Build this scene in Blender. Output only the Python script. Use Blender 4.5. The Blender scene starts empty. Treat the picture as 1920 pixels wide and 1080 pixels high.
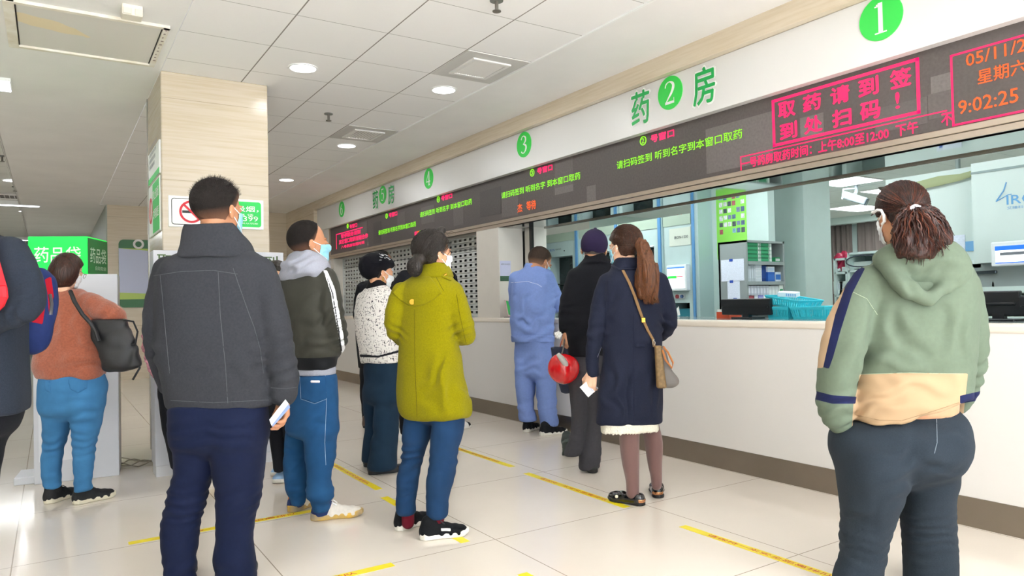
import bpy, bmesh, math, random
import numpy as np
from mathutils import Matrix, Vector
random.seed(7)
S = bpy.context.scene
COL = S.collection
# ------------------------------------------------------------------ camera
H = 1.17; FPX = 1339.377; YAW, PITCH, ROLL = 0.573617135, 0.0203313718, -0.0215053704
CAM = np.array([0, 0, H])
def _axes():
    f = np.array([math.sin(YAW)*math.cos(PITCH), math.cos(YAW)*math.cos(PITCH), math.sin(PITCH)])
    r = np.array([math.cos(YAW), -math.sin(YAW), 0.0]); u = np.cross(r, f)
    return math.cos(ROLL)*r+math.sin(ROLL)*u, -math.sin(ROLL)*r+math.cos(ROLL)*u, f
RT, UP, FW = _axes()
cam = bpy.data.objects.new('camera', bpy.data.cameras.new('camera')); COL.objects.link(cam)
cam.data.sensor_width = 36; cam.data.lens = FPX/1920*36; cam.data.clip_start = .05
M = Matrix.Identity(4)
for i in range(3): M[i][0] = RT[i]; M[i][1] = UP[i]; M[i][2] = -FW[i]; M[i][3] = CAM[i]
cam.matrix_world = M; S.camera = cam
# ------------------------------------------------------------------ light
S.view_settings.view_transform = 'Standard'; S.view_settings.look = 'None'
S.view_settings.gamma = 1; S.view_settings.use_curve_mapping = False
S.view_settings.exposure = 0.58
W = bpy.data.worlds.new('daylight'); S.world = W; W.use_nodes = True
W.node_tree.nodes['Background'].inputs[0].default_value = (.84, .93, 1.0, 1)
W.node_tree.nodes['Background'].inputs[1].default_value = 2.6
S.cycles.max_bounces = 8; S.cycles.diffuse_bounces = 5; S.cycles.glossy_bounces = 4
S.cycles.sample_clamp_indirect = 6; S.cycles.use_denoising = True
FILL_E, LAMP_E, IN_E = 8, 9, 10
def area(name, loc, size, energy, col, parent=None, rot=(0, 0, 0), sy=None, shape=None):
    l = bpy.data.lights.new(name, 'AREA'); l.energy = energy; l.color = col
    l.shape = shape or ('RECTANGLE' if sy else 'SQUARE'); l.size = size
    if sy: l.size_y = sy
    o = bpy.data.objects.new(name, l); COL.objects.link(o); o.location = loc; o.rotation_euler = rot
    return o
# fill lamp added behind the camera for assumed entrance daylight; no glazing is built
area('added_rear_fill', (1.2, -4.4, 1.75), 7.5, FILL_E, (.88, .95, 1), rot=(math.radians(99), 0, 0), sy=2.3)
# unseen low sun, added so light bounced off the rear floor brightens the ceiling
sun = bpy.data.objects.new('sun', bpy.data.lights.new('sun', 'SUN')); COL.objects.link(sun); sun.data.energy = 60; sun.data.angle = .02; sun.data.color = (.79, .885, 1)
sun.rotation_euler = (math.radians(60), 0, math.radians(-8))
# ------------------------------------------------------------------ pixel to place
def ray(x, y): return FW+RT*(x-960)/FPX-UP*(y-540)/FPX
def on_z(x, y, z=0.0): d = ray(x, y); return CAM+d*(z-H)/d[2]
def on_x(x, y, X): d = ray(x, y); return CAM+d*X/d[0]
def on_y(x, y, Y): d = ray(x, y); return CAM+d*Y/d[1]
FH = np.array([math.sin(YAW), math.cos(YAW), 0])
def at(x, y, D): d = ray(x, y); return CAM+d*D/(d@FH)
# ------------------------------------------------------------------ materials
def lin(c):
    if isinstance(c, str): c = [int(c[i:i+2], 16) for i in (0, 2, 4)]
    return tuple((v/255/12.92 if v/255 <= .04045 else ((v/255+.055)/1.055)**2.4) for v in c)+(1,)
MATS = {}
def nodes(m): return m.node_tree.nodes, m.node_tree.links
def mat(name, col, rough=.6, metal=0, var=0, vscale=8, bump=0, bscale=200, emit=0, sheen=0, coat=0, stretch=None, spec=None, alpha=None, col2=None):
    if name in MATS: return MATS[name]
    m = bpy.data.materials.new(name); m.use_nodes = True; MATS[name] = m
    N, L = nodes(m); b = N['Principled BSDF']
    c = lin(col); b.inputs['Base Color'].default_value = c
    b.inputs['Roughness'].default_value = rough; b.inputs['Metallic'].default_value = metal
    if spec is not None: b.inputs['Specular IOR Level'].default_value = spec
    if sheen: b.inputs['Sheen Weight'].default_value = sheen; b.inputs['Sheen Roughness'].default_value = .6
    if coat: b.inputs['Coat Weight'].default_value = coat
    if emit: b.inputs['Emission Color'].default_value = c; b.inputs['Emission Strength'].default_value = emit
    if alpha is not None: b.inputs['Alpha'].default_value = alpha
    if var or bump:
        tc = N.new('ShaderNodeTexCoord'); mp = N.new('ShaderNodeMapping'); L.new(tc.outputs['Object'], mp.inputs[0])
        if stretch: mp.inputs['Scale'].default_value = stretch
    if var or col2:
        n = N.new('ShaderNodeTexNoise'); n.inputs['Scale'].default_value = vscale; n.inputs['Detail'].default_value = 4
        L.new(mp.outputs[0], n.inputs['Vector'])
        r = N.new('ShaderNodeValToRGB'); r.color_ramp.elements[0].position = .3; r.color_ramp.elements[1].position = .7
        r.color_ramp.elements[0].color = tuple(v*(1-var) for v in c[:3])+(1,)
        r.color_ramp.elements[1].color = lin(col2) if col2 else tuple(min(1, v*(1+var)) for v in c[:3])+(1,)
        L.new(n.outputs['Fac'], r.inputs[0]); L.new(r.outputs[0], b.inputs['Base Color'])
    if bump:
        n = N.new('ShaderNodeTexNoise'); n.inputs['Scale'].default_value = bscale; n.inputs['Detail'].default_value = 3
        L.new(mp.outputs[0], n.inputs['Vector'])
        bp = N.new('ShaderNodeBump'); bp.inputs['Strength'].default_value = bump; bp.inputs['Distance'].default_value = .004
        L.new(n.outputs['Fac'], bp.inputs['Height']); L.new(bp.outputs[0], b.inputs['Normal'])
    return m
def grid_mat(name, col, line, px, py, ox, oy, wx, wy, rough, var=.02, vscale=1.5, axes='XY', spec=.5, jrough=None):
    """tiles: joints every px / py metres, thin lines of colour `line`"""
    m = bpy.data.materials.new(name); m.use_nodes = True; N, L = nodes(m); b = N['Principled BSDF']
    g = N.new('ShaderNodeNewGeometry'); s = N.new('ShaderNodeSeparateXYZ'); L.new(g.outputs['Position'], s.inputs[0])
    def mth(op, a, b_, c_=None):
        n = N.new('ShaderNodeMath'); n.operation = op
        for i, v in enumerate((a, b_, c_)):
            if v is None: continue
            if isinstance(v, (int, float)): n.inputs[i].default_value = v
            else: L.new(v, n.inputs[i])
        return n.outputs[0]
    out = []
    for ax, p, o, w in ((axes[0], px, ox, wx), (axes[1], py, oy, wy)):
        if not p: continue
        v = mth('PINGPONG', mth('SUBTRACT', s.outputs[ax], o), p/2)
        out.append(mth('LESS_THAN', v, w/2))
    f = out[0]
    if len(out) > 1: f = mth('MAXIMUM', out[0], out[1])
    nz = N.new('ShaderNodeTexNoise'); nz.inputs['Scale'].default_value = vscale; nz.inputs['Detail'].default_value = 5
    L.new(g.outputs['Position'], nz.inputs['Vector'])
    r = N.new('ShaderNodeValToRGB'); c = lin(col); r.color_ramp.elements[0].position = .3; r.color_ramp.elements[1].position = .7
    r.color_ramp.elements[0].color = tuple(v*(1-var) for v in c[:3])+(1,); r.color_ramp.elements[1].color = tuple(min(1, v*(1+var)) for v in c[:3])+(1,)
    L.new(nz.outputs['Fac'], r.inputs[0])
    mx = N.new('ShaderNodeMix'); mx.data_type = 'RGBA'; L.new(f, mx.inputs[0]); L.new(r.outputs[0], mx.inputs[6]); mx.inputs[7].default_value = lin(line)
    L.new(mx.outputs[2], b.inputs['Base Color']); b.inputs['Roughness'].default_value = rough; b.inputs['Specular IOR Level'].default_value = spec
    MATS[name] = m
    return m
def wood_tile_mat(name, col, col2, oz=0.0, pz=.9, line='a89a82', rough=.22):
    """polished cream wall tile with fine level veins and level joints"""
    m = bpy.data.materials.new(name); m.use_nodes = True; N, L = nodes(m); b = N['Principled BSDF']
    g = N.new('ShaderNodeNewGeometry'); mp = N.new('ShaderNodeMapping'); mp.inputs['Scale'].default_value = (1.2, 1.2, 26)
    L.new(g.outputs['Position'], mp.inputs[0])
    n = N.new('ShaderNodeTexNoise'); n.inputs['Scale'].default_value = 2.2; n.inputs['Detail'].default_value = 6; L.new(mp.outputs[0], n.inputs['Vector'])
    r = N.new('ShaderNodeValToRGB'); r.color_ramp.elements[0].position = .35; r.color_ramp.elements[1].position = .62
    r.color_ramp.elements[0].color = lin(col2); r.color_ramp.elements[1].color = lin(col); L.new(n.outputs['Fac'], r.inputs[0])
    s = N.new('ShaderNodeSeparateXYZ'); L.new(g.outputs['Position'], s.inputs[0])
    a = N.new('ShaderNodeMath'); a.operation = 'SUBTRACT'; L.new(s.outputs['Z'], a.inputs[0]); a.inputs[1].default_value = oz
    p = N.new('ShaderNodeMath'); p.operation = 'PINGPONG'; L.new(a.outputs[0], p.inputs[0]); p.inputs[1].default_value = pz/2
    l = N.new('ShaderNodeMath'); l.operation = 'LESS_THAN'; L.new(p.outputs[0], l.inputs[0]); l.inputs[1].default_value = .002
    mx = N.new('ShaderNodeMix'); mx.data_type = 'RGBA'; L.new(l.outputs[0], mx.inputs[0]); L.new(r.outputs[0], mx.inputs[6]); mx.inputs[7].default_value = lin(line)
    L.new(mx.outputs[2], b.inputs['Base Color']); b.inputs['Roughness'].default_value = rough
    MATS[name] = m; return m
# ------------------------------------------------------------------ objects
WM = {}
def tag(o, label=None, cat=None, group=None, kind=None):
    if label: o['label'] = label
    if cat: o['category'] = cat
    if group: o['group'] = group
    if kind: o['kind'] = kind
    return o
def thing(name, label, cat, loc, rz=0.0, group=None):
    o = bpy.data.objects.new(name, None); COL.objects.link(o); o.empty_display_size = .1
    o.location = [float(v) for v in loc]; o.rotation_euler = (0, 0, rz)
    WM[o] = Matrix.Translation(o.location) @ Matrix.Rotation(rz, 4, 'Z')
    return tag(o, label, cat, group)
def link(me, name, m, parent=None, local=False, smooth=False):
    """link a mesh built in world coordinates (or, with local, in the parent's own)"""
    o = bpy.data.objects.new(name, me); COL.objects.link(o)
    for k in (m if isinstance(m, (list, tuple)) else [m]): me.materials.append(k)
    if parent is not None:
        if not local: me.transform(WM[parent].inverted())
        o.parent = parent; WM[o] = WM[parent]
    else: WM[o] = Matrix.Identity(4)
    if smooth: me.polygons.foreach_set('use_smooth', [True]*len(me.polygons))
    me.update()
    return o
class MB:
    def __init__(s): s.bm = bmesh.new()
    def _new(s, vs, mi=0): pass
    def box(s, x0, x1, y0, y1, z0, z1, bev=0, seg=2, mat4=None):
        r = bmesh.ops.create_cube(s.bm, size=1)['verts']
        bmesh.ops.scale(s.bm, vec=(abs(x1-x0), abs(y1-y0), abs(z1-z0)), verts=r)
        bmesh.ops.translate(s.bm, vec=((x0+x1)/2, (y0+y1)/2, (z0+z1)/2), verts=r)
        if bev:
            es = list({e for v in r for e in v.link_edges})
            q = bmesh.ops.bevel(s.bm, geom=es, offset=bev, segments=seg, affect='EDGES', profile=.5)
            r = list({v for f in q['faces'] for v in f.verts} | {v for v in r if v.is_valid})
            if mat4 is not None:
                seen = set(r); st = list(r)
                while st:
                    for e in st.pop().link_edges:
                        for w in e.verts:
                            if w not in seen: seen.add(w); st.append(w)
                r = list(seen)
        if mat4 is not None: bmesh.ops.transform(s.bm, matrix=mat4, verts=r)
        return s
    def cyl(s, c, r, h, axis='Z', seg=24, r2=None, mat4=None):
        v = bmesh.ops.create_cone(s.bm, cap_ends=True, segments=seg, radius1=r, radius2=r if r2 is None else r2, depth=h)['verts']
        R = {'Z': Matrix.Identity(4), 'X': Matrix.Rotation(math.pi/2, 4, 'Y'), 'Y': Matrix.Rotation(-math.pi/2, 4, 'X')}[axis]
        T = Matrix.Translation([float(k) for k in c]) @ R
        bmesh.ops.transform(s.bm, matrix=(mat4 @ T if mat4 is not None else T), verts=v)
        return s
    def ring(s, c, r0, r1, h, axis='Z', seg=32):
        f = []
        R = {'Z': Matrix.Identity(3), 'X': Matrix.Rotation(math.pi/2, 3, 'Y'), 'Y': Matrix.Rotation(-math.pi/2, 3, 'X')}[axis]
        rows = []
        for rr, zz in ((r0, 0), (r1, 0), (r1, h), (r0, h)):
            rows.append([s.bm.verts.new(Vector(c)+R @ Vector((rr*math.cos(2*math.pi*k/seg), rr*math.sin(2*math.pi*k/seg), zz))) for k in range(seg)])
        for a in range(4):
            for k in range(seg):
                s.bm.faces.new((rows[a][k], rows[a][(k+1) % seg], rows[(a+1) % 4][(k+1) % seg], rows[(a+1) % 4][k]))
        return s
    def tube(s, pts, r, seg=8, closed=False):
        pts = [Vector([float(k) for k in p]) for p in pts]; n = len(pts); rows = []
        rs = r if isinstance(r, (list, tuple)) else [r]*n
        nrm = None
        for i, p in enumerate(pts):
            t = (pts[(i+1) % n]-pts[i-1]) if closed else (pts[min(i+1, n-1)]-pts[max(i-1, 0)])
            t.normalize()
            if nrm is None: nrm = t.orthogonal().normalized()
            else:
                nrm = nrm-t*nrm.dot(t)
                nrm = nrm.normalized() if nrm.length > 1e-6 else t.orthogonal().normalized()
            bn = t.cross(nrm)
            rows.append([s.bm.verts.new(p+(nrm*math.cos(2*math.pi*k/seg)+bn*math.sin(2*math.pi*k/seg))*rs[i]) for k in range(seg)])
        for i in range(n if closed else n-1):
            a, b = rows[i], rows[(i+1) % n]
            for k in range(seg): s.bm.faces.new((a[k], a[(k+1) % seg], b[(k+1) % seg], b[k]))
        if not closed:
            s.bm.faces.new(rows[0][::-1]); s.bm.faces.new(rows[-1])
        return s
    def prism(s, pts, vec):
        """polygon (world points) pushed along vec"""
        vec = Vector([float(k) for k in vec])
        a = [s.bm.verts.new([float(k) for k in p]) for p in pts]; b = [s.bm.verts.new(v.co+vec) for v in a]; n = len(a)
        s.bm.faces.new(a[::-1]); s.bm.faces.new(b)
        for i in range(n): s.bm.faces.new((a[i], a[(i+1) % n], b[(i+1) % n], b[i]))
        return s
    def quad(s, *p): s.bm.faces.new([s.bm.verts.new([float(k) for k in q]) for q in p]); return s
    def build(s, name, m, parent=None, smooth=False, local=False):
        bmesh.ops.recalc_face_normals(s.bm, faces=s.bm.faces)
        me = bpy.data.meshes.new(name); s.bm.to_mesh(me); s.bm.free()
        o = link(me, name, m, parent, local)
        if smooth:
            me.polygons.foreach_set('use_smooth', [True]*len(me.polygons)); me.set_sharp_from_angle(angle=math.radians(40))
        return o
def copy_tree(o, loc, label=None, group=None, rz=None):
    c = o.copy(); COL.objects.link(c); c.location = [float(v) for v in loc]
    if rz is not None: c.rotation_euler = (0, 0, rz)
    if label: c['label'] = label
    if group: c['group'] = group
    for ch in o.children:
        d = ch.copy(); COL.objects.link(d); d.parent = c
        for g in ch.children:
            e = g.copy(); COL.objects.link(e); e.parent = d
    return c
_FONT = {}
def text_mesh(body, bold=0.0, shear=0.0):
    key = (body, bold)
    if key not in _FONT:
        cu = bpy.data.curves.new('lettering', 'FONT'); cu.body = body; cu.offset = bold; cu.resolution_u = 2; cu.fill_mode = 'BOTH'
        o = bpy.data.objects.new('lettering', cu); COL.objects.link(o)
        me = bpy.data.meshes.new_from_object(o.evaluated_get(bpy.context.evaluated_depsgraph_get()))
        v = np.array([q.co[:] for q in me.vertices]); f = [tuple(p.vertices) for p in me.polygons]
        bpy.data.objects.remove(o); bpy.data.curves.remove(cu); bpy.data.meshes.remove(me); _FONT[key] = (v, f)
    return _FONT[key]
def text(items, name, m, parent, lift=.0015):
    """items: (body, origin, u, v, width, height, bold): each body is fitted into its box; all in one lettering mesh"""
    if parent is not None and len(items) > 1:
        for it in items: o = text([it], name, m, parent, lift)
        return o
    V, F = [], []
    for body, o, u, v, w, h, bold in items:
        a, f = text_mesh(body); a = a.copy(); lo, hi = a.min(0), a.max(0); u = np.array(u, float); v = np.array(v, float)
        n = np.cross(u, v); a = (a-lo)/np.maximum(hi-lo, 1e-6)
        P = np.array(o, float)+np.outer(a[:, 0]*w, u)+np.outer(a[:, 1]*h, v)+n*lift
        for j, (dx, dy) in enumerate([(0, 0)]+([(1, 0), (-1, 0), (0, 1), (0, -1)] if bold else [])):
            k = sum(len(q) for q in V); V.append(P+(u*dx+v*dy)*bold*h*.8+n*j*1e-5); F += [tuple(i+k for i in q) for q in f]
    me = bpy.data.meshes.new(name); me.from_pydata(np.concatenate(V).tolist(), [], F)
    return link(me, name, m, parent)
def disc(name, c, r, n_axis, m, parent, h=.004, seg=40):
    return MB().cyl(c, r, h, n_axis, seg).build(name, m, parent)
NX, NY, PZ, PX, PY = (-1, 0, 0), (0, -1, 0), (0, 0, 1), (1, 0, 0), (0, 1, 0)

# ================================================================== the room
CEIL = 2.97
fl = grid_mat('floor_tile', 'e3d9cd', 'a09383', 1.0, 1.0, .84, .05, .005, .005, .11, var=.035, vscale=1.3)
def struct(name, mb, m, **k): return tag(mb.build(name, m, **k), kind='structure')
struct('floor', MB().box(-9, 16, -7, 27, -.1, 0), fl)
gm = grid_mat('ceiling_tile', 'f6f4f2', '8d8880', .605, .605, 1.89, 4.37, .009, .0045, .8, var=.012)
struct('ceiling', MB().box(.71, 3.05, -7, 13.8, CEIL, CEIL+.05), gm)
plaster = mat('white_plaster', 'f2f0ed', .75, var=.03, vscale=2)
struct('ceiling_plaster', MB().box(-.42, .703, -7, 26.5, CEIL-.006, CEIL+.06).box(.703, .81, 13.8, 26.5, CEIL-.006, CEIL+.06), plaster)
struct('ceiling_cove', MB().box(3.055, 3.8, -7, 13.8, CEIL, CEIL+.05), plaster)
struct('trim_ceiling', MB().box(3.04, 3.056, -7, 13.8, CEIL-.012, CEIL), mat('white_metal', 'f4f4f2', .3))
gm2 = grid_mat('hall_ceiling_tile', 'e6e6e1', '97958f', .605, .605, -1.05, 4.37, .009, .006, .8, var=.012)
struct('ceiling_hall', MB().box(-9, -.42, -7, 26.5, CEIL+.06, CEIL+.1), gm2)
struct('trim_hall_ceiling', MB().box(-.43, -.415, -7, 26.5, CEIL-.006, CEIL+.08), plaster)
cream = wood_tile_mat('cream_wall_tile', 'd8cab4', 'd0c0a6', oz=2.15, pz=.62)
struct('wall_far', MB().box(.81, 4.6, 13.8, 14.0, 0, CEIL), cream)
struct('wall_far_side', MB().box(.79, .81, 13.8, 26.5, 0, CEIL), mat('grey_green_wall', 'a3a99f', .5, var=.04))
struct('wall_hall_end', MB().box(-9, .79, 26.5, 26.7, 0, CEIL+.1), mat('mint_wall', 'a4beb4', .35, var=.05, vscale=1))
struct('wall_left', MB().box(-9.2, -9, -7, 26.7, 0, CEIL+.1), mat('pale_wall', 'd6dad2', .6))
# cream bulkhead above the counter and the wall past its end
struct('wall_bulkhead', MB().box(3.8, 3.98, -7, 12.1, 2.825, CEIL+.05), cream)
struct('wall_counter_end', MB().box(3.8, 4.6, 12.1, 13.8, 0, CEIL+.05), cream)
# column
struct('wall_column', MB().box(.705, 1.487, 5.89, 6.755, 0, CEIL, .006, 1), wood_tile_mat('column_tile', 'cbbda8', 'c3b399', oz=2.15, pz=.62))
struct('trim_column', MB().box(.697, .713, 6.735, 6.765, 0, CEIL), mat('steel_edge', 'a8a49c', .3, 1))
# jambs of an assumed entrance behind the camera, left open for daylight
struct('wall_assumed_entrance', MB().box(-9, -4.5, -7.1, -7, 0, CEIL).box(5.5, 16, -7.1, -7, 0, CEIL+.1), plaster)
# ================================================================== counter, fascia and LED board
white = mat('white_board', 'dfddda', .35, var=.015, vscale=1)
steel = mat('brushed_steel', '9a9085', .38, 1, var=.06, vscale=3, stretch=(40, 1, 1))
XC = 3.86
t = thing('service_counter', 'long white pharmacy counter with brushed steel kick plate and stone ledge', 'counter', (XC, 6, 0))
MB().box(XC, 3.98, -1.98, 11.49, .148, .975).build('front_panel', mat('counter_white', 'e4e0dc', .32, var=.03, vscale=.8), t)
MB().box(XC-.008, 3.99, -1.98, 11.49, .968, 1.016, .014, 3).build('counter_lip', mat('counter_lip', 'e9dfd2', .3, var=.03, vscale=2), t)
MB().box(3.99, 4.95, -1.98, 11.49, .955, 1.006).build('stone_ledge', mat('grey_stone', '7d8484', .12, var=.2, vscale=14), t)
MB().box(XC-.006, 3.97, -1.98, 11.49, 0, .148).build('kick_plate', steel, t)
panel = struct('wall_fascia', MB().box(3.86, 3.98, -2, 12.1, 2.465, 2.825), white)
struct('trim_fascia_shade', MB().box(3.855, 3.862, -2, 12.1, 2.8225, 2.8265), mat('fascia_painted_shade', 'a99f90', .6))  # narrow darker strip coloured as the shade under the bulkhead
struct('wall_above_window', MB().box(3.985, 4.40, -2, 12.1, 1.99, CEIL+.05), plaster)
mirror = mat('polished_steel_soffit', 'b9bdb8', .045, 1)
struct('trim_window_soffit', MB().box(3.93, 4.40, -2, 6.15, 1.955, 1.99), mirror)
struct('trim_window_edge', MB().box(4.392, 4.41, -2, 6.15, 1.943, 1.955), mat('steel_lip', 'b3ada6', .25, 1))
struct('trim_shutter_soffit', MB().box(3.93, 4.40, 6.15, 12.1, 1.955, 1.99), mat('soffit_grey', 'c4bfb8', .5))
# number signs
green = mat('sign_green', '2fd04a', .45); green_d = mat('lettering_green', '12a84e', .45); wpaint = mat('sign_white', 'fbfbf8', .5)
def serif_digit(d, c, h, parent):
    """bold roman numeral drawn with a broad nib, standing on an x-plane and read along -y"""
    S_ = {'2': [[(.1, 1.2, .1), (.2, 1.45, .1), (.5, 1.56, .08), (.8, 1.4, .2), (.86, 1.15, .24), (.7, .8, .2), (.35, .4, .12), (.1, .1, .08)]],
          '3': [[(.12, 1.28, .14), (.3, 1.52, .1), (.55, 1.56, .1), (.82, 1.38, .2), (.8, 1.08, .2), (.5, .86, .08)], [(.42, .85, .08), (.82, .68, .2), (.88, .4, .24), (.65, .1, .12), (.35, .03, .1), (.1, .2, .15)]],
          '5': [[(.2, 1.5, .08), (.17, 1.2, .08), (.15, .88, .08)], [(.15, .9, .08), (.45, 1.0, .1), (.8, .85, .2), (.88, .5, .24), (.7, .15, .14), (.4, .03, .1), (.1, .2, .15)]],
          '6': [[(.85, 1.52, .07), (.5, 1.35, .14), (.2, .95, .22), (.12, .5, .24), (.25, .12, .16), (.5, .03, .1), (.78, .2, .18), (.86, .5, .22), (.72, .85, .14), (.45, .92, .08), (.2, .7, .08)]],
          '4': [[(.62, 1.58, .09), (.33, 1.05, .09), (.06, .5, .09)]], '1': []}[d]
    Bx = {'1': [(.4, .64, .07, 1.6), (.2, .84, 0, .07), (.22, .42, 1.4, 1.47), (.3, .42, 1.44, 1.55)], '2': [(.06, .92, .02, .2), (.86, .92, .1, .4)], '3': [], '4': [(.02, 1.0, .38, .5), (.58, .8, .05, 1.6), (.44, .94, 0, .07)], '5': [(.16, .88, 1.42, 1.58)], '6': []}[d]
    m = MB(); P = lambda x, z: (c[0], c[1]-(x-.52)*h/1.6, c[2]+(z-.8)*h/1.6)
    for x0, x1, z0, z1 in Bx: m.quad(P(x0, z0), P(x1, z0), P(x1, z1), P(x0, z1))
    for pts in S_:
        a = np.array(pts); n = len(a); q = []
        for i in range(n-1):
            p0, p1, p2, p3 = a[max(i-1, 0)], a[i], a[i+1], a[min(i+2, n-1)]
            for t_ in np.linspace(0, 1, 7)[:-1]: q.append(.5*((2*p1)+(-p0+p2)*t_+(2*p0-5*p1+4*p2-p3)*t_*t_+(-p0+3*p1-3*p2+p3)*t_**3))
        q.append(a[-1]); q = np.array(q); tg = np.gradient(q[:, :2], axis=0); tg /= np.linalg.norm(tg, axis=1)[:, None]; nn = np.stack([-tg[:, 1], tg[:, 0]], 1)
        A = q[:, :2]+nn*q[:, 2:]/2; B = q[:, :2]-nn*q[:, 2:]/2
        for i in range(len(q)-1): m.quad(P(*A[i]), P(*A[i+1]), P(*B[i+1]), P(*B[i]))
    return m.build('numeral', wpaint, parent)
def LX(px, py, X): p = on_x(px, py, X); return float(p[1]), float(p[2])
ZN = 2.695
for num, px, py, lab in (('1', 1652, 33, 'nearest the clock'), ('2', 1257, 174, 'between the two large characters near the middle'), ('3', 983, 272, 'alone over the waiting message'),
                         ('4', 804, 336, 'between the 5 and the 3'), ('5', 718, 367, 'between the two far characters'), ('6', 641, 391, 'at the far end of the fascia')):
    y, z = LX(px, py, 3.86)
    t = thing('window_number', 'round green sign with white number %s, %s' % (num, lab), 'sign', (3.86, y, ZN), group='green window numbers on the fascia')
    disc('disc', (3.857, y, ZN), .123, 'X', green, t, .006)
    serif_digit(num, (3.853, y, ZN), .17, t)
for ch, px, py, lab in (('药', 1202, 202, 'large green character left of the number 2 on the fascia'), ('房', 1321, 160, 'large green character right of the number 2 on the fascia'),
                        ('药', 705, 376, 'far green character left of the number 5 on the fascia'), ('房', 734, 363, 'far green character right of the number 5 on the fascia')):
    y, z = LX(px, py, 3.86); w, h = .195, .255
    t = thing('pharmacy_character', lab, 'sign', (3.86, y, z), group='green pharmacy characters on the fascia')
    z = 2.66
    text([(ch, (3.857, y+w/2+.008, z-h/2-.008), NY, PZ, w+.016, h+.016, .045)], 'white_outline', wpaint, t)
    text([(ch, (3.853, y+w/2, z-h/2), NY, PZ, w, h, .02)], 'lettering', green_d, t)
# LED board
XL = 3.92
led = thing('led_display', 'long dark dot matrix LED display board above the counter windows', 'display', (XL, 6, 2.25))
lm = grid_mat('led_screen', '4e4846', '5d5754', .0, .03, 0, .0, .01, .0045, .55, var=.08, vscale=7, axes='YZ') if False else mat('led_screen', '564f4d', .55, var=.12, vscale=60)
MB().box(XL, 3.985, -2, 11.6, 2.022, 2.47).build('screen', lm, led)
fr = mat('led_frame_steel', 'c2b3a3', .35, .8)
fm = MB().box(XL-.014, 3.985, -2, 11.62, 1.99, 2.023, .003, 1).box(XL-.004, 3.985, -2, 11.62, 1.955, 1.987)
fm.box(XL-.012, 3.985, 11.6, 11.66, 1.955, 2.47).build('frame', fr, led)
struct('wall_led_surround', MB().box(XL-.02, 3.985, 11.66, 12.1, 0, 2.47), white)
lp = [mat('led_module_pale', '6f6866', .5, var=.12, vscale=60), mat('led_module_mid', '605957', .5, var=.12, vscale=60), mat('led_module_dark', '4a4443', .5, var=.12, vscale=60)]
mods = [((1323, 243), (1450, 300), 0), ((1040, 345), (1075, 358), 0), ((1100, 350), (1118, 382), 0), ((1040, 302), (1075, 345), 1), ((940, 362), (972, 402), 1), ((1500, 222), (1545, 250), 0), ((1745, 145), (1785, 180), 0),
        ((1740, 178), (1785, 215), 1), ((652, 430), (668, 470), 2), ((700, 418), (715, 455), 2), ((745, 400), (760, 425), 1), ((668, 420), (690, 470), 1), ((790, 390), (815, 415), 1), ((850, 380), (870, 420), 1), ((900, 360), (940, 400), 2), ((1640, 205), (1740, 230), 1)]
for im, (a, b, k) in enumerate(mods):
    y0, z0 = LX(*a, XL); y1, z1 = LX(*b, XL); zc = lambda z: min(2.465, max(2.026, z))
    MB().box(XL-.0008-.00012*im, XL+.004, min(y0, y1), max(y0, y1), zc(min(z0, z1)), zc(max(z0, z1))).build('module', lp[k], led)
LR = mat('led_red', 'ff0a5a', .5, emit=1.5); LG = mat('led_green', '8dff00', .5, emit=1.25); LO = mat('led_orange', 'ff5a10', .5, emit=1.5)
for m_, e_ in ((LR, 1.15), (LG, 1.0), (LO, 1.1)):
    m_.node_tree.nodes['Principled BSDF'].inputs['Base Color'].default_value = (.01, .01, .01, 1); m_.node_tree.nodes['Principled BSDF'].inputs['Emission Strength'].default_value = e_
def ledtext(items, name, m):
    """items: (body, left px, left py bottom, right px, height m, bold)"""
    out = []
    for body, px, py, px2, h, bold in items:
        y0, z = LX(px, py, XL); y1, _ = LX(px2, py, XL); out.append((body, (XL-.002, y0, z), NY, PZ, y0-y1, h, bold))
    return text(out, name, m, led, .0015)
def ledframe(px0, pyb, px1, z0, z1, w, name='frame_line', sides='LRTB'):
    y0 = LX(px0, pyb, XL)[0]; y1 = LX(px1, pyb, XL)[0]; m = MB(); x0, x1 = XL-.003, XL+.002
    if 'L' in sides: m.box(x0, x1, y0-w, y0, z0, z1)
    if 'R' in sides: m.box(x0, x1, y1, y1+w, z0, z1)
    if 'T' in sides: m.box(x0, x1, y1, y0, z1-w, z1)
    if 'B' in sides: m.box(x0, x1, y1, y0, z0, z0+w)
    m.build(name, LR, led)
ledframe(1450, 283, 1729, 2.135, 2.438, .018)
def spaced(chs, pxs, pw, z, h):
    out = []
    for c, px in zip(chs, pxs):
        y0 = LX(px, 200, XL)[0]; y1 = LX(px+pw*(1+(px-1460)/900), 200, XL)[0]; out.append((c, (XL-.002, y0, z), NY, PZ, y0-y1, h, .05))
    return out
text(spaced('取药请到签', (1460, 1507, 1559, 1612, 1672), 31, 2.305, .098), 'lettering', LR, led)
text(spaced('到处扫码', (1462, 1508, 1561, 1614), 31, 2.168, .098), 'lettering', LR, led)
y0 = LX(1680, 200, XL)[0]; text([('!', (XL-.002, y0, 2.19), NY, PZ, .022, .09, .02)], 'lettering', LR, led)
ledframe(1389, 318, 1780, 2.028, 2.122, .007, sides='LT')
text([('一号药房取药时间：上午8:00至12:00  下午', (XL-.002, LX(1392, 317, XL)[0], 2.036), NY, PZ, LX(1392, 317, XL)[0]-LX(1722, 240, XL)[0], .066, .03)], 'lettering', LR, led)
text([('不', (XL-.002, LX(1766, 230, XL)[0], 2.04), NY, PZ, .055, .066, .03)], 'lettering', LR, led)
ledframe(1786, 235, 1990, 2.03, 2.40, .010)
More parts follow.
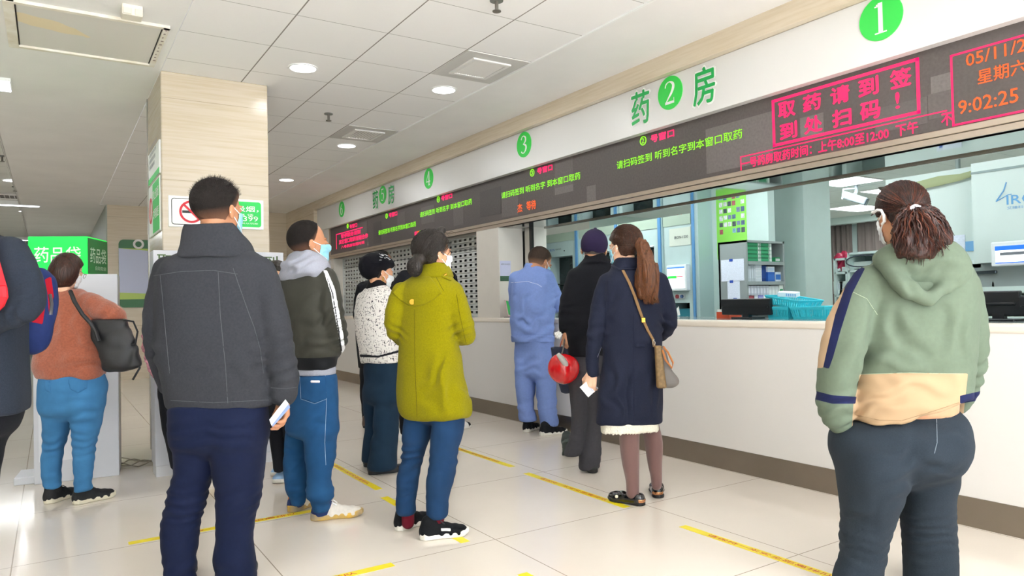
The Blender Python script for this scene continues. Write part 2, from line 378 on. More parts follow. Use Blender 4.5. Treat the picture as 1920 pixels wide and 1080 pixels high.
yL = LX(1812, 120, XL)[0]
text([('05/11/2022', (XL-.002, yL, 2.318), NY, PZ, .40, .062, .012), ('星期六', (XL-.002, LX(1834, 160, XL)[0], 2.212), NY, PZ, .215, .072, .012), ('9:02:25', (XL-.002, LX(1798, 215, XL)[0], 2.083), NY, PZ, .27, .07, .012)], 'lettering', LO, led)
# per window messages: circle number, red '号窗口', green line
def wmsg(num, pc, pr0, pr1, pg0, pg1, gap=True):
    yc, zc = LX(pc[0], pc[1], XL)
    MB().ring((XL-.003, yc, zc), .029, .036, .003, 'X').build('number_ring', LG, led)
    items = [(num, (XL-.002, yc+.014, zc-.02), NY, PZ, .028, .04, .004)]
    s = '请扫码签到 听到名字 到本窗口取药' if gap else '请扫码签到 听到名字到本窗口取药'
    y0, z0 = LX(*pg0, XL); y1 = LX(*pg1, XL)[0]
    items.append((s, (XL-.002, y0, z0), NY, PZ, y0-y1, .066, .004)); text(items, 'lettering', LG, led)
    y0, z0 = LX(*pr0, XL); y1 = LX(*pr1, XL)[0]; text([('号窗口', (XL-.002, y0, z0), NY, PZ, y0-y1, .058, .05)], 'lettering', LR, led)
wmsg('2', (1206, 264), (1221, 268), (1264, 240), (1157, 318), (1392, 245), False)
wmsg('3', (998, 324), (1008, 327), (1036, 308), (941, 373), (1088, 318))
wmsg('4', (822, 374), (828, 377), (848, 362), (788, 408), (885, 373))
wmsg('5', (725, 405), (730, 408), (745, 397), (710, 441), (780, 412), False)
yc, zc = LX(652, 424, XL); MB().ring((XL-.003, yc, zc), .02, .036, .003, 'X').build('number_ring', LG, led)
text([('号窗口', (XL-.002, LX(656, 429, XL)[0], LX(656, 429, XL)[1]), NY, PZ, .32, .06, .05)], 'lettering', LR, led)
ledframe(631, 467, 681, 2.10, 2.345, .014, sides='LT')
y0 = LX(636, 450, XL)[0]
text([('暂停服务请到', (XL-.002, y0-.1, 2.255), NY, PZ, .85, .065, .05), ('其它窗口取药谢谢合作', (XL-.002, y0, 2.165), NY, PZ, 1.25, .07, .05), ('八号药房取药时间', (XL-.002, y0-.1, 2.09), NY, PZ, 1.0, .045, .05)], 'lettering', LR, led)
text([('杰', (XL-.002, LX(971, 399, XL)[0], LX(971, 399, XL)[1]), NY, PZ, .085, .085, .01), ('等待', (XL-.002, LX(988, 396, XL)[0], LX(988, 396, XL)[1]+.006), NY, PZ, .16, .088, .01)], 'lettering', LO, led)
y0, z0 = LX(778, 445, XL); y1 = LX(791, 445, XL)[0]; dy = (y0-y1)/3
for k, m in enumerate((LR, LO, LG)): MB().box(XL-.003, XL+.002, y0-(k+1)*dy, y0-k*dy, z0, z0+.07).build('colour_bar', m, led)
# ------------------------------------------------------------------ shutter and pier
alu = mat('shutter_aluminium', 'cfd2d0', .4, .25, var=.02)
XS = 4.1
sh = thing('roller_shutter', 'closed white roller shutter with rows of slots between far wall and white pier', 'shutter', (XS, 9, 1.02))
bm = bmesh.new(); rowz = .0605; ny0, ny1 = 6.78, 11.5; pitch = .122; ncol = int((ny1-ny0)/pitch)
ys = [ny0]
for k in range(ncol): ys += [ny0+k*pitch+.03, ny0+k*pitch+.092]
ys.append(ny1)
z = 1.04; grid = {}
def gv(y, z, x):
    k = (round(y, 4), round(z, 4), round(x, 4))
    if k not in grid: grid[k] = bm.verts.new((x, y, z))
    return grid[k]
while z < 1.95:
    zs = [(z, XS+.012), (z+.006, XS), (z+.017, XS-.002), (z+.042, XS-.002), (z+.0545, XS), (z+rowz, XS+.012)]
    for i in range(5):
        for j in range(len(ys)-1):
            if i == 2 and j % 2 == 1 and j < len(ys)-2: continue
            (za, xa), (zb, xb) = zs[i], zs[i+1]
            bm.faces.new((gv(ys[j], za, xa), gv(ys[j], zb, xb), gv(ys[j+1], zb, xb), gv(ys[j+1], za, xa)))
    z += rowz
me = bpy.data.meshes.new('slat_panel'); bm.to_mesh(me); bm.free(); so = link(me, 'slat_panel', alu, sh)
sm = so.modifiers.new('thickness', 'SOLIDIFY'); sm.thickness = .004; sm.offset = 1
MB().box(XS-.012, XS+.012, 6.78, 11.5, 1.008, 1.042, .003, 1).build('bottom_bar', alu, sh)
MB().box(XS-.016, XS+.03, 6.75, 6.79, 1.008, 1.955).build('guide_rail', alu, sh); MB().box(XS-.016, XS+.03, 11.48, 11.51, 1.008, 1.955).build('guide_rail', alu, sh)
MB().box(XS-.006, XS+.004, 6.79, 11.48, 1.79, 1.80).build('shutter_rib', mat('dark_gap', '6d6e6c', .6), sh)
struct('wall_pier', MB().box(3.915, 4.22, 6.3, 6.76, 1.01, 1.955, .004, 1), mat('pier_white', 'd9d3ca', .4, var=.02))
struct('trim_window_post', MB().box(4.215, 4.245, 6.13, 6.17, 1.006, 1.955), mat('black_gasket', '1d1a19', .4))
struct('wall_window_return', MB().box(4.245, 4.42, 6.15, 6.3, 1.006, 1.955), mat('pier_white', 'd9d3ca'))
struct('wall_shutter_end', MB().box(3.93, 4.6, 11.5, 11.62, 0, 1.955), mat('pier_white', 'd9d3ca'))
# space behind the shutter
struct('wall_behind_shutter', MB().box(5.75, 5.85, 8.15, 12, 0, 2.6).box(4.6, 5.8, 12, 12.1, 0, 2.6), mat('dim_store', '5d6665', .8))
# notice and leaflet box on the pier
y6 = 6.3
def YX(px, py, Y): p = on_y(px, py, Y); return float(p[0]), float(p[2])
x0, z1 = YX(937, 489, y6); x1, z0 = YX(958, 527, y6)
t = thing('notice_sheet', 'lilac notice sheet with dark green foot on the white pier', 'notice', ((x0+x1)/2, y6, z0))
MB().box(x0, x1, y6-.003, y6, z0, z1).build('sheet', mat('lilac_paper', 'c9cbe4', .5), t)
MB().box(x0, x1, y6-.0045, y6-.002, z0, z0+.052).build('green_foot', mat('deep_green', '2f5a3a', .5), t)
w = x1-x0
text([('请使用手机扫码签到', (x0+.01, y6-.0045, z1-.045), PX, PZ, w-.02, .018, 0), ('请扫描二维码', (x0+.015, y6-.0065, z0+.03), PX, PZ, w-.03, .012, 0), ('完成取药签到', (x0+.015, y6-.0065, z0+.01), PX, PZ, w-.03, .012, 0)], 'lettering', mat('ink_grey', '55596a', .6), t)
x0, z0 = YX(946, 592, 6.2); t = thing('leaflet_holder', 'pink and green leaflets standing on the counter beside the white pier', 'leaflet', (3.99, 6.18, 1.016))
T4 = Matrix.Translation((3.99, 6.2, 1.02)) @ Matrix.Rotation(math.radians(-18), 4, 'X') @ Matrix.Rotation(math.radians(25), 4, 'Z')
MB().box(-.06, .06, -.004, .004, 0, .18, mat4=T4).build('leaflet', mat('pink_paper', 'dcb8bd', .5), t)
MB().box(-.05, .055, -.007, -.004, .02, .17, mat4=T4).build('leaflet_cover', mat('leaf_green', '3fae58', .5), t)
MB().box(3.93, 4.06, 6.16, 6.25, 1.0165, 1.022).build('holder_base', mat('black_plastic', '17181b', .4), t)
# ================================================================== ceiling fittings
lens = mat('lamp_lens', 'ffffff', .5, emit=7); ringm = mat('lamp_ring', 'f2f2ef', .4)
def downlight(x, y, lab, r=.095, z=CEIL, e=LAMP_E, col=(.95, .98, 1), group='round ceiling downlights'):
    t = thing('downlight', lab, 'ceiling light', (x, y, z), group=group)
    MB().ring((x, y, z-.008), r, r+.014, .008).build('trim_ring', ringm, t)
    disc('lens', (x, y, z-.003), r, 'Z', lens, t, .004)
    if e: area('downlight_lamp', (x, y, z-.02), r*1.8, e, col, shape='DISK')
P0 = lambda px, py, z=CEIL: on_z(px, py, z)
for px, py, lab in ((568, 127, 'round white downlight nearest the column'), (832, 168, 'round white downlight beside the near air vent'),
                    (650, 273, 'round white downlight behind the sprinkler, beside the far air vent'), (537, 337, 'round white downlight farthest along, next to the column edge')):
    p = P0(px, py); downlight(p[0], p[1], lab, e=1.5 if px == 568 else LAMP_E)
for x, y, e in ((1.6, 2.75, 4), (2.8, 2.75, 2.5), (1.6, -.3, 8), (2.8, -.3, 10), (1.6, -3.3, 10), (2.8, -3.3, 10), (.3, 2.0, 5), (-1.4, 4.2, 7)): downlight(x, y, 'round white downlight over the waiting floor near the camera', e=e, z=CEIL if x > .7 else CEIL-.006)  # extra downlights out of view, added to brighten the near floor and counter
ZH = CEIL+.06
for i, (px, py) in enumerate(((22, 338), (48, 396), (58, 420), (61, 430), (71, 453), (77, 463), (79, 471))):
    p = P0(px, py, ZH)
    downlight(p[0], p[1], ['first round hall downlight, above the linear lamp', 'second round hall downlight, just past the linear lamp', 'third round hall downlight from the linear lamp', 'fourth round hall downlight from the linear lamp',
                           'fifth round hall downlight, past the second linear lamp', 'sixth round hall downlight from the linear lamp', 'last round hall downlight before the mint end wall'][i], .1, ZH, LAMP_E*2 if i in (0, 1, 4) else 0, (.93, .97, 1), 'hall downlights on the left')
cool = mat('cool_lamp_lens', 'eef3ff', .5, emit=5)
for a, b, lab in (((-60, 374), (76, 379), 'slim white linear lamp across the hall ceiling, nearer of two'), ((-20, 443), (88, 447), 'slim white linear lamp across the hall ceiling, farther of two')):
    p, q = P0(*a, ZH), P0(*b, ZH); yy = (p[1]+q[1])/2
    t = thing('linear_lamp', lab, 'ceiling light', ((p[0]+q[0])/2, yy, ZH), group='linear lamps in the hall')
    MB().box(p[0], q[0], yy-.06, yy+.06, ZH-.07, ZH).build('housing', ringm, t); MB().box(p[0]+.02, q[0]-.02, yy-.055, yy+.055, ZH-.076, ZH-.068).build('diffuser', cool, t)
p = P0(0, 138, ZH); t = thing('panel_lamp', 'bright square ceiling panel lamp at the upper left edge', 'ceiling light', (p[0]-.3, p[1], CEIL-.01))
q = P0(20, 148, CEIL-.01); MB().box(q[0]-.6, q[0], q[1], q[1]+.32, CEIL-.03, CEIL-.004).build('frame', ringm, t); MB().box(q[0]-.59, q[0]-.01, q[1]+.01, q[1]+.31, CEIL-.033, CEIL-.029).build('diffuser', cool, t)
ventm = mat('vent_grey', 'c9c6c1', .5); ventw = mat('vent_white', 'e6e3df', .45)
def vent(x0, x1, y0, y1, lab, z=CEIL, gx=.14, group='square ceiling air vents', n=13):
    t = thing('air_vent', lab, 'air vent', ((x0+x1)/2, (y0+y1)/2, z), group=group)
    MB().box(x0+.008, x1-.008, y0+.008, y1-.008, z-.006, z).build('panel', ventm, t)
    a, b, c, d = x0+gx, x1-gx, y0+gx, y1-gx
    m = MB().box(a-.03, b+.03, c-.03, c, z-.018, z-.005).box(a-.03, b+.03, d, d+.03, z-.018, z-.005).box(a-.03, a, c, d, z-.018, z-.005).box(b, b+.03, c, d, z-.018, z-.005)
    m.build('frame', ventw, t)
    m = MB()
    for k in range(n):
        u = a+(b-a)*(k+.5)/n
        m.box(-.007, .007, c-(c+d)/2, d-(c+d)/2, -.001, .001, mat4=Matrix.Translation((u, (c+d)/2, z-.011)) @ Matrix.Rotation(.6, 4, 'Y'))
    m.build('louvre', ventw, t); MB().box(a, b, c, d, z-.0075, z-.006).build('duct', mat('duct_dark', '77726d', .8), t)
vent(2.495, 3.04, 4.37, 4.975, 'square grey air vent with white louvres, nearer of two')
vent(2.495, 3.04, 6.79, 7.395, 'square grey air vent far along the ceiling, beside a downlight', n=9)
p = P0(25, 365, ZH); vent(p[0]-.75, p[0]+.25, p[1]-.1, p[1]+.5, 'long dark louvred vent in the hall ceiling above linear lamp', ZH, .08, None)
brass = mat('sprinkler_metal', '7f7a72', .35, .8)
def sprinkler(x, y, z, lab, s=1.0):
    t = thing('sprinkler', lab, 'sprinkler', (x, y, z), group='ceiling sprinklers')
    MB().cyl((x, y, z-.004), .04*s, .008, seg=20).build('rose', mat('sprinkler_rose', '6f716b', .5), t)
    MB().cyl((x, y, z-.035), .011*s, .06, seg=10).cyl((x, y, z-.068), .026*s, .005, seg=16).build('head', brass, t)
for px, py, z, lab in ((616, 213, CEIL, 'small dark sprinkler in the ceiling tile behind the column'), (931, 0, CEIL, 'small sprinkler at the top edge of the ceiling'),
                       (4, 292, ZH, 'small sprinkler at left edge of the hall ceiling'), (28, 350, ZH, 'small sprinkler beside the first hall downlight')):
    p = P0(px, py, z); sprinkler(p[0], p[1], z, lab)
# stained access panel
c = [P0(35, 78), P0(283, 115), P0(303, 49), P0(22, 0)]
ax0, ax1 = -.3, .58
ay0 = P0(283, 117)[1]; ay1 = P0(303, 48)[1]; ay0, ay1 = min(ay0, ay1), max(ay0, ay1)
x1 = .5*(P0(283, 115)[0]+P0(303, 49)[0]); x0 = P0(35, 78)[0]
area('linear_lamp_light', (-1.6, 9.5, ZH-.1), 3.0, 26, (.95, .99, 1), sy=.3); area("linear_lamp_light", (-1.2, 18, ZH-.1), 2.5, 40, (.95, .99, 1), sy=.3)
zc = CEIL-.006
t = thing('access_panel', 'stained ceiling access panel with peeling rusty frame', 'access panel', ((x0+x1)/2, (ay0+ay1)/2, zc))
pm = mat('stained_board', 'd7d2c9', .7); N, L = nodes(pm); b = N['Principled BSDF']
tc = N.new('ShaderNodeTexCoord'); mp = N.new('ShaderNodeMapping'); L.new(tc.outputs['Object'], mp.inputs[0])
mp.vector_type = 'TEXTURE'; mp.inputs['Location'].default_value = (-.17, -.02, 0); mp.inputs['Rotation'].default_value = (0, 0, .42); mp.inputs['Scale'].default_value = (.30, .085, 1)
nz = N.new('ShaderNodeTexNoise'); nz.inputs['Scale'].default_value = 6; L.new(tc.outputs['Object'], nz.inputs['Vector'])
vm = N.new('ShaderNodeVectorMath'); vm.operation = 'MULTIPLY_ADD'; L.new(nz.outputs['Color'], vm.inputs[0]); vm.inputs[1].default_value = (.9, .9, 0); L.new(mp.outputs[0], vm.inputs[2])
ln = N.new('ShaderNodeVectorMath'); ln.operation = 'LENGTH'; L.new(vm.outputs[0], ln.inputs[0])
rr = N.new('ShaderNodeValToRGB'); rr.color_ramp.elements[0].position = .98; rr.color_ramp.elements[1].position = 1.0
rr.color_ramp.elements[0].color = lin('e6d6b4'); rr.color_ramp.elements[1].color = lin('d9d5cd'); L.new(ln.outputs['Value'], rr.inputs[0]); L.new(rr.outputs[0], b.inputs['Base Color'])
MB().box(x0, x1, ay0, ay1, zc-.004, zc).build('board', pm, t)
rust = mat('rusty_white_frame', 'e6dcc6', .7, var=.1, vscale=9, col2='f0ece2'); f = .035
fm = MB().box(x0-f, x1+f, ay1, ay1+f, zc-.018, zc).box(x1, x1+f, ay0-f, ay1, zc-.018, zc).box(x0-f, x1+f, ay0-f, ay0, zc-.018, zc).box(x0-f-.02, x0, ay0-f, ay1+f, zc-.02, zc)
fm.build('frame', rust, t)
MB().box(x0, x0+.008, ay0, ay1, zc-.006, zc-.003).box(x1-.007, x1, ay0, ay1, zc-.006, zc-.003).build('gap', mat('dark_gap2', '2b2421', .8), t)
MB().box(x0, x1, ay0, ay0+.004, zc-.006, zc-.003).build('rust_line', mat('rust', 'b08a4d', .8), t)
# torn paint edge
rg = random.Random(3); ptsT = []
xa, xb = x0+(x1-x0)*.52, x0+(x1-x0)*.72
for k in range(13): ptsT.append((xa+(xb-xa)*k/12, ay1+f+.002-(.0 if k in (0, 12) else -.004-.012*rg.random()), zc-.001))
MB().prism(ptsT+[(xb, ay1+f-.002, zc-.001), (xa, ay1+f-.002, zc-.001)], (0, 0, -.002)).build('torn_edge', mat('torn_dark', '4a3634', .9), t)
mm = MB()
for k in range(10): mm.box(x1+f*.3, x1+f*.3+.006+.012*rg.random(), ay0+(ay1-ay0)*(k/11.), ay0+(ay1-ay0)*(k/11.)+.012+.01*rg.random(), zc-.0195, zc-.0175)
mm.build('peeling_paint', mat('peel_grey', '9b8b83', .9), t)
p = P0(247, 12, CEIL); t = thing('sensor_box', 'small white box sensor on the ceiling beside the stained panel', 'sensor', (p[0], p[1], CEIL))
MB().box(p[0]-.055, p[0]+.055, p[1]-.05, p[1]+.05, CEIL-.07, CEIL-.006, .006).build('case', mat('sensor_white', 'e6dfcf', .5), t)
MB().box(p[0]-.05, p[0]-.005, p[1]-.058, p[1]-.048, CEIL-.066, CEIL-.03, .003).box(p[0]+.012, p[0]+.05, p[1]-.056, p[1]-.048, CEIL-.066, CEIL-.03, .003).build('lens_block', mat('sensor_cream', 'ddd5c2', .5), t)
# ================================================================== signs on the column
CY0 = 5.89
x0, z1 = YX(315, 366, CY0); x1, z0 = YX(494, 431, CY0); z1 = YX(400, 371, CY0)[1]; z0 = YX(400, 428, CY0)[1]
t = thing('no_smoking_sign', 'wide white no smoking sign with green phone panel on column front', 'sign', ((x0+x1)/2, CY0, z0))
MB().box(x0, x1, CY0-.012, CY0, z0, z1, .004, 1).build('plate', wpaint, t)
def rrect(cx0, cx1, cz0, cz1, y, r, seg=6):
    pts = []
    for cx, cz, a in ((cx1-r, cz1-r, 0), (cx0+r, cz1-r, 90), (cx0+r, cz0+r, 180), (cx1-r, cz0+r, 270)):
        for k in range(seg+1): pts.append((cx+r*math.cos(math.radians(a+90*k/seg)), y, cz+r*math.sin(math.radians(a+90*k/seg))))
    return pts
blk = mat('sign_black', '1c1d1c', .5); redm = mat('sign_red', 'd4162c', .5); sgreen = mat('panel_green', '17cf55', .45)
w = x1-x0; h = z1-z0; y = CY0-.0125
o = rrect(x0+.02, x0+.02+w*.40, z0+.018, z1-.018, y, .02); i = rrect(x0+.025, x0+.015+w*.40, z0+.023, z1-.023, y, .016)
m = MB(); a = [m.bm.verts.new(p) for p in o]; b = [m.bm.verts.new(p) for p in i]
for k in range(len(a)): m.bm.faces.new((a[k], a[(k+1) % len(a)], b[(k+1) % len(a)], b[k]))
m.build('black_border', blk, t)
cx, cz = x0+.02+w*.20, (z0+z1)/2; R = h*.36
m = MB(); s_ = R
m.box(cx-R*.75, cx+R*.45, y-.001, y, cz-R*.12, cz+R*.1).build('cigarette', blk, t)
MB().box(cx+R*.5, cx+R*.62, y-.001, y, cz-R*.12, cz+R*.1).box(cx+R*.66, cx+R*.76, y-.001, y, cz-R*.12, cz+R*.1).build('cigarette_tip', mat('tip_grey', '6b6b6b', .5), t)
MB().tube([(cx+R*.55, y, cz+R*.15), (cx+R*.35, y, cz+R*.3), (cx+R*.45, y, cz+R*.45), (cx+R*.15, y, cz+R*.5), (cx+R*.1, y, cz+R*.68)], .003, 6).build('smoke_curl', blk, t)
MB().ring((cx, y-.003, cz), R-.016, R, .002, 'Y').box(-R+.004, R-.004, -.001, .001, -.008, .008, mat4=Matrix.Translation((cx, y-.002, cz)) @ Matrix.Rotation(math.radians(45), 4, 'Y')).build('prohibition_ring', redm, t)
gx0, gx1 = x0+w*.45, x1-.02
MB().prism(rrect(gx0, gx1, z0+.018, z1-.018, y, .022), (0, -.0015, 0)).build('green_panel', sgreen, t)
gw = gx1-gx0
text([('禁止吸烟，', (gx0+.02, y-.0016, z1-h*.42), PX, PZ, gw-.04, h*.2, .02), ('监 督 电 话', (gx0+.06, y-.0016, z1-h*.56), PX, PZ, gw-.12, h*.08, .01), ('57791399', (gx0+.02, y-.0016, z0+h*.27), PX, PZ, gw-.045, h*.17, .006), ('违者将按规定处以罚款', (gx0+.02, y-.0016, z0+h*.17), PX, PZ, gw-.045, h*.055, .0)], 'lettering', wpaint, t)
# signs on the column's left face
XF = .705
def LF(px, py): p = on_x(px, py, XF); return float(p[1]), float(p[2])
ya, yb = LF(299, 300)[0], LF(278, 300)[0]
ya, yb = 5.93, 6.62
zt = LF(297, 268)[1]; zb = LF(297, 330)[1]
t = thing('instruction_sign', 'white sign with small grey text and green foot, upper on the column side', 'sign', (XF, ya, zb))
MB().box(XF-.012, XF, ya, yb, zb, zt).build('plate', wpaint, t); MB().box(XF-.0135, XF-.011, ya, yb, zb, zb+.045).build('green_foot', sgreen, t)
text([('自助取药签到流程', (XF-.013, yb-.08, zb+.26-.05*k), NY, PZ, .5-.05*k, .032, 0) for k in range(4)], 'lettering', mat('ink_grey', '55596a'), t)
zt2 = zb-.015; zb2 = LF(297, 437)[1]
t = thing('no_smoking_sign', 'white and green no smoking sign, lower on the column side', 'sign', (XF, ya, zb2))
MB().box(XF-.012, XF, ya, yb, zb2, zt2, .006, 1).build('plate', wpaint, t)
MB().box(XF-.0135, XF-.011, ya+.015, yb-.27, zb2+.015, zt2-.015).build('green_panel', sgreen, t)
zc = (zb2+zt2)/2; MB().ring((XF-.0145, yb-.14, zc), .085, .105, .002, 'X').box(XF-.0145, XF-.0125, yb-.148, yb-.132, zc-.1, zc+.1).build('prohibition_ring', redm, t)
text([('禁止吸烟', (XF-.0135, yb-.29, zc+.06), NY, PZ, .36, .08, .02), ('文明就医', (XF-.0135, yb-.29, zc-.09), NY, PZ, .36, .08, .02)], 'lettering', wpaint, t)
# poster board on the far wall
Y2 = 13.8
x0, z1 = YX(222, 449, Y2); _, z0 = YX(222, 577, Y2); x1 = x0+1.25; h = z1-z0
t = thing('notice_board', 'large green and lilac hospital notice board on the far cream wall', 'notice board', ((x0+x1)/2, Y2, z0))
MB().prism(rrect(x0, x1, z0, z1, Y2, .08), (0, -.03, 0)).build('board', mat('board_green', '2c6b3c', .3), t)
MB().box(x0, x1, Y2-.034, Y2-.029, z0+h*.12, z1-h*.13).build('pale_field', mat('board_lilac', 'c3c9e4', .3), t)
MB().box(x0+.45, x0+.9, Y2-.038, Y2-.033, z0+h*.1, z1-h*.14).build('list_sheet', mat('sheet_blue', 'a5abd0', .4, var=.08, vscale=30, stretch=(1, 1, 8)), t)
MB().prism([(x0, Y2-.036, z1-h*.13), (x0+.45, Y2-.036, z1-h*.13), (x0+.45, Y2-.036, z1-h*.16)], (0, .003, 0)).build('lime_swash', mat('lime', 'b6d06a', .4), t); MB().prism([(x0, Y2-.036, z0+h*.22), (x0+.45, Y2-.036, z0+h*.2), (x0+.45, Y2-.036, z0+h*.12), (x0, Y2-.036, z0+h*.12)], (0, .003, 0)).build('lime_swash', mat('lime', 'b6d06a', .4), t)
MB().ring((x0+.3, Y2-.036, z1-h*.065), .05, .085, .003, 'Y').build('emblem', wpaint, t)
text([('东南大学附属医院', (x0+.45, Y2-.031, z1-h*.085), PX, PZ, .7, .07, .01)], 'lettering', mat('pale_letter', 'cfe0cf', .5), t)
# grey louvre on the far side wall
MBv = MB().box(.77, .79, 14.6, 15.0, 1.75, 2.3)
tv = thing('wall_grille', 'small grey louvred grille on the dim wall beyond the far corner', 'grille', (.78, 14.8, 1.75)); MBv.build('frame', mat('grille_grey', '8d938c', .5), tv)
MB().box(.765, .772, 14.65, 14.95, 1.8, 2.25).build('louvre', mat('grille_dark', '59605b', .6, var=.3, vscale=6, stretch=(1, 1, 14)), tv)
# ================================================================== floor tapes
ty = mat('tape_yellow', 'ecd71a', .4); tr = mat('tape_red', 'c5302a', .5)
def tape(c, ang, L_, lab, w=.05, msg='请保持一米安全距离排队', fl=False):
    o = bpy.data.objects
    t = thing('floor_tape', lab, 'floor tape', (c[0], c[1], 0), ang, 'yellow distance tapes on the floor')
    me = MB().box(-L_/2, L_/2, -w/2, w/2, .0002, .0012).build('strip', ty, t, local=True)
    if msg:
        s = -1 if fl else 1
        V = [(msg, (-L_*.33*s, -w*.28*s, .0013), (s, 0, 0), (0, s, 0), L_*.66, w*.56, .01)]
        o2 = text(V, 'lettering', tr, None, .0004); o2.parent = t
    return t
R90 = -math.pi/2
tape((2.725, 3.58), R90, 1.02, 'yellow floor tape with red text under the denim coat woman')
tape((2.725, 2.14), R90, 1.02, 'yellow floor tape with red text in front of the sage jacket woman')
tape((2.755, 4.82), R90, 1.02, 'yellow floor tape beside the worker in light blue')
tape((1.745, 4.82), R90, 1.02, 'yellow floor tape behind the jogger jeans man')
tape((1.70, 3.61), R90, 1.02, 'yellow floor tape passing under the lime coat woman')
tape((.83, 4.10), 0.0, 1.02, 'yellow floor tape behind the man in grey fleece, towards the column')
tape((.78, 3.035), 0.0, 1.02, 'yellow floor tape in the lower middle, nearest the camera')
tape((1.70, 2.09), R90, 1.02, 'yellow floor tape just cut by the bottom edge')
tape((1.75, 7.0), R90, .9, 'far yellow floor tape beside the black flared trousers')
tape((.56, 12.2), R90, .9, 'far yellow floor tape before the green notice board'); tape((.53, 10.4), R90, .8, 'second yellow floor tape before the green notice board')
# ================================================================== kiosks
kw = mat('kiosk_white', 'd3d4db', .4)
bx, by = on_z(152, 898)[0], 6.05
kz = float(on_y(150, 515, 5.95)[2])
t = thing('bag_kiosk', 'white cabinet kiosk the orange fleece woman stands at', 'kiosk', (bx, by, 0), math.radians(-6))
hw = .255
MB().box(-hw, hw, -.2, .2, .0, kz, .004, 1).build('cabinet', kw, t, local=True)
MB().box(-hw+.03, .07, -.206, -.2, .15, .62).build('door', mat('kiosk_door', 'e3e4ea', .4), t, local=True)
MB().cyl((.0, -.208, .53), .016, .01, 'Y', 16).build('lock', mat('lock_dark', '4a4c52', .3, .8), t, local=True)
MB().box(-hw-.12, -hw+.0, -.16, .14, 0, .05, .004, 1).build('foot_plate', kw, t, local=True)
zg0, zg1 = kz-.02, float(on_y(120, 446, 6.05)[2])
gl = mat('lit_green', '0fe04a', .4, emit=.55)
t = thing('lightbox', 'bright green lit cube sign on top of the white kiosk', 'sign', (on_y(130, 500, 6.1)[0], 6.12, zg0+.02), math.radians(-22))
q = .19
MB().box(-q, q, -q, q, 0, zg1-zg0-.02, .004, 1).build('cube', gl, t, local=True)
MB().box(q-.001, q+.004, -q+.004, q-.004, .004, zg1-zg0-.03).build('side_panel', mat('dark_green_side', '1d7a3c', .4), t, local=True)
o = text([('药品袋', (-q*.78, -q-.001, .085), PX, PZ, q*1.56, .11, .01)], 'lettering', wpaint, None); o.parent = t
o = text([('药品袋', (q+.004, -q*.8, .085), PY, PZ, q*1.6, .11, .01), ('自助取袋', (q+.004, -q*.3, .035), PY, PZ, q*1.1, .03, .0)], 'lettering', mat('pale_letter', 'cfe0cf'), None); o.parent = t
# sign-in machine before the column
YM = 5.58
x0 = float(on_z(290, 893)[0]); x1 = float(on_y(535, 700, YM)[0]); z1 = float(on_y(400, 471, YM)[2])
t = thing('sign_in_kiosk', 'wide white sign-in board kiosk standing before the cream column', 'kiosk', ((x0+x1)/2, YM, 0))
MB().box(x0, x1, YM, YM+.22, .075, z1, .004, 1).build('body', kw, t)
MB().box(x0+.006, x1-.006, YM+.008, YM+.2, 0, .075).build('plinth', mat('kiosk_plinth', 'dcdce0', .4), t)
MB().cyl((x0+.03, YM+.03, .012), .02, .024, seg=14).cyl((x1-.03, YM+.03, .012), .02, .024, seg=14).build('foot', mat('foot_white', 'e8e8e8', .4), t)
dg = mat('dark_green_letter', '3c5a22', .5)
h = float(on_y(305, 478, YM)[2]-on_y(305, 503, YM)[2])
chars = '取药请自助签到'; pitch = (x1-x0-.06)/len(chars)
text([(c, (x0+.025+k*pitch, YM-.001, z1-.03-h), PX, PZ, .11, h, .012) for k, c in enumerate(chars)], 'lettering', dg, t)
MB().box((x0+x1)/2-.25, (x0+x1)/2+.25, YM-.012, YM, z1-.62, z1-.22).build('touch_screen', mat('screen_dark', '20262c', .1), t)
# loose cables
rg = random.Random(5); c0 = on_z(212, 893); m = MB()
t = thing('cable', 'loose grey cables on the floor between the two white kiosks', 'cable', (.5, 6.2, 0))
for k in range(4):
    p = [(.3+.09*rg.random(), 6.05+.1*k, .006)]
    for j in range(1, 9): p.append((.36+.045*j, 6.1+.1*k*(1-j/9)+.1*math.sin(j*1.1+k*1.7), .006+.012*abs(math.sin(j*.9+k))))
    MB().tube(p, .0045, 6).build('cord', mat('cord_grey', '9c9484', .6), t, smooth=True)
# ================================================================== pharmacy interior
mint = mat('mint_steel', 'bcd0d0', .4, var=.02); mintw = mat('mint_wall_in', 'cbdcd8', .6, var=.02); blue = mat('blue_strip', '5b92c4', .4); darkg = mat('dark_glass', '1e2a2a', .12, var=.3, vscale=5)
ZI = 2.6
gmi = grid_mat('pharmacy_ceiling', 'dfe8e6', '9fb0b0', 1.2, .6, 7.79, 4.02, .012, .004, .8, var=.01)
struct('ceiling_pharmacy', MB().box(4.40, 12.5, -2, 12.1, ZI, ZI+.05), gmi)
struct('wall_pharmacy_back', MB().box(12.5, 12.6, -2, 6.05, 0, ZI).box(12.5, 12.6, 7.0, 9.2, 0, ZI).box(12.5, 12.6, 6.05, 7.0, 0, .9).box(12.5, 12.6, 6.05, 7.0, 2.3, ZI), mintw)
struct('wall_pharmacy_near', MB().box(4.4, 12.5, -2.1, -2, 0, ZI), mintw)
struct('wall_pharmacy_far', MB().box(7.2, 12.5, 9.2, 9.3, 0, ZI), mintw)
XR = 5.8; XW = 6.0
yr = [float(on_x(px, 500, XR)[1]) for px in (1004, 1022, 1085, 1160, 1242, 1305)]
yw0, yw1 = float(on_x(1440, 400, XW)[1]), yr[5]
struct('wall_pharmacy_side', MB().box(XW, XW+.1, yw0, yw1+.02, 0, ZI), mat('mint_panel', 'c3d6d2', .5, var=.02))
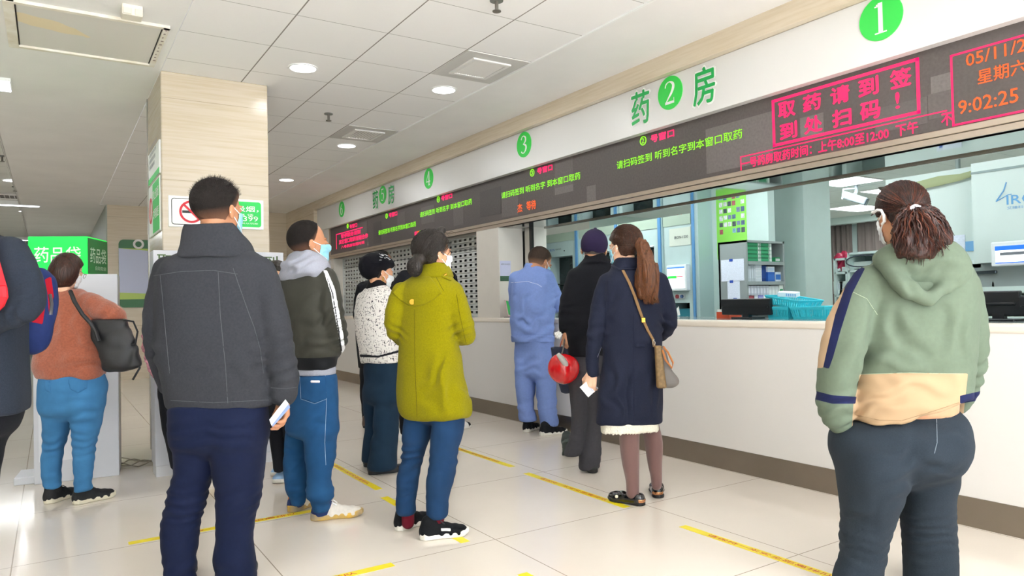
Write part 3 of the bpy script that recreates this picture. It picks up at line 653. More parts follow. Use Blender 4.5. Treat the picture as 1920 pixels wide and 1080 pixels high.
struct('wall_robot_end', MB().box(XR-.1, XR+1, yr[0], yr[0]+.1, 0, ZI), mat('pier_white', 'd9d3ca'))
dx_, dy_ = 5.72-4.46, 8.12-6.50; an_ = math.atan2(dy_, dx_); struct('wall_light_block', MB().box(0, math.hypot(dx_, dy_), 0, .06, 1.01, ZI, mat4=Matrix.Translation((4.46, 6.50, 0)) @ Matrix.Rotation(an_, 4, 'Z')), mat('pier_white', 'd9d3ca'))  # added diagonal wall that keeps pharmacy light off the shutter slots
labs = ['pale blue dispensing cabinet nearest the white pier, behind the worker', 'pale blue dispensing cabinet behind the man in the purple cap', 'pale blue dispensing cabinet behind the ponytail of the denim coat woman',
        'pale blue dispensing cabinet with the lit touch screen and red butterfly']
slat = mat('rack_slat', '46524f', .4, .5)
logo = mat('logo_blue', '3565b0', .5); ink = mat('ink_dark', '39404a', .6)
for k in range(4):
    ya, yb = yr[k+1], yr[k+2]-.0  # ya > yb
    y0, y1 = yb+.055, ya-.035
    t = thing('dispensing_cabinet', labs[k], 'cabinet', (XR, (y0+y1)/2, 0), group='dispensing cabinets behind the counter')
    m = MB()
    if k < 3:
        zt = float(on_x(1058, 480, XR)[2]); zb = .98; a0, a1 = y0+.07, y1-.06
        m.box(XR, XR+.6, y0, y1, zt, 1.98).box(XR, XR+.6, y0, y1, 0, zb).box(XR, XR+.6, y0, a0, zb, zt).box(XR, XR+.6, a1, y1, zb, zt)
        m.build('body', mint, t)
        MB().box(XR+.18, XR+.2, a0, a1, zb, zt).build('window_glass', darkg, t)
        s = MB()
        for j in range(5): s.box(XR+.10, XR+.17, a0, a1, zb+.06+j*.09, zb+.075+j*.09)
        s.build('inner_rack', slat, t)
        MB().box(XR-.004, XR+.01, a0+.01, a0+.22, zt+.0, zt+.006).build('glow_edge', mat('glow_edge', 'f4fbff', .4, emit=1.5), t) if k == 2 else None  # window edge strip glows by itself; no lamp is built there
        text([('IRON', (XR-.001, y1-.09, 1.86), NY, PZ, .11, .034, .01)], 'logo', logo, t)
        text([('智能发药', (XR-.001, y1-.22, 1.868), NY, PZ, .13, .022, 0)], 'small_lettering', ink, t)
        MB().cyl((XR-.003, y1-.42, 1.85), .008, .008, 'X', 12).build('bolt', ink, t)
    else:
        sa, sb = float(on_x(1253, 570, XR)[1]), float(on_x(1294, 597, XR)[1]); s1, s0 = float(on_x(1275, 568, XR)[2]), .97
        m.box(XR, XR+.6, y0, y1, s1, 1.98).box(XR, XR+.6, y0, y1, 0, s0).box(XR, XR+.6, y0, sb, s0, s1).box(XR, XR+.6, sa, y1, s0, s1)
        m.build('body', mint, t)
        MB().box(XR+.3, XR+.31, sb, sa, s0, s1).build('slot', darkg, t); MB().box(XR+.1, XR+.28, sb, sa, s0, s0+.09).build('tray', mat('teal_tray', '3f9bb0', .4), t)
        MB().prism([(XR-.006, sa-.05, s0), (XR-.006, sa-.16, s0+.12), (XR-.006, sa-.18, s0+.02)], (.004, 0, 0)).build('paper_slip', wpaint, t)
        p0, p1 = LX(1256, 498, XR), LX(1295, 545, XR); a0, a1, b0, b1 = p1[0], p0[0], p1[1], p0[1]
        MB().box(XR-.06, XR, a0, a1, b0, b1, .01).build('screen_bezel', mat('bezel_white', 'e2e8ea', .4), t)
        scr = MB().box(XR-.062, XR-.058, a0+.025, a1-.02, b0+.03, b1-.025).build('screen', mat('screen_white', 'eef2f6', .3, emit=.8), t)
        MB().box(XR-.064, XR-.061, a0+.025, a1-.02, b1-.04, b1-.025).build('title_bar', mat('screen_blue', '3a78d8', .4, emit=.6), t)
        MB().box(XR-.064, XR-.061, a0+.14, a1-.025, (b0+b1)/2-.005, (b0+b1)/2+.022).build('green_bar', mat('screen_green', '26e03c', .4, emit=.9), t)
        MB().box(XR-.064, XR-.061, a0+.05, a0+.14, (b0+b1)/2+.008, (b0+b1)/2+.016).build('red_bar', mat('screen_red', 'e4455a', .4, emit=.6), t)
        MB().cyl((XR-.01, a1-.11, b0-.06), .022, .02, 'X').build('red_button', mat('button_red', '8d2b34', .4), t); MB().box(XR-.006, XR, a0+.08, a1-.07, b0-.085, b0-.035, .01).build('button_plate', mat('bezel_white', 'e2e8ea'), t)
        MB().cyl((XR-.012, a1-.18, b0-.06), .018, .02, 'X').build('blue_button', mat('button_blue', '4a6b9a', .4), t)
        q0, q1 = LX(1255, 425, XR), LX(1296, 455, XR)
        MB().box(XR-.006, XR, q1[0], q0[0], q1[1]-.02, q0[1]-.03).build('model_plate', mat('plate_beige', 'd2d8cc', .5), t)
        text([('IRON-1200', (XR-.007, q0[0]-.08, (q0[1]+q1[1])/2-.045), NY, PZ, .2, .03, .01)], 'plate_lettering', ink, t)
        yb_, zb_ = LX(1274, 407, XR)
        MB().prism([(XR-.003, yb_, zb_), (XR-.003, yb_+.03, zb_+.03), (XR-.003, yb_+.028, zb_-.005), (XR-.003, yb_+.02, zb_-.03)], (.003, 0, 0)).prism([(XR-.003, yb_, zb_), (XR-.003, yb_-.03, zb_+.03), (XR-.003, yb_-.028, zb_-.005), (XR-.003, yb_-.02, zb_-.03)], (.003, 0, 0)).build('butterfly_sticker', mat('sticker_red', 'c8202c', .5), t)
    MB().box(XR-.01, XR+.5, y0, y1, 1.98, 2.09).build('top_band', mat('band_beige', 'aebfae', .5), t)
    MB().box(XR-.035, XR+.02, ya-.012, ya+.028, 0, 2.09).build('blue_post', blue, t)
    MB().box(XR-.02, XR+.02, ya+.028, ya+.05, 0, 2.09).box(XR-.02, XR+.02, ya-.03, ya-.012, 0, 2.09).build('steel_post', mat('post_mint', 'a9bfc0', .35), t)
t = thing('corner_post', 'blue edged steel corner post at the end of the dispensing cabinets', 'post', (XR, yr[5], 0))
MB().box(XR-.035, XR+.02, yr[5]-.01, yr[5]+.02, 0, 2.5).build('blue_strip', blue, t); MB().box(XR-.02, XR+.2, yr[5]-.06, yr[5]-.01, 0, 2.5).build('steel_post', mat('post_mint', 'a9bfc0'), t)
# square pillar
xp, yp = 6.6, float(on_x(1507, 400, 6.6)[1]); xq = float(on_y(1557, 400, yp)[0]); yq = float(on_x(1438, 400, 6.6)[1])
struct('wall_pillar', MB().box(xp, xq, yp, yq+.05, 0, ZI, .004, 1), mat('pillar_mint', 'c2d2cf', .5, var=.02))
# medicine poster
pa, pb = LX(1343, 380, XW)[0], LX(1399, 380, XW)[0]; pz0 = LX(1345, 487, XW)[1]; pz1 = pz0+.95
t = thing('medicine_poster', 'lime green poster of medicine pictures in rows on the mint wall', 'poster', (XW, (pa+pb)/2, pz0))
MB().box(XW-.004, XW, pb, pa, pz0, pz1).build('sheet', mat('poster_lime', '93e05a', .5), t)
rg = random.Random(11); cols = ['e6e6ea', '5a6a94', 'd6d2d8', '4f5560', 'b55a66', 'f4f4f4', '7d87a8', '86b2cc']
zrow = pz1-.06; k = 0
while zrow > pz0+.28:
    for j in range(6):
        if rg.random() < .08: continue
        y = pa-.035-j*(pa-pb-.05)/6
        MB().box(XW-.0055, XW-.0035, y-.05, y-.006, zrow-.04-.012*rg.random(), zrow).build('picture', mat('picture_%s' % cols[k % 8], cols[k % 8], .5, var=.3, vscale=40), t); k += rg.randint(1, 3)
    zrow -= .072
# grey rack with medicine boxes
xs, ys_ = 5.3, float(on_x(1398, 448, 5.3)[1]); xe = float(on_y(1470, 452, ys_)[0]); ye = float(on_x(1346, 453, 5.3)[1])
zs = [float(on_y(px, py, ys_)[2]) for px, py in ((1400, 450), (1400, 490), (1400, 528), (1400, 566))]
rk = thing('medicine_rack', 'grey steel medicine rack with papers taped to its side', 'rack', (xs, ys_, 0))
rm = mat('rack_grey', '99a2a2', .45, .2); tk = .022
MB().box(xs, xs+tk, ys_, ye, 0, zs[0]).build('side_panel', rm, rk); MB().box(xe-tk, xe, ys_, ye, 0, zs[0]).build('side_panel', rm, rk)
MB().box(xs, xe, ye-.02, ye, 0, zs[0]).build('back_panel', mat('rack_dark', '6f7878', .5), rk); MB().box(xs, xe, ys_, ye, zs[0]-.02, zs[0]).build('top_panel', rm, rk)
for z in zs[1:]+[zs[3]-.22, .1]:
    sp = MB().box(xs+tk, xe-tk, ys_, ye-.02, z-.018, z).box(xs+tk, xe-tk, ys_-.004, ys_, z-.03, z+.002).build('shelf_board', rm, rk)
boxes = {}
def mbox(kind, x, y, z, label, group, w, d, h, c1, c2):
    if kind not in boxes:
        t = thing('medicine_box', label, 'medicine box', (x, y, z), group=group)
        MB().box(-w/2, w/2, 0, d, 0, h).build('carton', mat('carton_'+c1, c1, .5), t, local=True); MB().box(-w/2+.004, w/2-.004, -.0012, .001, h*.2, h*.75).build('label_panel', mat('carton_'+c2, c2, .5), t, local=True)
        boxes[kind] = t
        return t
    return copy_tree(boxes[kind], (x, y, z), label, group)
yb0 = ys_+.03
gx = lambda f: xs+tk+f*(xe-xs-2*tk)
for c in range(2):
    for r_ in range(5): mbox('green', gx(.22+c*.32), yb0, zs[1]+.0005+r_*.036, 'green medicine box in the stacks on the top shelf of grey rack', 'green medicine boxes on the top shelf', .16, .1, .035, '1d7f52', '2f9a68')
    for r_ in range(5): mbox('whitegreen', gx(.40+c*.30), yb0, zs[1]+.0005+r_*.036, 'white end medicine box beside the green stacks on the top shelf', 'white end boxes on the top shelf', .05, .1, .035, 'cfe0da', 'e6ede9')
mbox('greens', gx(.92), yb0, zs[1]+.0005, 'small lone green and white box at right end of the top shelf', None, .07, .1, .045, '2c9a5f', 'dfe9e3')
for c in range(4): mbox('tallw', gx(.06+c*.065), yb0, zs[2]+.0005, 'upright pale grey medicine box at left of the middle shelf', 'upright pale boxes on the middle shelf', .03, .1, .15, 'b8c2c8', 'cbd3da')
for r_ in range(5): mbox('flatw', gx(.36), yb0, zs[2]+.0005+r_*.033, 'flat white medicine box in the tall stack of the middle shelf', 'white stack on the middle shelf', .09, .1, .031, 'e4e9ee', 'ccd4da')
mbox('navy', gx(.53), yb0+.02, zs[2]+.0005, 'large navy blue carton in the middle of the middle shelf', None, .12, .1, .15, '1f3d7a', '2a4b8d')
mbox('bluew', gx(.72), yb0, zs[2]+.0005, 'blue carton with white upper label on the middle shelf', None, .10, .1, .09, '2b62b8', '3470c6')
mbox('bluew2', gx(.72), yb0, zs[2]+.091, 'white carton lying on the blue carton of middle shelf', None, .10, .1, .05, 'dfe6ee', 'bfd0e6')
mbox('whb', gx(.92), yb0, zs[2]+.0005, 'white and blue carton at right end of the middle shelf', None, .08, .1, .09, 'dbe4ee', '3a76c6')
for c in range(7): mbox('lowp', gx(.09+c*.085), yb0, zs[3]+.0605, 'upright pale box in the back row of the bottom shelf', 'upright pale boxes on the bottom shelf', .038, .1, .085, 'c2c8d2', 'd8dde6')
for c in range(3): mbox('lowf', gx(.68+c*.09), yb0, zs[3]+.0005, 'upright white box at right half of the bottom shelf', 'white boxes on the bottom shelf', .042, .1, .14, 'd5dde0', 'e6ecee')
mbox('red', gx(.09), yb0-.02, zs[3]+.0005, 'small dark red box at left end of the bottom shelf', None, .09, .1, .055, '8a3440', 'b05a62')
mbox('vio', gx(.36), yb0-.02, zs[3]+.0005, 'violet and white carton at middle of the bottom shelf', None, .07, .1, .058, '7d7fc4', 'a6a8dc')
mbox('whp', gx(.52), yb0-.02, zs[3]+.0005, 'plain white carton right of the violet one on the bottom shelf', None, .09, .1, .058, 'e2e6ee', 'eef1f6')
mbox('whp2', gx(.22), yb0-.02, zs[3]+.0005, 'pale carton between the red and violet boxes on bottom shelf', None, .06, .1, .058, 'c9ccd6', 'dddfe8')
mbox('grend', gx(.95), yb0-.02, zs[3]+.0005, 'white carton with green bands at right end of bottom shelf', None, .05, .1, .15, 'e0e8e4', '3a9d66')
# papers on the rack's side
pap = mat('paper_blueish', 'dde4f4', .6, var=.08, vscale=60, stretch=(1, 1, 3)); tapeb = mat('blue_tape', '2b4fae', .4)
def LS(px, py): return LX(px, py, xs)
for a, b, lab, tp in (((1352, 488), (1396, 528), 'printed list taped to the rack side, upper sheet', ((1371, 488), (1379, 528))), ((1364, 528), (1388, 566), 'narrow printed sheet taped below the list on the rack side', ((1372, 528), (1379, 561)))):
    y0, z0 = LS(*b); y1, z1 = LS(*a); z0 = LS(a[0], b[1])[1]
    t = thing('paper_sheet', lab, 'paper', (xs, (y0+y1)/2, z0)); MB().box(xs-.003, xs-.001, y0, y1, z0, z1).build('sheet', pap, t)
    for px, py in tp[:1] if 'upper' in lab else tp:
        yy, zz = LS(px, py); MB().box(xs-.005, xs-.0025, yy-.02, yy+.02, zz-.012, zz+.012).build('blue_tape', tapeb, t)
# back left monitor, baskets
tb = mat('basket_teal', '35bfd0', .35); bk = mat('monitor_black', '15181d', .3)
def monitor(name, lab, c, w, h, rz, tilt=-.12, group=None):
    t = thing('monitor', lab, 'monitor', c, rz, group)
    T4 = Matrix.Translation((0, 0, .03)) @ Matrix.Rotation(tilt, 4, 'X')
    MB().box(-w/2, w/2, -.018, .018, .0, h, .006, 2, mat4=T4).build('housing', bk, t, local=True); MB().box(-w/2+.02, w/2-.02, -.034, -.016, .06, h-.06, .008, 2, mat4=T4).build('back_shell', mat('monitor_shell', '101318', .4), t, local=True)
    MB().box(-w/2+.01, w/2-.01, .0175, .0185, .015, h-.012, mat4=T4).build('screen', mat('screen_off', '0c0f14', .1), t, local=True)
    MB().box(-.1, .1, -.07, .09, 0, .012, .004, 1).box(-.03, .03, -.02, .02, .01, .12).build('stand', bk, t, local=True)
    return t
ZL = 1.006
p = on_z(1405, 598, ZL)
XM = 4.55; ma, mb = float(on_x(1356, 580, XM)[1]), float(on_x(1448, 580, XM)[1])
monitor('m', 'black monitor back standing on the counter before the grey rack', (XM, (ma+mb)/2, ZL), ma-mb, .125, math.radians(-90), .10)
for px0, px1, lab, zz in ((1836, 1876, 'black monitor back beside the sage jacket woman', .2), (1914, 1990, 'black monitor back cut by the right edge', .17)):
    ma, mb = float(on_x(px0, 580, XM)[1]), float(on_x(px1, 580, XM)[1]); monitor('m', lab, (XM, (ma+mb)/2-.05, ZL), abs(ma-mb)+.12, zz-.06, math.radians(-90), .10)
def basket(lab, c, w, d, h, rz=0, rx=0):
    t = thing('basket', lab, 'basket', c, rz, 'turquoise plastic baskets on the counter'); t.rotation_euler = (rx, 0, rz)
    tp = 1.16; m = MB(); n = 14
    def wall(p0, p1, q0, q1):
        # slatted wall between bottom edge p0-p1 and top edge q0-q1
        p0, p1, q0, q1 = map(Vector, (p0, p1, q0, q1))
        L = lambda a, b, f: a+(b-a)*f
        nrm = (p1-p0).cross(q0-p0).normalized()*.003
        def pan(f0, f1, g0, g1):
            a = [L(L(p0, p1, f), L(q0, q1, f), g) for f, g in ((f0, g0), (f1, g0), (f1, g1), (f0, g1))]
            m.prism(a, nrm)
        pan(0, 1, 0, .18); pan(0, 1, .8, 1)
        for k in range(n+1):
            f = k/n; pan(max(0, f-.02), min(1, f+.02), .18, .8)
    a, b = w/2/tp, d/2/tp; A, B = w/2, d/2
    wall((-a, -b, 0), (a, -b, 0), (-A, -B, h), (A, -B, h)); wall((a, b, 0), (-a, b, 0), (A, B, h), (-A, B, h))
    wall((-a, b, 0), (-a, -b, 0), (-A, B, h), (-A, -B, h)); wall((a, -b, 0), (a, b, 0), (A, -B, h), (A, B, h))
    m.build('slatted_side', tb, t, local=True)
    MB().box(-a, a, -b, b, 0, .004).build('base', tb, t, local=True)
    MB().tube([(-A, -B, h), (A, -B, h), (A, B, h), (-A, B, h)], .006, 6, closed=True).build('rim', tb, t, local=True)
    return t
XB = 4.62
def byx(px): return float(on_x(px, 590, XB)[1])
basket('turquoise basket next to the black monitor, under the tilted basket', (XB+.08, (byx(1447)+byx(1488))/2, ZL), byx(1447)-byx(1488), .3, .085, math.radians(90)*0)
b2 = basket('turquoise basket at the end beside the sage jacket woman', (XB+.08, (byx(1492)+byx(1556))/2, ZL), byx(1492)-byx(1556), .3, .085)
for o in [o for o in COL.objects if o.name.startswith('basket')]: o.rotation_euler.z = math.radians(-90); WM[o] = Matrix.Translation(o.location) @ Matrix.Rotation(-math.pi/2, 4, 'Z')
b3 = basket('turquoise basket tilted on top of another, holding a white box', (XB+.09, (byx(1443)+byx(1506))/2, ZL+.092), byx(1443)-byx(1506), .3, .06)
b3.rotation_euler = (0, math.radians(-9), 0); b3.rotation_euler = Matrix.Rotation(math.radians(-90), 3, 'Z').to_euler(); b3.rotation_euler = (Matrix.Rotation(math.radians(9), 3, 'X') @ Matrix.Rotation(math.radians(-90), 3, 'Z')).to_euler()
t = thing('blister_box', 'white medicine packet lying in the tilted turquoise basket', 'medicine box', (XB+.05, byx(1472), ZL+.165), math.radians(-90)); t.rotation_euler = (math.radians(10), math.radians(4), math.radians(-82))
MB().box(-.075, .075, -.03, .03, 0, .035, .002, 1).build('carton', mat('carton_e4e9ee', 'e4e9ee'), t, local=True)
m = MB()
for k in range(5): m.box(-.005+k*.017, .004+k*.017, -.0315, -.029, .008, .028)
m.build('printed_band', mat('carton_blue_print', '8fb4dc', .5), t, local=True)
t = thing('file_box', 'orange and white carton on the counter left of the black monitor', 'box', (4.62, byx(1352)-.0, ZL))
MB().box(4.60, 4.75, byx(1352)-.10, byx(1352)+.03, ZL, ZL+.05).build('carton', mat('carton_orange', 'd2512e', .5), t); MB().box(4.60, 4.75, byx(1352)-.09, byx(1352)+.02, ZL+.05, ZL+.07).build('lid', wpaint, t)
# ceiling lamps and daylight in the pharmacy
inl = mat('troffer_lens', 'f6fdff', .5, emit=2.6)
def troffer(x, y, w, d, lab, k=1.0):
    t = thing('ceiling_panel_light', lab, 'ceiling light', (x, y, ZI), group='square panel lamps in the pharmacy')
    MB().box(x-w/2, x+w/2, y-d/2, y+d/2, ZI-.015, ZI).build('frame', ringm, t); MB().box(x-w/2+.02, x+w/2-.02, y-d/2+.02, y+d/2-.02, ZI-.018, ZI-.014).build('diffuser', inl, t)
    area('panel_lamp', (x, y, ZI-.03), w*.9, IN_E*k, (.90, 1.0, 1.0), sy=d*.9)
p = on_z(1590, 339, ZI); troffer(p[0], p[1], .6, .6, 'bright square pharmacy lamp beside the pillar, above the camera', .7)
p = on_z(1610, 389, ZI); troffer(p[0], p[1], .9, .6, 'bright square pharmacy lamp farther back, above the curtains', 3)
p = on_z(1665, 354, ZI); troffer(p[0]+.1, p[1], .6, .6, 'bright square pharmacy lamp half hidden by the ponytail woman', 2)
for x, y, k_ in ((5.1, 6.2, 1.0), (5.0, 4.4, 1.3), (4.8, 2.9, .55), (4.8, .8, .6), (7.6, 3.3, 1.6)): troffer(x, y, .6, .6, 'square pharmacy lamp over the aisle behind the counter', k_)  # assumed lamps, mostly out of view, added to light the pharmacy
# window and curtains at the back
struct('window_1', MB().box(12.48, 12.52, 6.02, 7.03, .88, .92).box(12.48, 12.52, 6.02, 7.03, 2.28, 2.32).box(12.48, 12.52, 6.02, 6.06, .9, 2.3).box(12.48, 12.52, 6.99, 7.03, .9, 2.3).box(12.49, 12.51, 6.5, 6.53, .9, 2.3).box(12.49, 12.51, 6.05, 7.0, 1.3, 1.33).box(12.49, 12.51, 6.05, 7.0, 1.62, 1.65).box(12.49, 12.51, 6.05, 7.0, 1.95, 1.98), mat('window_dark', '3b4250', .4))
def curtain(y0, y1, z0, z1, lab):
    t = thing('curtain', lab, 'curtain', (12.3, (y0+y1)/2, z0), group='brown curtains at the back window')
    m = MB(); n = 90; rows = []
    for k in range(n+1):
        y = y0+(y1-y0)*k/n; x = 12.34+.035*math.sin(k*.62)+.012*math.sin(k*1.7)
        rows.append((m.bm.verts.new((x, y, z0)), m.bm.verts.new((x*.6+12.34*.4, y, z1))))
    for k in range(n): m.bm.faces.new((rows[k][0], rows[k+1][0], rows[k+1][1], rows[k][1]))
    o = m.build('drape', mat('curtain_brown', '6f635f', .9), t, smooth=True); o.modifiers.new('cloth', 'SOLIDIFY').thickness = .006
    MB().cyl((12.34, (y0+y1)/2, z1-.01), .012, abs(y1-y0), 'Y', 10).build('rail', ringm, t)
ya = float(on_x(1598, 460, 12.34)[1]); yb = float(on_x(1609, 460, 12.34)[1])
curtain(ya, ya+.9, .5, float(on_x(1600, 416, 12.34)[2]), 'brown pleated curtain left of the narrow window gap'); curtain(yb-1.5, yb, .5, float(on_x(1600, 416, 12.34)[2])+.0, 'brown pleated curtain right of the narrow window gap')
struct('trim_curtain_box', MB().box(12.15, 12.5, 3, 9.2, float(on_x(1600, 418, 12.2)[2]), ZI), mat('pelmet', 'cfdedb', .6))
# security camera
p = on_z(1606, 345, ZI); cd = 8.2
p = on_z(1605, 345, ZI); q = at(1603, 372, float((p-CAM)@FH)-.02)
t = thing('security_camera', 'white bullet security camera hanging from the pharmacy ceiling', 'camera', (p[0], p[1], ZI))
dv = Vector((.25, -.75, -.35)).normalized(); R = dv.to_track_quat('Z', 'Y').to_matrix().to_4x4(); Q = Vector([float(v) for v in q])
camw = mat('camera_white', '98a2a7', .4)
MB().box(-.055, .055, -.05, .05, -.15, .15, .02, 3, mat4=Matrix.Translation(Q) @ R).build('housing', camw, t)
MB().box(-.05, .05, -.045, .045, .148, .156, mat4=Matrix.Translation(Q) @ R).build('lens_glass', mat('camera_glass', '2b3340', .1), t)
MB().tube([(p[0], p[1], ZI), (p[0], p[1], ZI-.1), tuple(Q+Vector((0, 0, .05)))], .022, 10).cyl((p[0], p[1], ZI-.008), .05, .016).build('bracket', camw, t, smooth=True)
MB().tube([(p[0]-.03, p[1], ZI-.06), tuple(Q+Vector((-.12, .08, .12))), tuple(Q+Vector((-.15, .08, .0))), tuple(Q-dv*.15)], .012, 8).build('cord', camw, t, smooth=True)
t = thing('sprinkler', 'small sprinkler on the pharmacy ceiling beside a panel lamp', 'sprinkler', tuple(on_z(1654, 350, ZI)), group='ceiling sprinklers'); p = on_z(1654, 351, ZI)
MB().cyl((p[0], p[1], ZI-.02), .03, .04, seg=14, r2=.05).cyl((p[0], p[1], ZI-.06), .012, .05, seg=8).build('head', brass, t)
# open shelves under the window
XK = 9.0
def kx(px, py): p = on_x(px, py, XK); return float(p[1]), float(p[2])
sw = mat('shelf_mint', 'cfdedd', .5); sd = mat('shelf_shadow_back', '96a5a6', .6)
def openshelf(lab, px0, px1, pys, top):
    ya, yb = kx(px0, top)[0], kx(px1, top)[0]; zt = kx((px0+px1)/2, top)[1]
    t = thing('storage_shelf', lab, 'shelf', (XK, (ya+yb)/2, 0))
    m = MB().box(XK, XK+.4, yb, yb+.03, 0, zt).box(XK, XK+.4, ya-.03, ya, 0, zt).build('side_panel', sw, t)
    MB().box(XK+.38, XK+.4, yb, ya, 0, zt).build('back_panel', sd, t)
    for py in [top]+list(pys):
        z = kx((px0+px1)/2, py)[1]; MB().box(XK, XK+.39, yb+.01, ya-.01, z-.03, z).build('shelf_board', sw, t)
    return t, ya, yb
t, ya, yb = openshelf('low mint open shelf under the curtains beside the pillar', 1562, 1588, (510, 553), 484)
for k, (px, lab, c, h) in enumerate(((1571, 'crumpled red plastic bag on the mint shelf', 'b01c46', .2),)):
    y, z = kx(px, 508); tt_ = thing('plastic_bag', lab, 'bag', (XK+.15, y, z)); mm = MB(); bmesh.ops.create_icosphere(mm.bm, subdivisions=4, radius=.15)
    for v in mm.bm.verts: v.co = Vector((v.co.x*.7, v.co.y*.9, max(v.co.z+.1, .0)))*(1+.16*math.sin(v.co.x*60)*math.sin(v.co.y*50+v.co.z*45))
    mm.build('bag', mat('bag_red', 'b01c46', .3), tt_, smooth=True, local=True)
for px, py, w, lab in ((1566, 508, .08, 'small white box left of the red bag on mint shelf'), (1581, 509, .10, 'small white box right of the red bag on mint shelf'), (1568, 551, .14, 'white carton at left on the lower mint shelf'), (1578, 551, .12, 'white carton at right on the lower mint shelf')):
    y, z = kx(px, py); h = .06 if py < 530 else .17
    tt_ = thing('shelf_box', lab, 'box', (XK+.1, y, z+.002)); MB().box(-.05, .12, -w/2, w/2, 0, h).build('carton', mat('carton_e0e8e4', 'e0e8e4', .5), tt_, local=True); MB().box(-.0515, -.049, -w/2+.01, w/2-.01, h*.3, h*.8).build('label_panel', mat('carton_cbd3da', 'cbd3da', .5), tt_, local=True)
t, ya, yb = openshelf('taller mint open shelf with a coiled cable behind the sage jacket woman', 1588, 1690, (504, 540), 470)
y, z = kx(1604, 503); tt_ = thing('shelf_box', 'white box under the coiled cable on the taller mint shelf', 'box', (XK+.15, y, z)); MB().box(-.05, .12, -.16, .16, 0, .09).build('carton', mat('carton_e0e8e4', 'e0e8e4'), tt_, local=True)
tt_ = thing('coiled_cable', 'black cable loop hanging at the front of taller mint shelf', 'cable', (XK-.02, y-.1, z)); MB().tube([(0, .22*math.cos(a), .09+.075*math.sin(a)+.0) for a in [k*2*math.pi/24 for k in range(24)]], .009, 6, closed=True).build('cord', ink, tt_, smooth=True, local=True)
# large dispensing machine at the right
XQ = 5.9
def qx(px, py): p = on_x(px, py, XQ); return float(p[1]), float(p[2])
yj = qx(1838, 400)[0]; yL = qx(1664, 450)[0]; yR = -1.0
zb = qx(1838, 487)[1]; zt = qx(1838, 322)[1]
mc = thing('dispensing_machine', 'large mint white dispensing machine with drawers and bin shelves at right', 'machine', (XQ, 2.2, 0))
MB().box(XQ, XQ+1.2, yj, yL, zb, zt+.05).build('side_cabinet', mat('machine_white', 'd3e0dd', .4), mc)
MB().box(XQ-.12, XQ+1.2, yR, yj, zb-.03, zt+.05).build('front_cabinet', mat('machine_white', 'd3e0dd'), mc)
MB().box(XQ-.13, XQ-.11, yR, yj, zt-.03, zt-.015).build('panel_joint', mat('joint_grey', '8fa0a0', .5), mc)
MB().box(XQ-.02, XQ+.1, yj+.0, yL, zb-.06, zb+.0).build('ledge', mat('machine_ledge', 'dfeae8', .4), mc)
b0, b1 = qx(1836, 456), qx(1770, 474); MB().box(XQ-.006, XQ, b0[0], b1[0], b1[1], b1[1]+.075).build('blue_band', mat('band_blue', '79aede', .4), mc)
yl, zl = LX(1888, 384, XQ-.12)
text([('IRON', (XQ-.121, yl, zl), NY, PZ, .27, .065, .015)], 'logo', mat('logo_light_blue', '6aa6d8', .5), mc)
text([('艾隆科技', (XQ-.121, yl+.0, zl-.035), NY, PZ, .14, .02, 0)], 'logo_small_lettering', mat('logo_light_blue', '6aa6d8'), mc)
y, z = LX(1868, 378, XQ-.12); MB().tube([(XQ-.123, y, z), (XQ-.123, y-.05, z+.07), (XQ-.123, y-.07, z+.13)], .004, 6).tube([(XQ-.123, y, z), (XQ-.123, y-.08, z+.04), (XQ-.123, y-.1, z+.04)], .003, 6).build('logo_swirl', mat('logo_light_blue', '6aa6d8'), mc)
zd0, zd1 = qx(1850, 540)[1], qx(1850, 492)[1]
MB().box(XQ-.02, XQ+.8, yR, yL, zd0, zb-.03).build('drawer', mat('drawer_grey', '98a2a2', .4, .2), mc)
y, z = qx(1848, 511); MB().box(XQ-.05, XQ-.02, y-.09, y+.09, z-.012, z+.012, .005, 1).build('drawer_handle', mat('handle_dark', '4d565c', .3, .7), mc)
MB().box(XQ-.03, XQ+.0, yR, yL, zd0-.02, zd0+.004).box(XQ-.03, XQ+.0, yR, yL, zd0-.045, zd0-.03).build('drawer_rail', mat('rail_grey', 'a9b4b2', .4), mc)
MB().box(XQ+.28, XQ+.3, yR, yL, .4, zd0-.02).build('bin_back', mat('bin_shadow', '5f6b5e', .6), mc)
olive = mat('bin_olive', '9ba77f', .5)
for j, py in enumerate((544, 573, 600, 628)):
    z = qx(1880, py+2)[1]
    MB().box(XQ-.03, XQ+.3, yR, yL, z-.01, z+.002).box(XQ-.04, XQ-.028, yR, yL, z-.012, z+.035).build('bin_shelf', mat('bin_lip', 'cfe0dc', .4), mc)
    for k in range(16):
        y = yL-.15-k*.215; MB().box(XQ-.02, XQ+.28, y-.006, y+.006, z+.002, z+.07).build('bin_divider', olive, mc)
        if k % 2 == 0: MB().box(XQ+.02, XQ+.2, y-.15, y-.03, z+.002, z+.055).build('bin_tray', mat('bin_tray', '7d8a62', .5), mc)
y, z = qx(1850, 540); tt_ = thing('small_carton', 'tiny red carton in the top row of bins', 'box', (XQ+.0, qx(1845, 540)[0], qx(1880, 546)[1]+.003)); MB().box(-.01, .08, -.02, .02, 0, .05).build('carton', mat('carton_red', 'c33548', .5), tt_, local=True)
tt_ = thing('small_carton', 'small blue carton in the top row of bins', 'box', (XQ+.0, qx(1876, 540)[0], qx(1880, 546)[1]+.003)); MB().box(-.01, .1, -.05, .05, 0, .07).build('carton', mat('carton_blue2', '7fb6cc', .5), tt_, local=True)
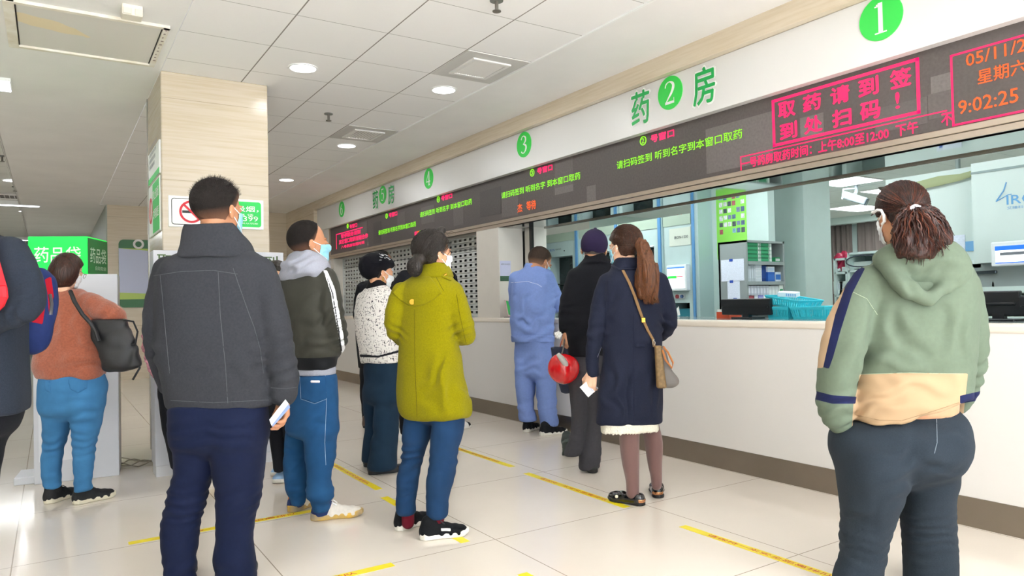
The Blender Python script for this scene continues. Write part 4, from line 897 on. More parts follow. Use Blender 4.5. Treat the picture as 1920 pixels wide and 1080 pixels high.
# paper on the machine
b0, b1 = qx(1810, 440), qx(1764, 474)
t = thing('paper_sheet', 'white printed sheet with blue heading on the mint machine', 'paper', (XQ, (b0[0]+b1[0])/2, b1[1])); MB().box(XQ-.009, XQ-.006, b0[0], b1[0], b1[1], b0[1]).build('sheet', pap, t)
MB().box(XQ-.011, XQ-.0085, b0[0]+.14, b1[0]-.02, b0[1]-.05, b0[1]-.02).build('blue_heading', tapeb, t)
# hanging touch monitor
XT = 5.55; a0, a1 = LX(1925+30, 448, XT), LX(1862, 500, XT)
t = thing('touch_monitor', 'white framed touch monitor with lit blue and white page', 'monitor', (XT, (a0[0]+a1[0])/2, a1[1]))
MB().box(XT-.03, XT+.03, a0[0], a1[0], a1[1], a0[1], .008, 2).build('bezel', mat('bezel_white', 'e2e8ea'), t)
MB().box(XT-.032, XT-.029, a0[0]+.03, a1[0]-.03, a1[1]+.02, a0[1]-.03).build('screen', mat('screen_white', 'eef2f6'), t)
MB().box(XT-.034, XT-.031, a0[0]+.03, a1[0]-.03, a0[1]-.06, a0[1]-.03).build('title_bar', mat('screen_blue2', '1f5fe0', .4, emit=.8), t)
MB().box(XT-.034, XT-.031, a0[0]+.03, a1[0]-.06, a0[1]-.095, a0[1]-.075).build('button_row', mat('screen_grey', '6b7078', .4, emit=.2), t)
MB().box(XT-.034, XT-.031, a0[0]+.03, a1[0]-.03, a1[1]+.02, a1[1]+.026).build('task_bar', mat('screen_blue2', '1f5fe0'), t)
MB().box(XT+.03, XQ-.11, (a0[0]+a1[0])/2-.03, (a0[0]+a1[0])/2+.03, (a0[1]+a1[1])/2-.03, (a0[1]+a1[1])/2+.03).build('wall_arm', mat('bezel_white', 'e2e8ea'), t)
# dust sheet over the machine top
m = MB(); pts = [(1650, 362), (1700, 346), (1760, 330), (1800, 326), (1836, 316), (1840, 309), (1880, 304), (1960, 292)]; low = [(1650, 366), (1700, 360), (1760, 348), (1800, 338), (1836, 326), (1840, 318), (1880, 316), (1960, 306)]
rows = []
for (a, b), (c, d) in zip(pts, low):
    p, q = on_x(a, b, XQ-.0), on_x(c, d, XQ-.03); r = p+np.array([1.0, 0, .02])
    rows.append([m.bm.verts.new([float(v) for v in k]) for k in (q, p, r)])
for a, b in zip(rows, rows[1:]):
    for k in range(2): m.bm.faces.new((a[k], b[k], b[k+1], a[k+1]))
t = thing('dust_sheet', 'olive dust sheet draped along the top of the mint machine', 'dust sheet', (XQ, 2.2, zt)); o = m.build('sheet', mat('sheet_olive', 'a5ad84', .7), t, smooth=True); o.modifiers.new('cloth', 'SOLIDIFY').thickness = .004
p = on_x(1796, 310, XQ+.5); t = thing('support_pipe', 'thin grey pipe from the pharmacy ceiling to the machine top', 'pipe', (p[0], p[1], zt)); MB().cyl((p[0], p[1], (zt+ZI)/2), .02, ZI-zt, seg=12).build('pipe', rm, t); MB().cyl((p[0], p[1], ZI-.01), .04, .02, seg=16).build('flange', rm, t)
# ================================================================== people: bodies and clothes grown from distance fields
def smin(a, b, k):
    h = np.clip(.5+.5*(b-a)/k, 0, 1); return b+(a-b)*h-k*h*(1-h)
def smax(a, b, k): return -smin(-a, -b, k)
def vnoise(p, seed=0):
    i = np.floor(p).astype(np.int64); f = (p-i).astype(np.float32); f = f*f*(3-2*f); out = 0
    def hsh(x, y, z):
        n = (x*374761393+y*668265263+z*2147483647+seed*974711) & 0xffffffff
        n = ((n ^ (n >> 13))*1274126177) & 0xffffffff
        return (((n ^ (n >> 16)) & 0xffff)/32767.5-1).astype(np.float32)
    for a in (0, 1):
        wx = f[:, 0] if a else 1-f[:, 0]
        for b in (0, 1):
            wy = f[:, 1] if b else 1-f[:, 1]
            for c in (0, 1): out = out+wx*wy*(f[:, 2] if c else 1-f[:, 2])*hsh(i[:, 0]+a, i[:, 1]+b, i[:, 2]+c)
    return out
def nets(F, lo, h):
    """surface nets: F sampled on a grid, negative inside"""
    n = np.array(F.shape); cn = n-1; s = F < 0
    acc = np.zeros((int(np.prod(cn)), 3)); cnt = np.zeros(int(np.prod(cn))); edges = []
    for a in range(3):
        b, c = (a+1) % 3, (a+2) % 3
        sl0 = [slice(None)]*3; sl1 = [slice(None)]*3; sl0[a] = slice(0, -1); sl1[a] = slice(1, None)
        f0, f1 = F[tuple(sl0)], F[tuple(sl1)]; I = np.argwhere((f0 < 0) != (f1 < 0))
        if not len(I): continue
        I = I[((I[:, [b, c]] > 0) & (I[:, [b, c]] < cn[[b, c]])).all(1)]
        v0, v1 = F[tuple(I.T)], F[tuple((I+np.eye(3, dtype=int)[a]).T)]
        pos = I.astype(float); pos[:, a] += v0/(v0-v1)
        quad = []
        for db, dc in ((0, 0), (1, 0), (1, 1), (0, 1)):
            J = I.copy(); J[:, b] -= db; J[:, c] -= dc; k = np.ravel_multi_index(J.T, cn); quad.append(k)
            for q in range(3): acc[:, q] += np.bincount(k, pos[:, q], len(cnt))
            cnt += np.bincount(k, minlength=len(cnt))
        q = np.stack(quad, 1); fl = v0 < 0; q[fl] = q[fl][:, ::-1]; edges.append(q)
    q = np.concatenate(edges); u, inv = np.unique(q.ravel(), return_inverse=True)
    return acc[u]/cnt[u][:, None]*h+lo, inv.reshape(-1, 4)[:, ::-1]
def smooth_mesh(V, Fc, it=1):
    e = np.concatenate([Fc[:, [0, 1]], Fc[:, [1, 2]], Fc[:, [2, 3]], Fc[:, [3, 0]]])
    for _ in range(it):
        s = np.zeros_like(V); c = np.zeros(len(V))
        for a, b in ((0, 1), (1, 0)):
            for q in range(3): s[:, q] += np.bincount(e[:, a], V[e[:, b], q], len(V))
            c += np.bincount(e[:, a], minlength=len(V))
        V = .5*V+.5*s/c[:, None]
    return V
def sample(fn, lo, hi, h):
    lo = np.array(lo, float); n = np.ceil((np.array(hi)-lo)/h).astype(int)+2
    ax = [lo[i]+h*np.arange(n[i]) for i in range(3)]
    p = np.stack(np.meshgrid(*ax, indexing='ij'), -1).reshape(-1, 3)
    V, Fc = nets(fn(p).reshape(n), lo, h)
    return smooth_mesh(V, Fc, 1), Fc
def isl(fn, h, pad=.03):
    lo, hi = fn.box; return sample(fn, lo-pad, hi+pad, h)
class Fn:
    """a distance function with its bounding box"""
    def __init__(s, f, lo, hi): s.f = f; s.box = (np.array(lo, float), np.array(hi, float))
    def __call__(s, p): return s.f(p)
    def grow(s, r): return Fn(lambda p: s.f(p)-r, s.box[0]-r, s.box[1]+r)
def union(fs, k=.03):
    def f(p):
        d = fs[0](p)
        for g in fs[1:]: d = smin(d, g(p), k)
        return d
    return Fn(f, np.min([g.box[0] for g in fs], 0), np.max([g.box[1] for g in fs], 0))
def minus(a, b, k=.01): return Fn(lambda p: smax(a(p), -b(p), k), *a.box)
def both(a, f, k=.006): return Fn(lambda p: smax(a(p), f(p), k), *a.box)
def rcone(a, b, ra, rb):
    a = np.array(a, float); b = np.array(b, float); ab = b-a; L2 = max(ab@ab, 1e-9)
    def f(p):
        t = np.clip(((p-a)@ab)/L2, 0, 1); q = p-a-t[:, None]*ab
        return np.sqrt((q*q).sum(1))-(ra+t*(rb-ra))
    r = max(ra, rb); return Fn(f, np.minimum(a, b)-r, np.maximum(a, b)+r)
def limb(pts, k=.02):
    """pts: (point, radius) list"""
    if len(pts) > 2:
        P = np.array([np.append(p, r) for p, r in pts]); q = []
        for i in range(len(P)-1):
            p0, p1, p2, p3 = P[max(i-1, 0)], P[i], P[i+1], P[min(i+2, len(P)-1)]
            for t in (0, .5): q.append(.5*(2*p1+(-p0+p2)*t+(2*p0-5*p1+4*p2-p3)*t*t+(-p0+3*p1-3*p2+p3)*t**3))
        q.append(P[-1]); pts = [(x[:3], x[3]) for x in q]
    return union([rcone(a, b, ra, rb) for (a, ra), (b, rb) in zip(pts, pts[1:])], k*.3)
def ellip(c, r, fr=None):
    c = np.array(c, float); r = np.array(r, float); fr = np.eye(3) if fr is None else fr
    def f(p):
        q = (p-c)@fr.T; k0 = np.sqrt(((q/r)**2).sum(1)); k1 = np.sqrt(((q/(r*r))**2).sum(1))+1e-9
        return k0*(k0-1)/k1
    return Fn(f, c-r.max(), c+r.max())
def loft(rows, n=2.3, cap=.01):
    """rows: (z, cx, cy, a, b, angle) - stacked ovals; a across, b front to back, angle = facing azimuth"""
    R = np.array(sorted(rows)); zs = R[:, 0]; zz = np.linspace(zs[0], zs[-1], 64)
    def cub(col):
        m = np.gradient(col, zs) if len(zs) > 1 else np.zeros(1)
        i = np.clip(np.searchsorted(zs, zz)-1, 0, len(zs)-2); h = zs[i+1]-zs[i]; t = (zz-zs[i])/h
        d = (col[i+1]-col[i])/h; m0 = np.clip(m[i], -3*abs(d), 3*abs(d)); m1 = np.clip(m[i+1], -3*abs(d), 3*abs(d))
        return (2*t**3-3*t*t+1)*col[i]+(t**3-2*t*t+t)*h*m0+(3*t*t-2*t**3)*col[i+1]+(t**3-t*t)*h*m1
    C = [cub(R[:, k]) for k in range(1, 6)]
    def f(p):
        z = p[:, 2]; cx, cy, a, b, g = [np.interp(z, zz, c) for c in C]
        dx, dy = p[:, 0]-cx, p[:, 1]-cy; s, c = np.sin(g), np.cos(g)
        u, v = dx*c-dy*s, dx*s+dy*c
        q = (np.abs(u/a)**n+np.abs(v/b)**n)**(1/n)
        d = (q-1)*np.minimum(a, b)
        return smax(d, np.maximum(zs[0]-z, z-zs[-1]), cap)
    m = R[:, 3:5].max(1); return Fn(f, [(R[:, 1]-m).min(), (R[:, 2]-m).min(), zs[0]], [(R[:, 1]+m).max(), (R[:, 2]+m).max(), zs[-1]])
def px_of(p):
    q = p-CAM; z = q@FW; return np.stack([960+FPX*(q@RT)/z, 540-FPX*(q@UP)/z, z], 1)
def poly(pts, D, near=True):
    """distance to a prism whose outline is drawn as seen from the camera, on the near half of something D away"""
    P = np.array(pts, float); n = len(P)
    def f(p):
        w = px_of(p); q = w[:, :2]; d2 = np.full(len(q), 1e18); ins = np.zeros(len(q), bool)
        for i in range(n):
            a, b = P[i], P[(i+1) % n]; e = b-a; t = np.clip(((q-a)@e)/(e@e), 0, 1); r = q-a-t[:, None]*e; d2 = np.minimum(d2, (r*r).sum(1))
            c = ((a[1] > q[:, 1]) != (b[1] > q[:, 1]))
            xi = a[0]+(q[:, 1]-a[1])*(e[0]/(e[1] if abs(e[1]) > 1e-9 else 1e-9)); ins ^= c & (q[:, 0] < xi)
        d = np.sqrt(d2)*np.where(ins, -1, 1)*D/FPX
        return np.maximum(d, (p-CAM)@FH-(D+.02)) if near else d
    return f
def mesh_obj(V, Fc, name, m, parent, attrs=()):
    me = bpy.data.meshes.new(name); me.vertices.add(len(V)); me.vertices.foreach_set('co', V.astype(np.float32).ravel())
    me.loops.add(Fc.size); me.loops.foreach_set('vertex_index', Fc.astype(np.int32).ravel()); me.polygons.add(len(Fc))
    me.polygons.foreach_set('loop_start', np.arange(0, Fc.size, Fc.shape[1], dtype=np.int32)); me.update(calc_edges=True)
    for an, av in attrs: me.attributes.new(an, 'FLOAT', 'POINT').data.foreach_set('value', av.astype(np.float32))
    return link(me, name, m, parent, smooth=True)
def cloth_mat(name, cols, rough=.9, weave=400, heather=.06, bump=.25, sheen=.02, wscale=None, spec=.12):
    """fabric: cols[0] is the ground, each further colour shows where attribute m1, m2 ... is below zero"""
    if name in MATS: return MATS[name]
    m = mat(name, cols[0], rough, var=heather, vscale=wscale or 60, bump=bump, bscale=weave, sheen=sheen, spec=spec)
    N, L = nodes(m); b = N['Principled BSDF']; src = b.inputs['Base Color'].links[0].from_socket
    for i, c in enumerate(cols[1:]):
        a = N.new('ShaderNodeAttribute'); a.attribute_name = 'm%d' % (i+1)
        l = N.new('ShaderNodeMath'); l.operation = 'LESS_THAN'; L.new(a.outputs['Fac'], l.inputs[0]); l.inputs[1].default_value = 0
        x = N.new('ShaderNodeMix'); x.data_type = 'RGBA'; L.new(l.outputs[0], x.inputs[0]); L.new(src, x.inputs[6]); x.inputs[7].default_value = lin(c); src = x.outputs[2]
    L.new(src, b.inputs['Base Color'])
    return m
def skin_mat(name, col):
    m = mat(name, col, .5, var=.06, vscale=25, bump=.06, bscale=300, spec=.35)
    b = m.node_tree.nodes['Principled BSDF']; b.inputs['Subsurface Weight'].default_value = .08; b.inputs['Subsurface Radius'].default_value = (.01, .004, .002); b.inputs['Subsurface Scale'].default_value = .5
    return m
def hair_mat(name, c1, c2, stretch=(60, 60, 5)):
    if name in MATS: return MATS[name]
    return mat(name, c1, .42, var=.35, vscale=3.2, col2=c2, bump=.9, bscale=3.5, stretch=stretch, spec=.4)
SKIN = skin_mat('skin', 'd09a78'); SKIN2 = skin_mat('skin_tan', 'b98160'); SKIN3 = skin_mat('skin_pale', 'e2b497'); SKIN4 = skin_mat('skin_brown', '8a5f48')
HAIRB = hair_mat('hair_black', '17120f', '2e2520'); 
def fade_mat(name, c, under):
    m = mat(name, c, .75, var=.3, vscale=140, bump=.7, bscale=520, spec=.2); N, L = nodes(m); b = N['Principled BSDF']; src = b.inputs['Base Color'].links[0].from_socket
    a = N.new('ShaderNodeAttribute'); a.attribute_name = 'm1'; r = N.new('ShaderNodeValToRGB'); r.color_ramp.elements[0].position = .12; r.color_ramp.elements[1].position = .95; L.new(a.outputs['Fac'], r.inputs[0])
    x = N.new('ShaderNodeMix'); x.data_type = 'RGBA'; L.new(r.outputs[0], x.inputs[0]); x.inputs[6].default_value = lin(under); L.new(src, x.inputs[7]); L.new(x.outputs[2], b.inputs['Base Color'])
    return m
HAIRS = fade_mat('hair_cropped', '1a1513', '7d5845')
HAIRCH = hair_mat('hair_chestnut', '22140e', '4a2a1a')
MASKB = mat('mask_blue', '8fc9dc', .7, bump=.3, bscale=120); MASKW = mat('mask_white', 'e8eaee', .7, bump=.3, bscale=120); LOOPW = mat('ear_loop', 'f2f2f4', .7)
DISP = {}
def worn(fn): return DISP[id(fn)][0] if id(fn) in DISP else fn
class Person:
    def __init__(s, label, foot, D, turn, skin=SKIN, group=None):
        s.D = D; s.m = D/FPX; s.skin = skin
        g = at(foot[0], foot[1], D); s.fx = foot[0]
        s.root = thing('person', label, 'person', (g[0], g[1], 0), 0, group); s.az = s.raz(foot[0])+math.radians(turn); s.islands = []; s.core = []
    def raz(s, px): d = ray(px, 560); return math.atan2(d[0], d[1])
    def J(s, px, py, dd=0): return at(px, py, s.D+dd)
    def chain(s, pts, k=.02): return limb([(s.J(p[0], p[1], p[2]), p[3]*s.m) for p in pts], k)
    def rows(s, rw, k=.62, turn=None, dd=0, grow=0):
        out = []
        for r in rw:
            py, l, rr = r[:3]; kk = r[3] if len(r) > 3 else k; d2 = r[4] if len(r) > 4 else 0
            c = s.J((l+rr)/2, py, dd+d2); w = (rr-l)/2*s.m*(s.D+dd+d2)/s.D+grow
            az = s.az if turn is None else s.raz(s.fx)+math.radians(turn); th = az-s.raz((l+rr)/2)
            a = w/math.sqrt(math.cos(th)**2+(kk*math.sin(th))**2); out.append((c[2], c[0], c[1], a, kk*a, az))
        return out
    def loft(s, rw, k=.62, turn=None, dd=0, n=2.3, cap=.012): return loft(s.rows(rw, k, turn, dd), n, cap)
    def ball(s, px, py, dd, r): return ellip(s.J(px, py, dd), [r*s.m]*3)
    def wear(s, name, fn, m, h=.009, folds=(), paint=(), noise=None, parent=None, smooth=1):
        """folds: (px, py, dd, radius px, (dx, dy) px direction across the folds, count per 100 px, depth m)"""
        def f(p):
            d = fn(p)
            near = np.abs(d) < .05
            if (folds or noise) and near.any():
                q = p[near]; e = np.zeros(len(q))
                if noise: e += 1.5*noise[0]*vnoise(q*np.array(noise[1]))
                for px, py, dd, r, (dx, dy), cnt, amp in folds:
                    c = s.J(px, py, dd); w = np.exp(-((q-c)**2).sum(1)/(r*s.m)**2); u = (RT*dx-UP*dy)/math.hypot(dx, dy)
                    e += 1.1*amp*w*np.sin(((q-c)@u)/(s.m*100)*cnt*6.283+4*vnoise(q*11, 3))
                d = d.copy(); d[near] += e
            return d
        if folds or noise: DISP[id(fn)] = (f, fn)
        V, Fc = sample(f, fn.box[0]-.025, fn.box[1]+.025, h)
        if smooth > 1: V = smooth_mesh(V, Fc, smooth-1)
        return mesh_obj(V, Fc, name, m, parent or s.root, [('m%d' % (i+1), g(V)) for i, g in enumerate(paint)])
    def patch(s, name, base, region, m, t=.004, h=.007, parent=None):
        """a thin layer of cloth lying on `base` where `region` is below zero"""
        b_ = worn(base)
        def pf(p):
            r_ = region(p); out = np.full(len(p), .05); k = r_ < .03
            if k.any(): d = b_(p[k]); out[k] = smax(d-t, smax(r_[k], -d-t*2, .002), .002)
            return out
        fn = Fn(pf, *base.box)
        return s.wear(name, fn, m, h, parent=parent)
    # ---- head
    def head(s, c, hpx, turn, tilt=0, roll=0, hair=None, hairm=None, mask=None, dd=0, ears=True, line=None, thick=.035, neck=.2, neck_to=None, hn=.012, h=.0042, loops=True, bob=None, width=1.0):
        Hh = hpx*s.m; C = s.J(c[0], c[1], dd); az = s.raz(c[0])+math.radians(turn); t = math.radians(tilt); s.hC, s.hH = C, Hh
        f = np.array([math.sin(az)*math.cos(t), math.cos(az)*math.cos(t), math.sin(t)]); r = np.array([math.cos(az), -math.sin(az), 0]); u = np.cross(r, f)
        rl = math.radians(roll); r, u = r*math.cos(rl)+u*math.sin(rl), u*math.cos(rl)-r*math.sin(rl)
        A = np.stack([r, f, u]); s.hA = A
        def E(cc, rr, fr=None): return ellip(cc, rr, fr)
        W_ = width
        base = union([E((0, -.05, .13), (.325*W_, .40, .37)), E((0, .10, -.14), (.275*W_, .28, .33)), E((0, .20, -.38), (.17, .16, .12))], .09)
        feat = union([base, rcone((0, .37, .0), (0, .455, -.13), .028, .05), E((0, .34, .05), (.21, .05, .035)), E((0, .365, -.27), (.095, .045, .028)), E((0, .36, -.305), (.08, .04, .022))], .035)
        eyes = union([E((.125, .42, -.015), (.065, .07, .04)), E((-.125, .42, -.015), (.065, .07, .04))], .01); lids = union([E((.125, .335, -.018), (.058, .05, .034)), E((-.125, .335, -.018), (.058, .05, .034))], .01)
        face = union([minus(feat, eyes, .03), lids], .012)
        if ears:
            e = []
            for sx in (1, -1):
                cs, sn = math.cos(.35), math.sin(.35); fr = np.array([[cs, sn*sx, 0], [-sn*sx, cs, 0], [0, 0, 1]])
                e.append(minus(E((sx*.335*W_, -.03, -.06), (.035, .085, .125), fr), E((sx*.375*W_, -.005, -.05), (.022, .045, .07), fr), .012))
            face = union([face]+e, .02)
        hf_ = np.array([f[0], f[1], 0])/math.hypot(f[0], f[1]); nt = neck_to or tuple(A@(np.array([0, 0, -.77])-.13*hf_)); face = union([face, rcone((0, -.10, -.28), nt, neck*.95, neck)], .07)
        toL = lambda p: ((p-C)@A.T)/Hh
        lo, hi = np.array([-.5, -.6, -.9]), np.array([.5, .6, .62])
        V, Fc = sample(face, lo, hi, h/Hh); s.islands.append((V@A*Hh+C, Fc))
        s.face = Fn(lambda p: face(toL(p))*Hh, C-.6*Hh*1.2, C+.6*Hh*1.2); s.toL = toL; s.toW = lambda q: np.array(q, float)@A*Hh+C
        if hair:
            skull = base
            ln = line or ((-.45, -.32), (-.2, -.30), (-.08, -.2), (-.02, -.02), (.06, .02), (.16, .16), (.3, .30), (.45, .36))
            lx, ly = zip(*ln)
            def hf(q):
                d = skull(q)-thick*(np.clip((q[:, 2]+.38)/.42, .12, 1) if hair == 'short' else 1)-hn*(vnoise(q*16)+(.6*vnoise(q*45, 8) if hair == 'short' else 0))
                return smax(d, -(q[:, 2]-np.interp(q[:, 1], lx, ly)+.012*vnoise(q*30, 5)), .02)
            parts = [Fn(hf, lo, hi)]
            if bob: parts += bob(E, rcone)
            hfn = union(parts, .03); lo2, hi2 = hfn.box
            nf = lambda q: hfn(q)+(.006*vnoise(q*np.array([26, 26, 5]), 2) if hair == 'long' else 0)
            V, Fc = sample(nf, np.minimum(lo2, lo), np.maximum(hi2, hi), (h*1.05)/Hh); mesh_obj(V@A*Hh+C, Fc, 'hair', hairm, s.root, [('m1', np.clip((V[:, 2]-np.interp(V[:, 1], (-.45, -.1, .05, .3), (-.30, -.24, -.1, .2)))/.30, 0, 1))])
        if mask is not None:
            b2 = union([base, rcone((0, .36, -.04), (0, .405, -.15), .045, .055)], .09)
            def mf(q):
                d = np.abs(b2(q)-.022)-.013
                reg = np.maximum.reduce([q[:, 2]-(-.06+.10*(q[:, 1]-.4)*0), -.47-q[:, 2]-0*q[:, 1], .12-q[:, 1]+.3*np.abs(q[:, 2]+.25)])
                return smax(d, reg, .02)+.004*np.sin(q[:, 2]*70)
            V, Fc = sample(mf, (-.4, .0, -.62), (.4, .58, .05), .004/Hh); mo = mesh_obj(V@A*Hh+C, Fc, 'face_mask', mask, s.root)
            if loops:
                mb = MB()
                for sx in (1, -1):
                    for z0, z1 in ((-.12, .01), (-.40, -.15)):
                        pts = [(sx*.20*W_, .30, z0), (sx*.30*W_, .15, z0*.6+z1*.4), (sx*.345*W_, .0, z1), (sx*.36*W_, -.075, (z1-.06)*.6), (sx*.365*W_, -.10, -.07)]
                        mb.tube([s.toW(q) for q in pts], .0022, 6)
                mb.build('ear_loop', LOOPW, mo and s.root, smooth=True)
        return s
    def comb(s, tie, n, m, lift=.05, r=.0014, seed=1, c0=(0, -.05, .13), rad=(.325, .40, .37), lo=-.25, name='hair_strands'):
        """strands lying over the skull from the hairline back to the tie"""
        rg = random.Random(seed); mb = MB(); c0 = np.array(c0); rad = np.array(rad); e = (np.array(tie)-c0)/rad; e /= np.linalg.norm(e)
        for k in range(n):
            a, z = rg.uniform(-2.0, 2.0), rg.uniform(lo, .98); q = np.array([math.sin(a)*math.sqrt(1-z*z), math.cos(a)*math.sqrt(1-z*z), z])
            if q[1] > .3 and z < .45: continue
            w = math.acos(max(-1, min(1, q@e)))
            if w < .25: continue
            pts = []
            for t in np.linspace(0, .93, 7):
                d = (math.sin((1-t)*w)*q+math.sin(t*w)*e)/math.sin(w); g = lift+.012*math.sin(3.1*t)+.006*rg.uniform(-1, 1); pts.append(s.toW(c0+d*(rad+g)))
            mb.tube(pts, [r*.4, r, r, r, r, r, r*.7], 5)
        mb.build(name, m, s.root, smooth=True)
    def fuzz(s, n, m, thick=.04, lz=.1, ln=.05, seed=1, r=.0006):
        """short upright hairs over the crown"""
        rg = random.Random(seed); mb = MB(); c0 = np.array((0, -.05, .13)); rad = np.array((.325, .40, .37))
        for k in range(n):
            a, z = rg.uniform(0, 6.283), rg.uniform(lz, 1); q = np.array([math.sin(a)*math.sqrt(1-z*z), math.cos(a)*math.sqrt(1-z*z), z]); b = c0+q*(rad+thick*.6)
            d = q+np.array([rg.uniform(-.5, .5), .35+rg.uniform(-.4, .4), rg.uniform(-.1, .5)]); mb.tube([s.toW(b), s.toW(b+d*ln*rg.uniform(.5, 1.1))], [r, r*.3], 3)
        mb.build('hair_strands', m, s.root, smooth=True)
    def seam(s, name, fn, pts, m, r=.0016, dash=False, lift=.0022):
        """a line of stitching laid on a garment, drawn as seen from the camera"""
        P = []
        for (a, b), (c, d) in zip(pts, pts[1:]):
            n = max(2, int(math.hypot(c-a, d-b)/4))
            for k in range(n): P.append((a+(c-a)*k/n, b+(d-b)*k/n))
        P.append(pts[-1]); out = []; fn = worn(fn)
        ds = np.linspace(s.D-.45, s.D+.35, 260)
        for px, py in P:
            q = at(px, py, 1.0); rr = q-CAM; pp = CAM+rr*ds[:, None]; v = fn(pp) < 0
            if v.any(): i = int(np.argmax(v)); out.append(pp[i]-rr/np.linalg.norm(rr)*lift)
        if len(out) < 2: return
        mb = MB(); run = [out[0]]
        for a, b in zip(out, out[1:]):
            if np.linalg.norm(b-a) > .12:
                if len(run) > 1: mb.tube(run, r, 5)
                run = []
            run.append(b)
        if len(run) > 1: mb.tube(run, r, 5)
        return mb.build(name, m, s.root, smooth=True)
    # ---- hands
    def hand(s, W_, d, n, side=1, size=.185, curl=(.5, .55, .6, .7), thumb=.6, spread=.08, h=.0036):
        """W_ wrist point, d towards the fingertips, n out of the palm; side +1 puts the thumb on d x n"""
        d = np.array(d, float); d /= np.linalg.norm(d); n = np.array(n, float); n -= d*(n@d); n /= np.linalg.norm(n); l = np.cross(d, n)*side
        W_ = np.array(W_, float); L = size
        P = lambda a, b, c: W_+d*a*L+l*b*L+n*c*L
        fs = [union([rcone(P(.02, .10, 0), P(.42, .17, -.01), .016, .0135), rcone(P(.02, -.10, 0), P(.40, -.16, -.01), .016, .012), rcone(P(.0, 0, 0), P(.44, .02, -.01), .019, .0145), rcone(P(-.25, 0, 0), P(.02, 0, 0), .025, .023)], .012)]
        for i, (b0, fl, cr) in enumerate(((.17, .40, curl[0]), (.06, .45, curl[1]), (-.055, .41, curl[2]), (-.155, .32, curl[3]))):
            p = P(.44-.02*abs(i-1), b0, -.01); dirv = d*math.cos(0)+l*spread*(1.5-i)*.5; a = cr*.6; r0 = .0098 if i < 3 else .0085
            for j, (sl, w0, w1) in enumerate(((.46, 1, .93), (.30, .93, .85), (.24, .85, .68))):
                dv = dirv*math.cos(a)+n*math.sin(a); q = p+dv*fl*sl*L; fs.append(rcone(p, q, r0*w0, r0*w1)); p = q; a += cr*(1.1 if j == 0 else .8)
        p0 = P(.10, .15, .02); p1 = P(.28, .30, .08); v = d*.75+l*(.35-.5*thumb)+n*.55*thumb; v /= np.linalg.norm(v); p2 = p1+v*.19*L; v2 = d*.8+l*(.1-.7*thumb)+n*.5*thumb; v2 /= np.linalg.norm(v2); p3 = p2+v2*.15*L
        fs += [rcone(p0, p1, .0155, .0125), rcone(p1, p2, .0115, .0105), rcone(p2, p3, .0105, .008)]
        fn = Fn(union([fs[0]]+fs[1:], .0055).f, np.min([q.box[0] for q in fs], 0), np.max([q.box[1] for q in fs], 0))
        s.islands.append(isl(fn, h, .01)); s.P = P
    def body(s, core):
        """close the body: hidden trunk and limbs under the clothes, head and hands as one mesh"""
        V, Fc = isl(core, .018); s.islands.insert(0, (V, Fc)); k = 0; VV, FF = [], []
        for v, f in s.islands: VV.append(v); FF.append(f+k); k += len(v)
        return mesh_obj(np.concatenate(VV), np.concatenate(FF), 'body', s.skin, s.root)
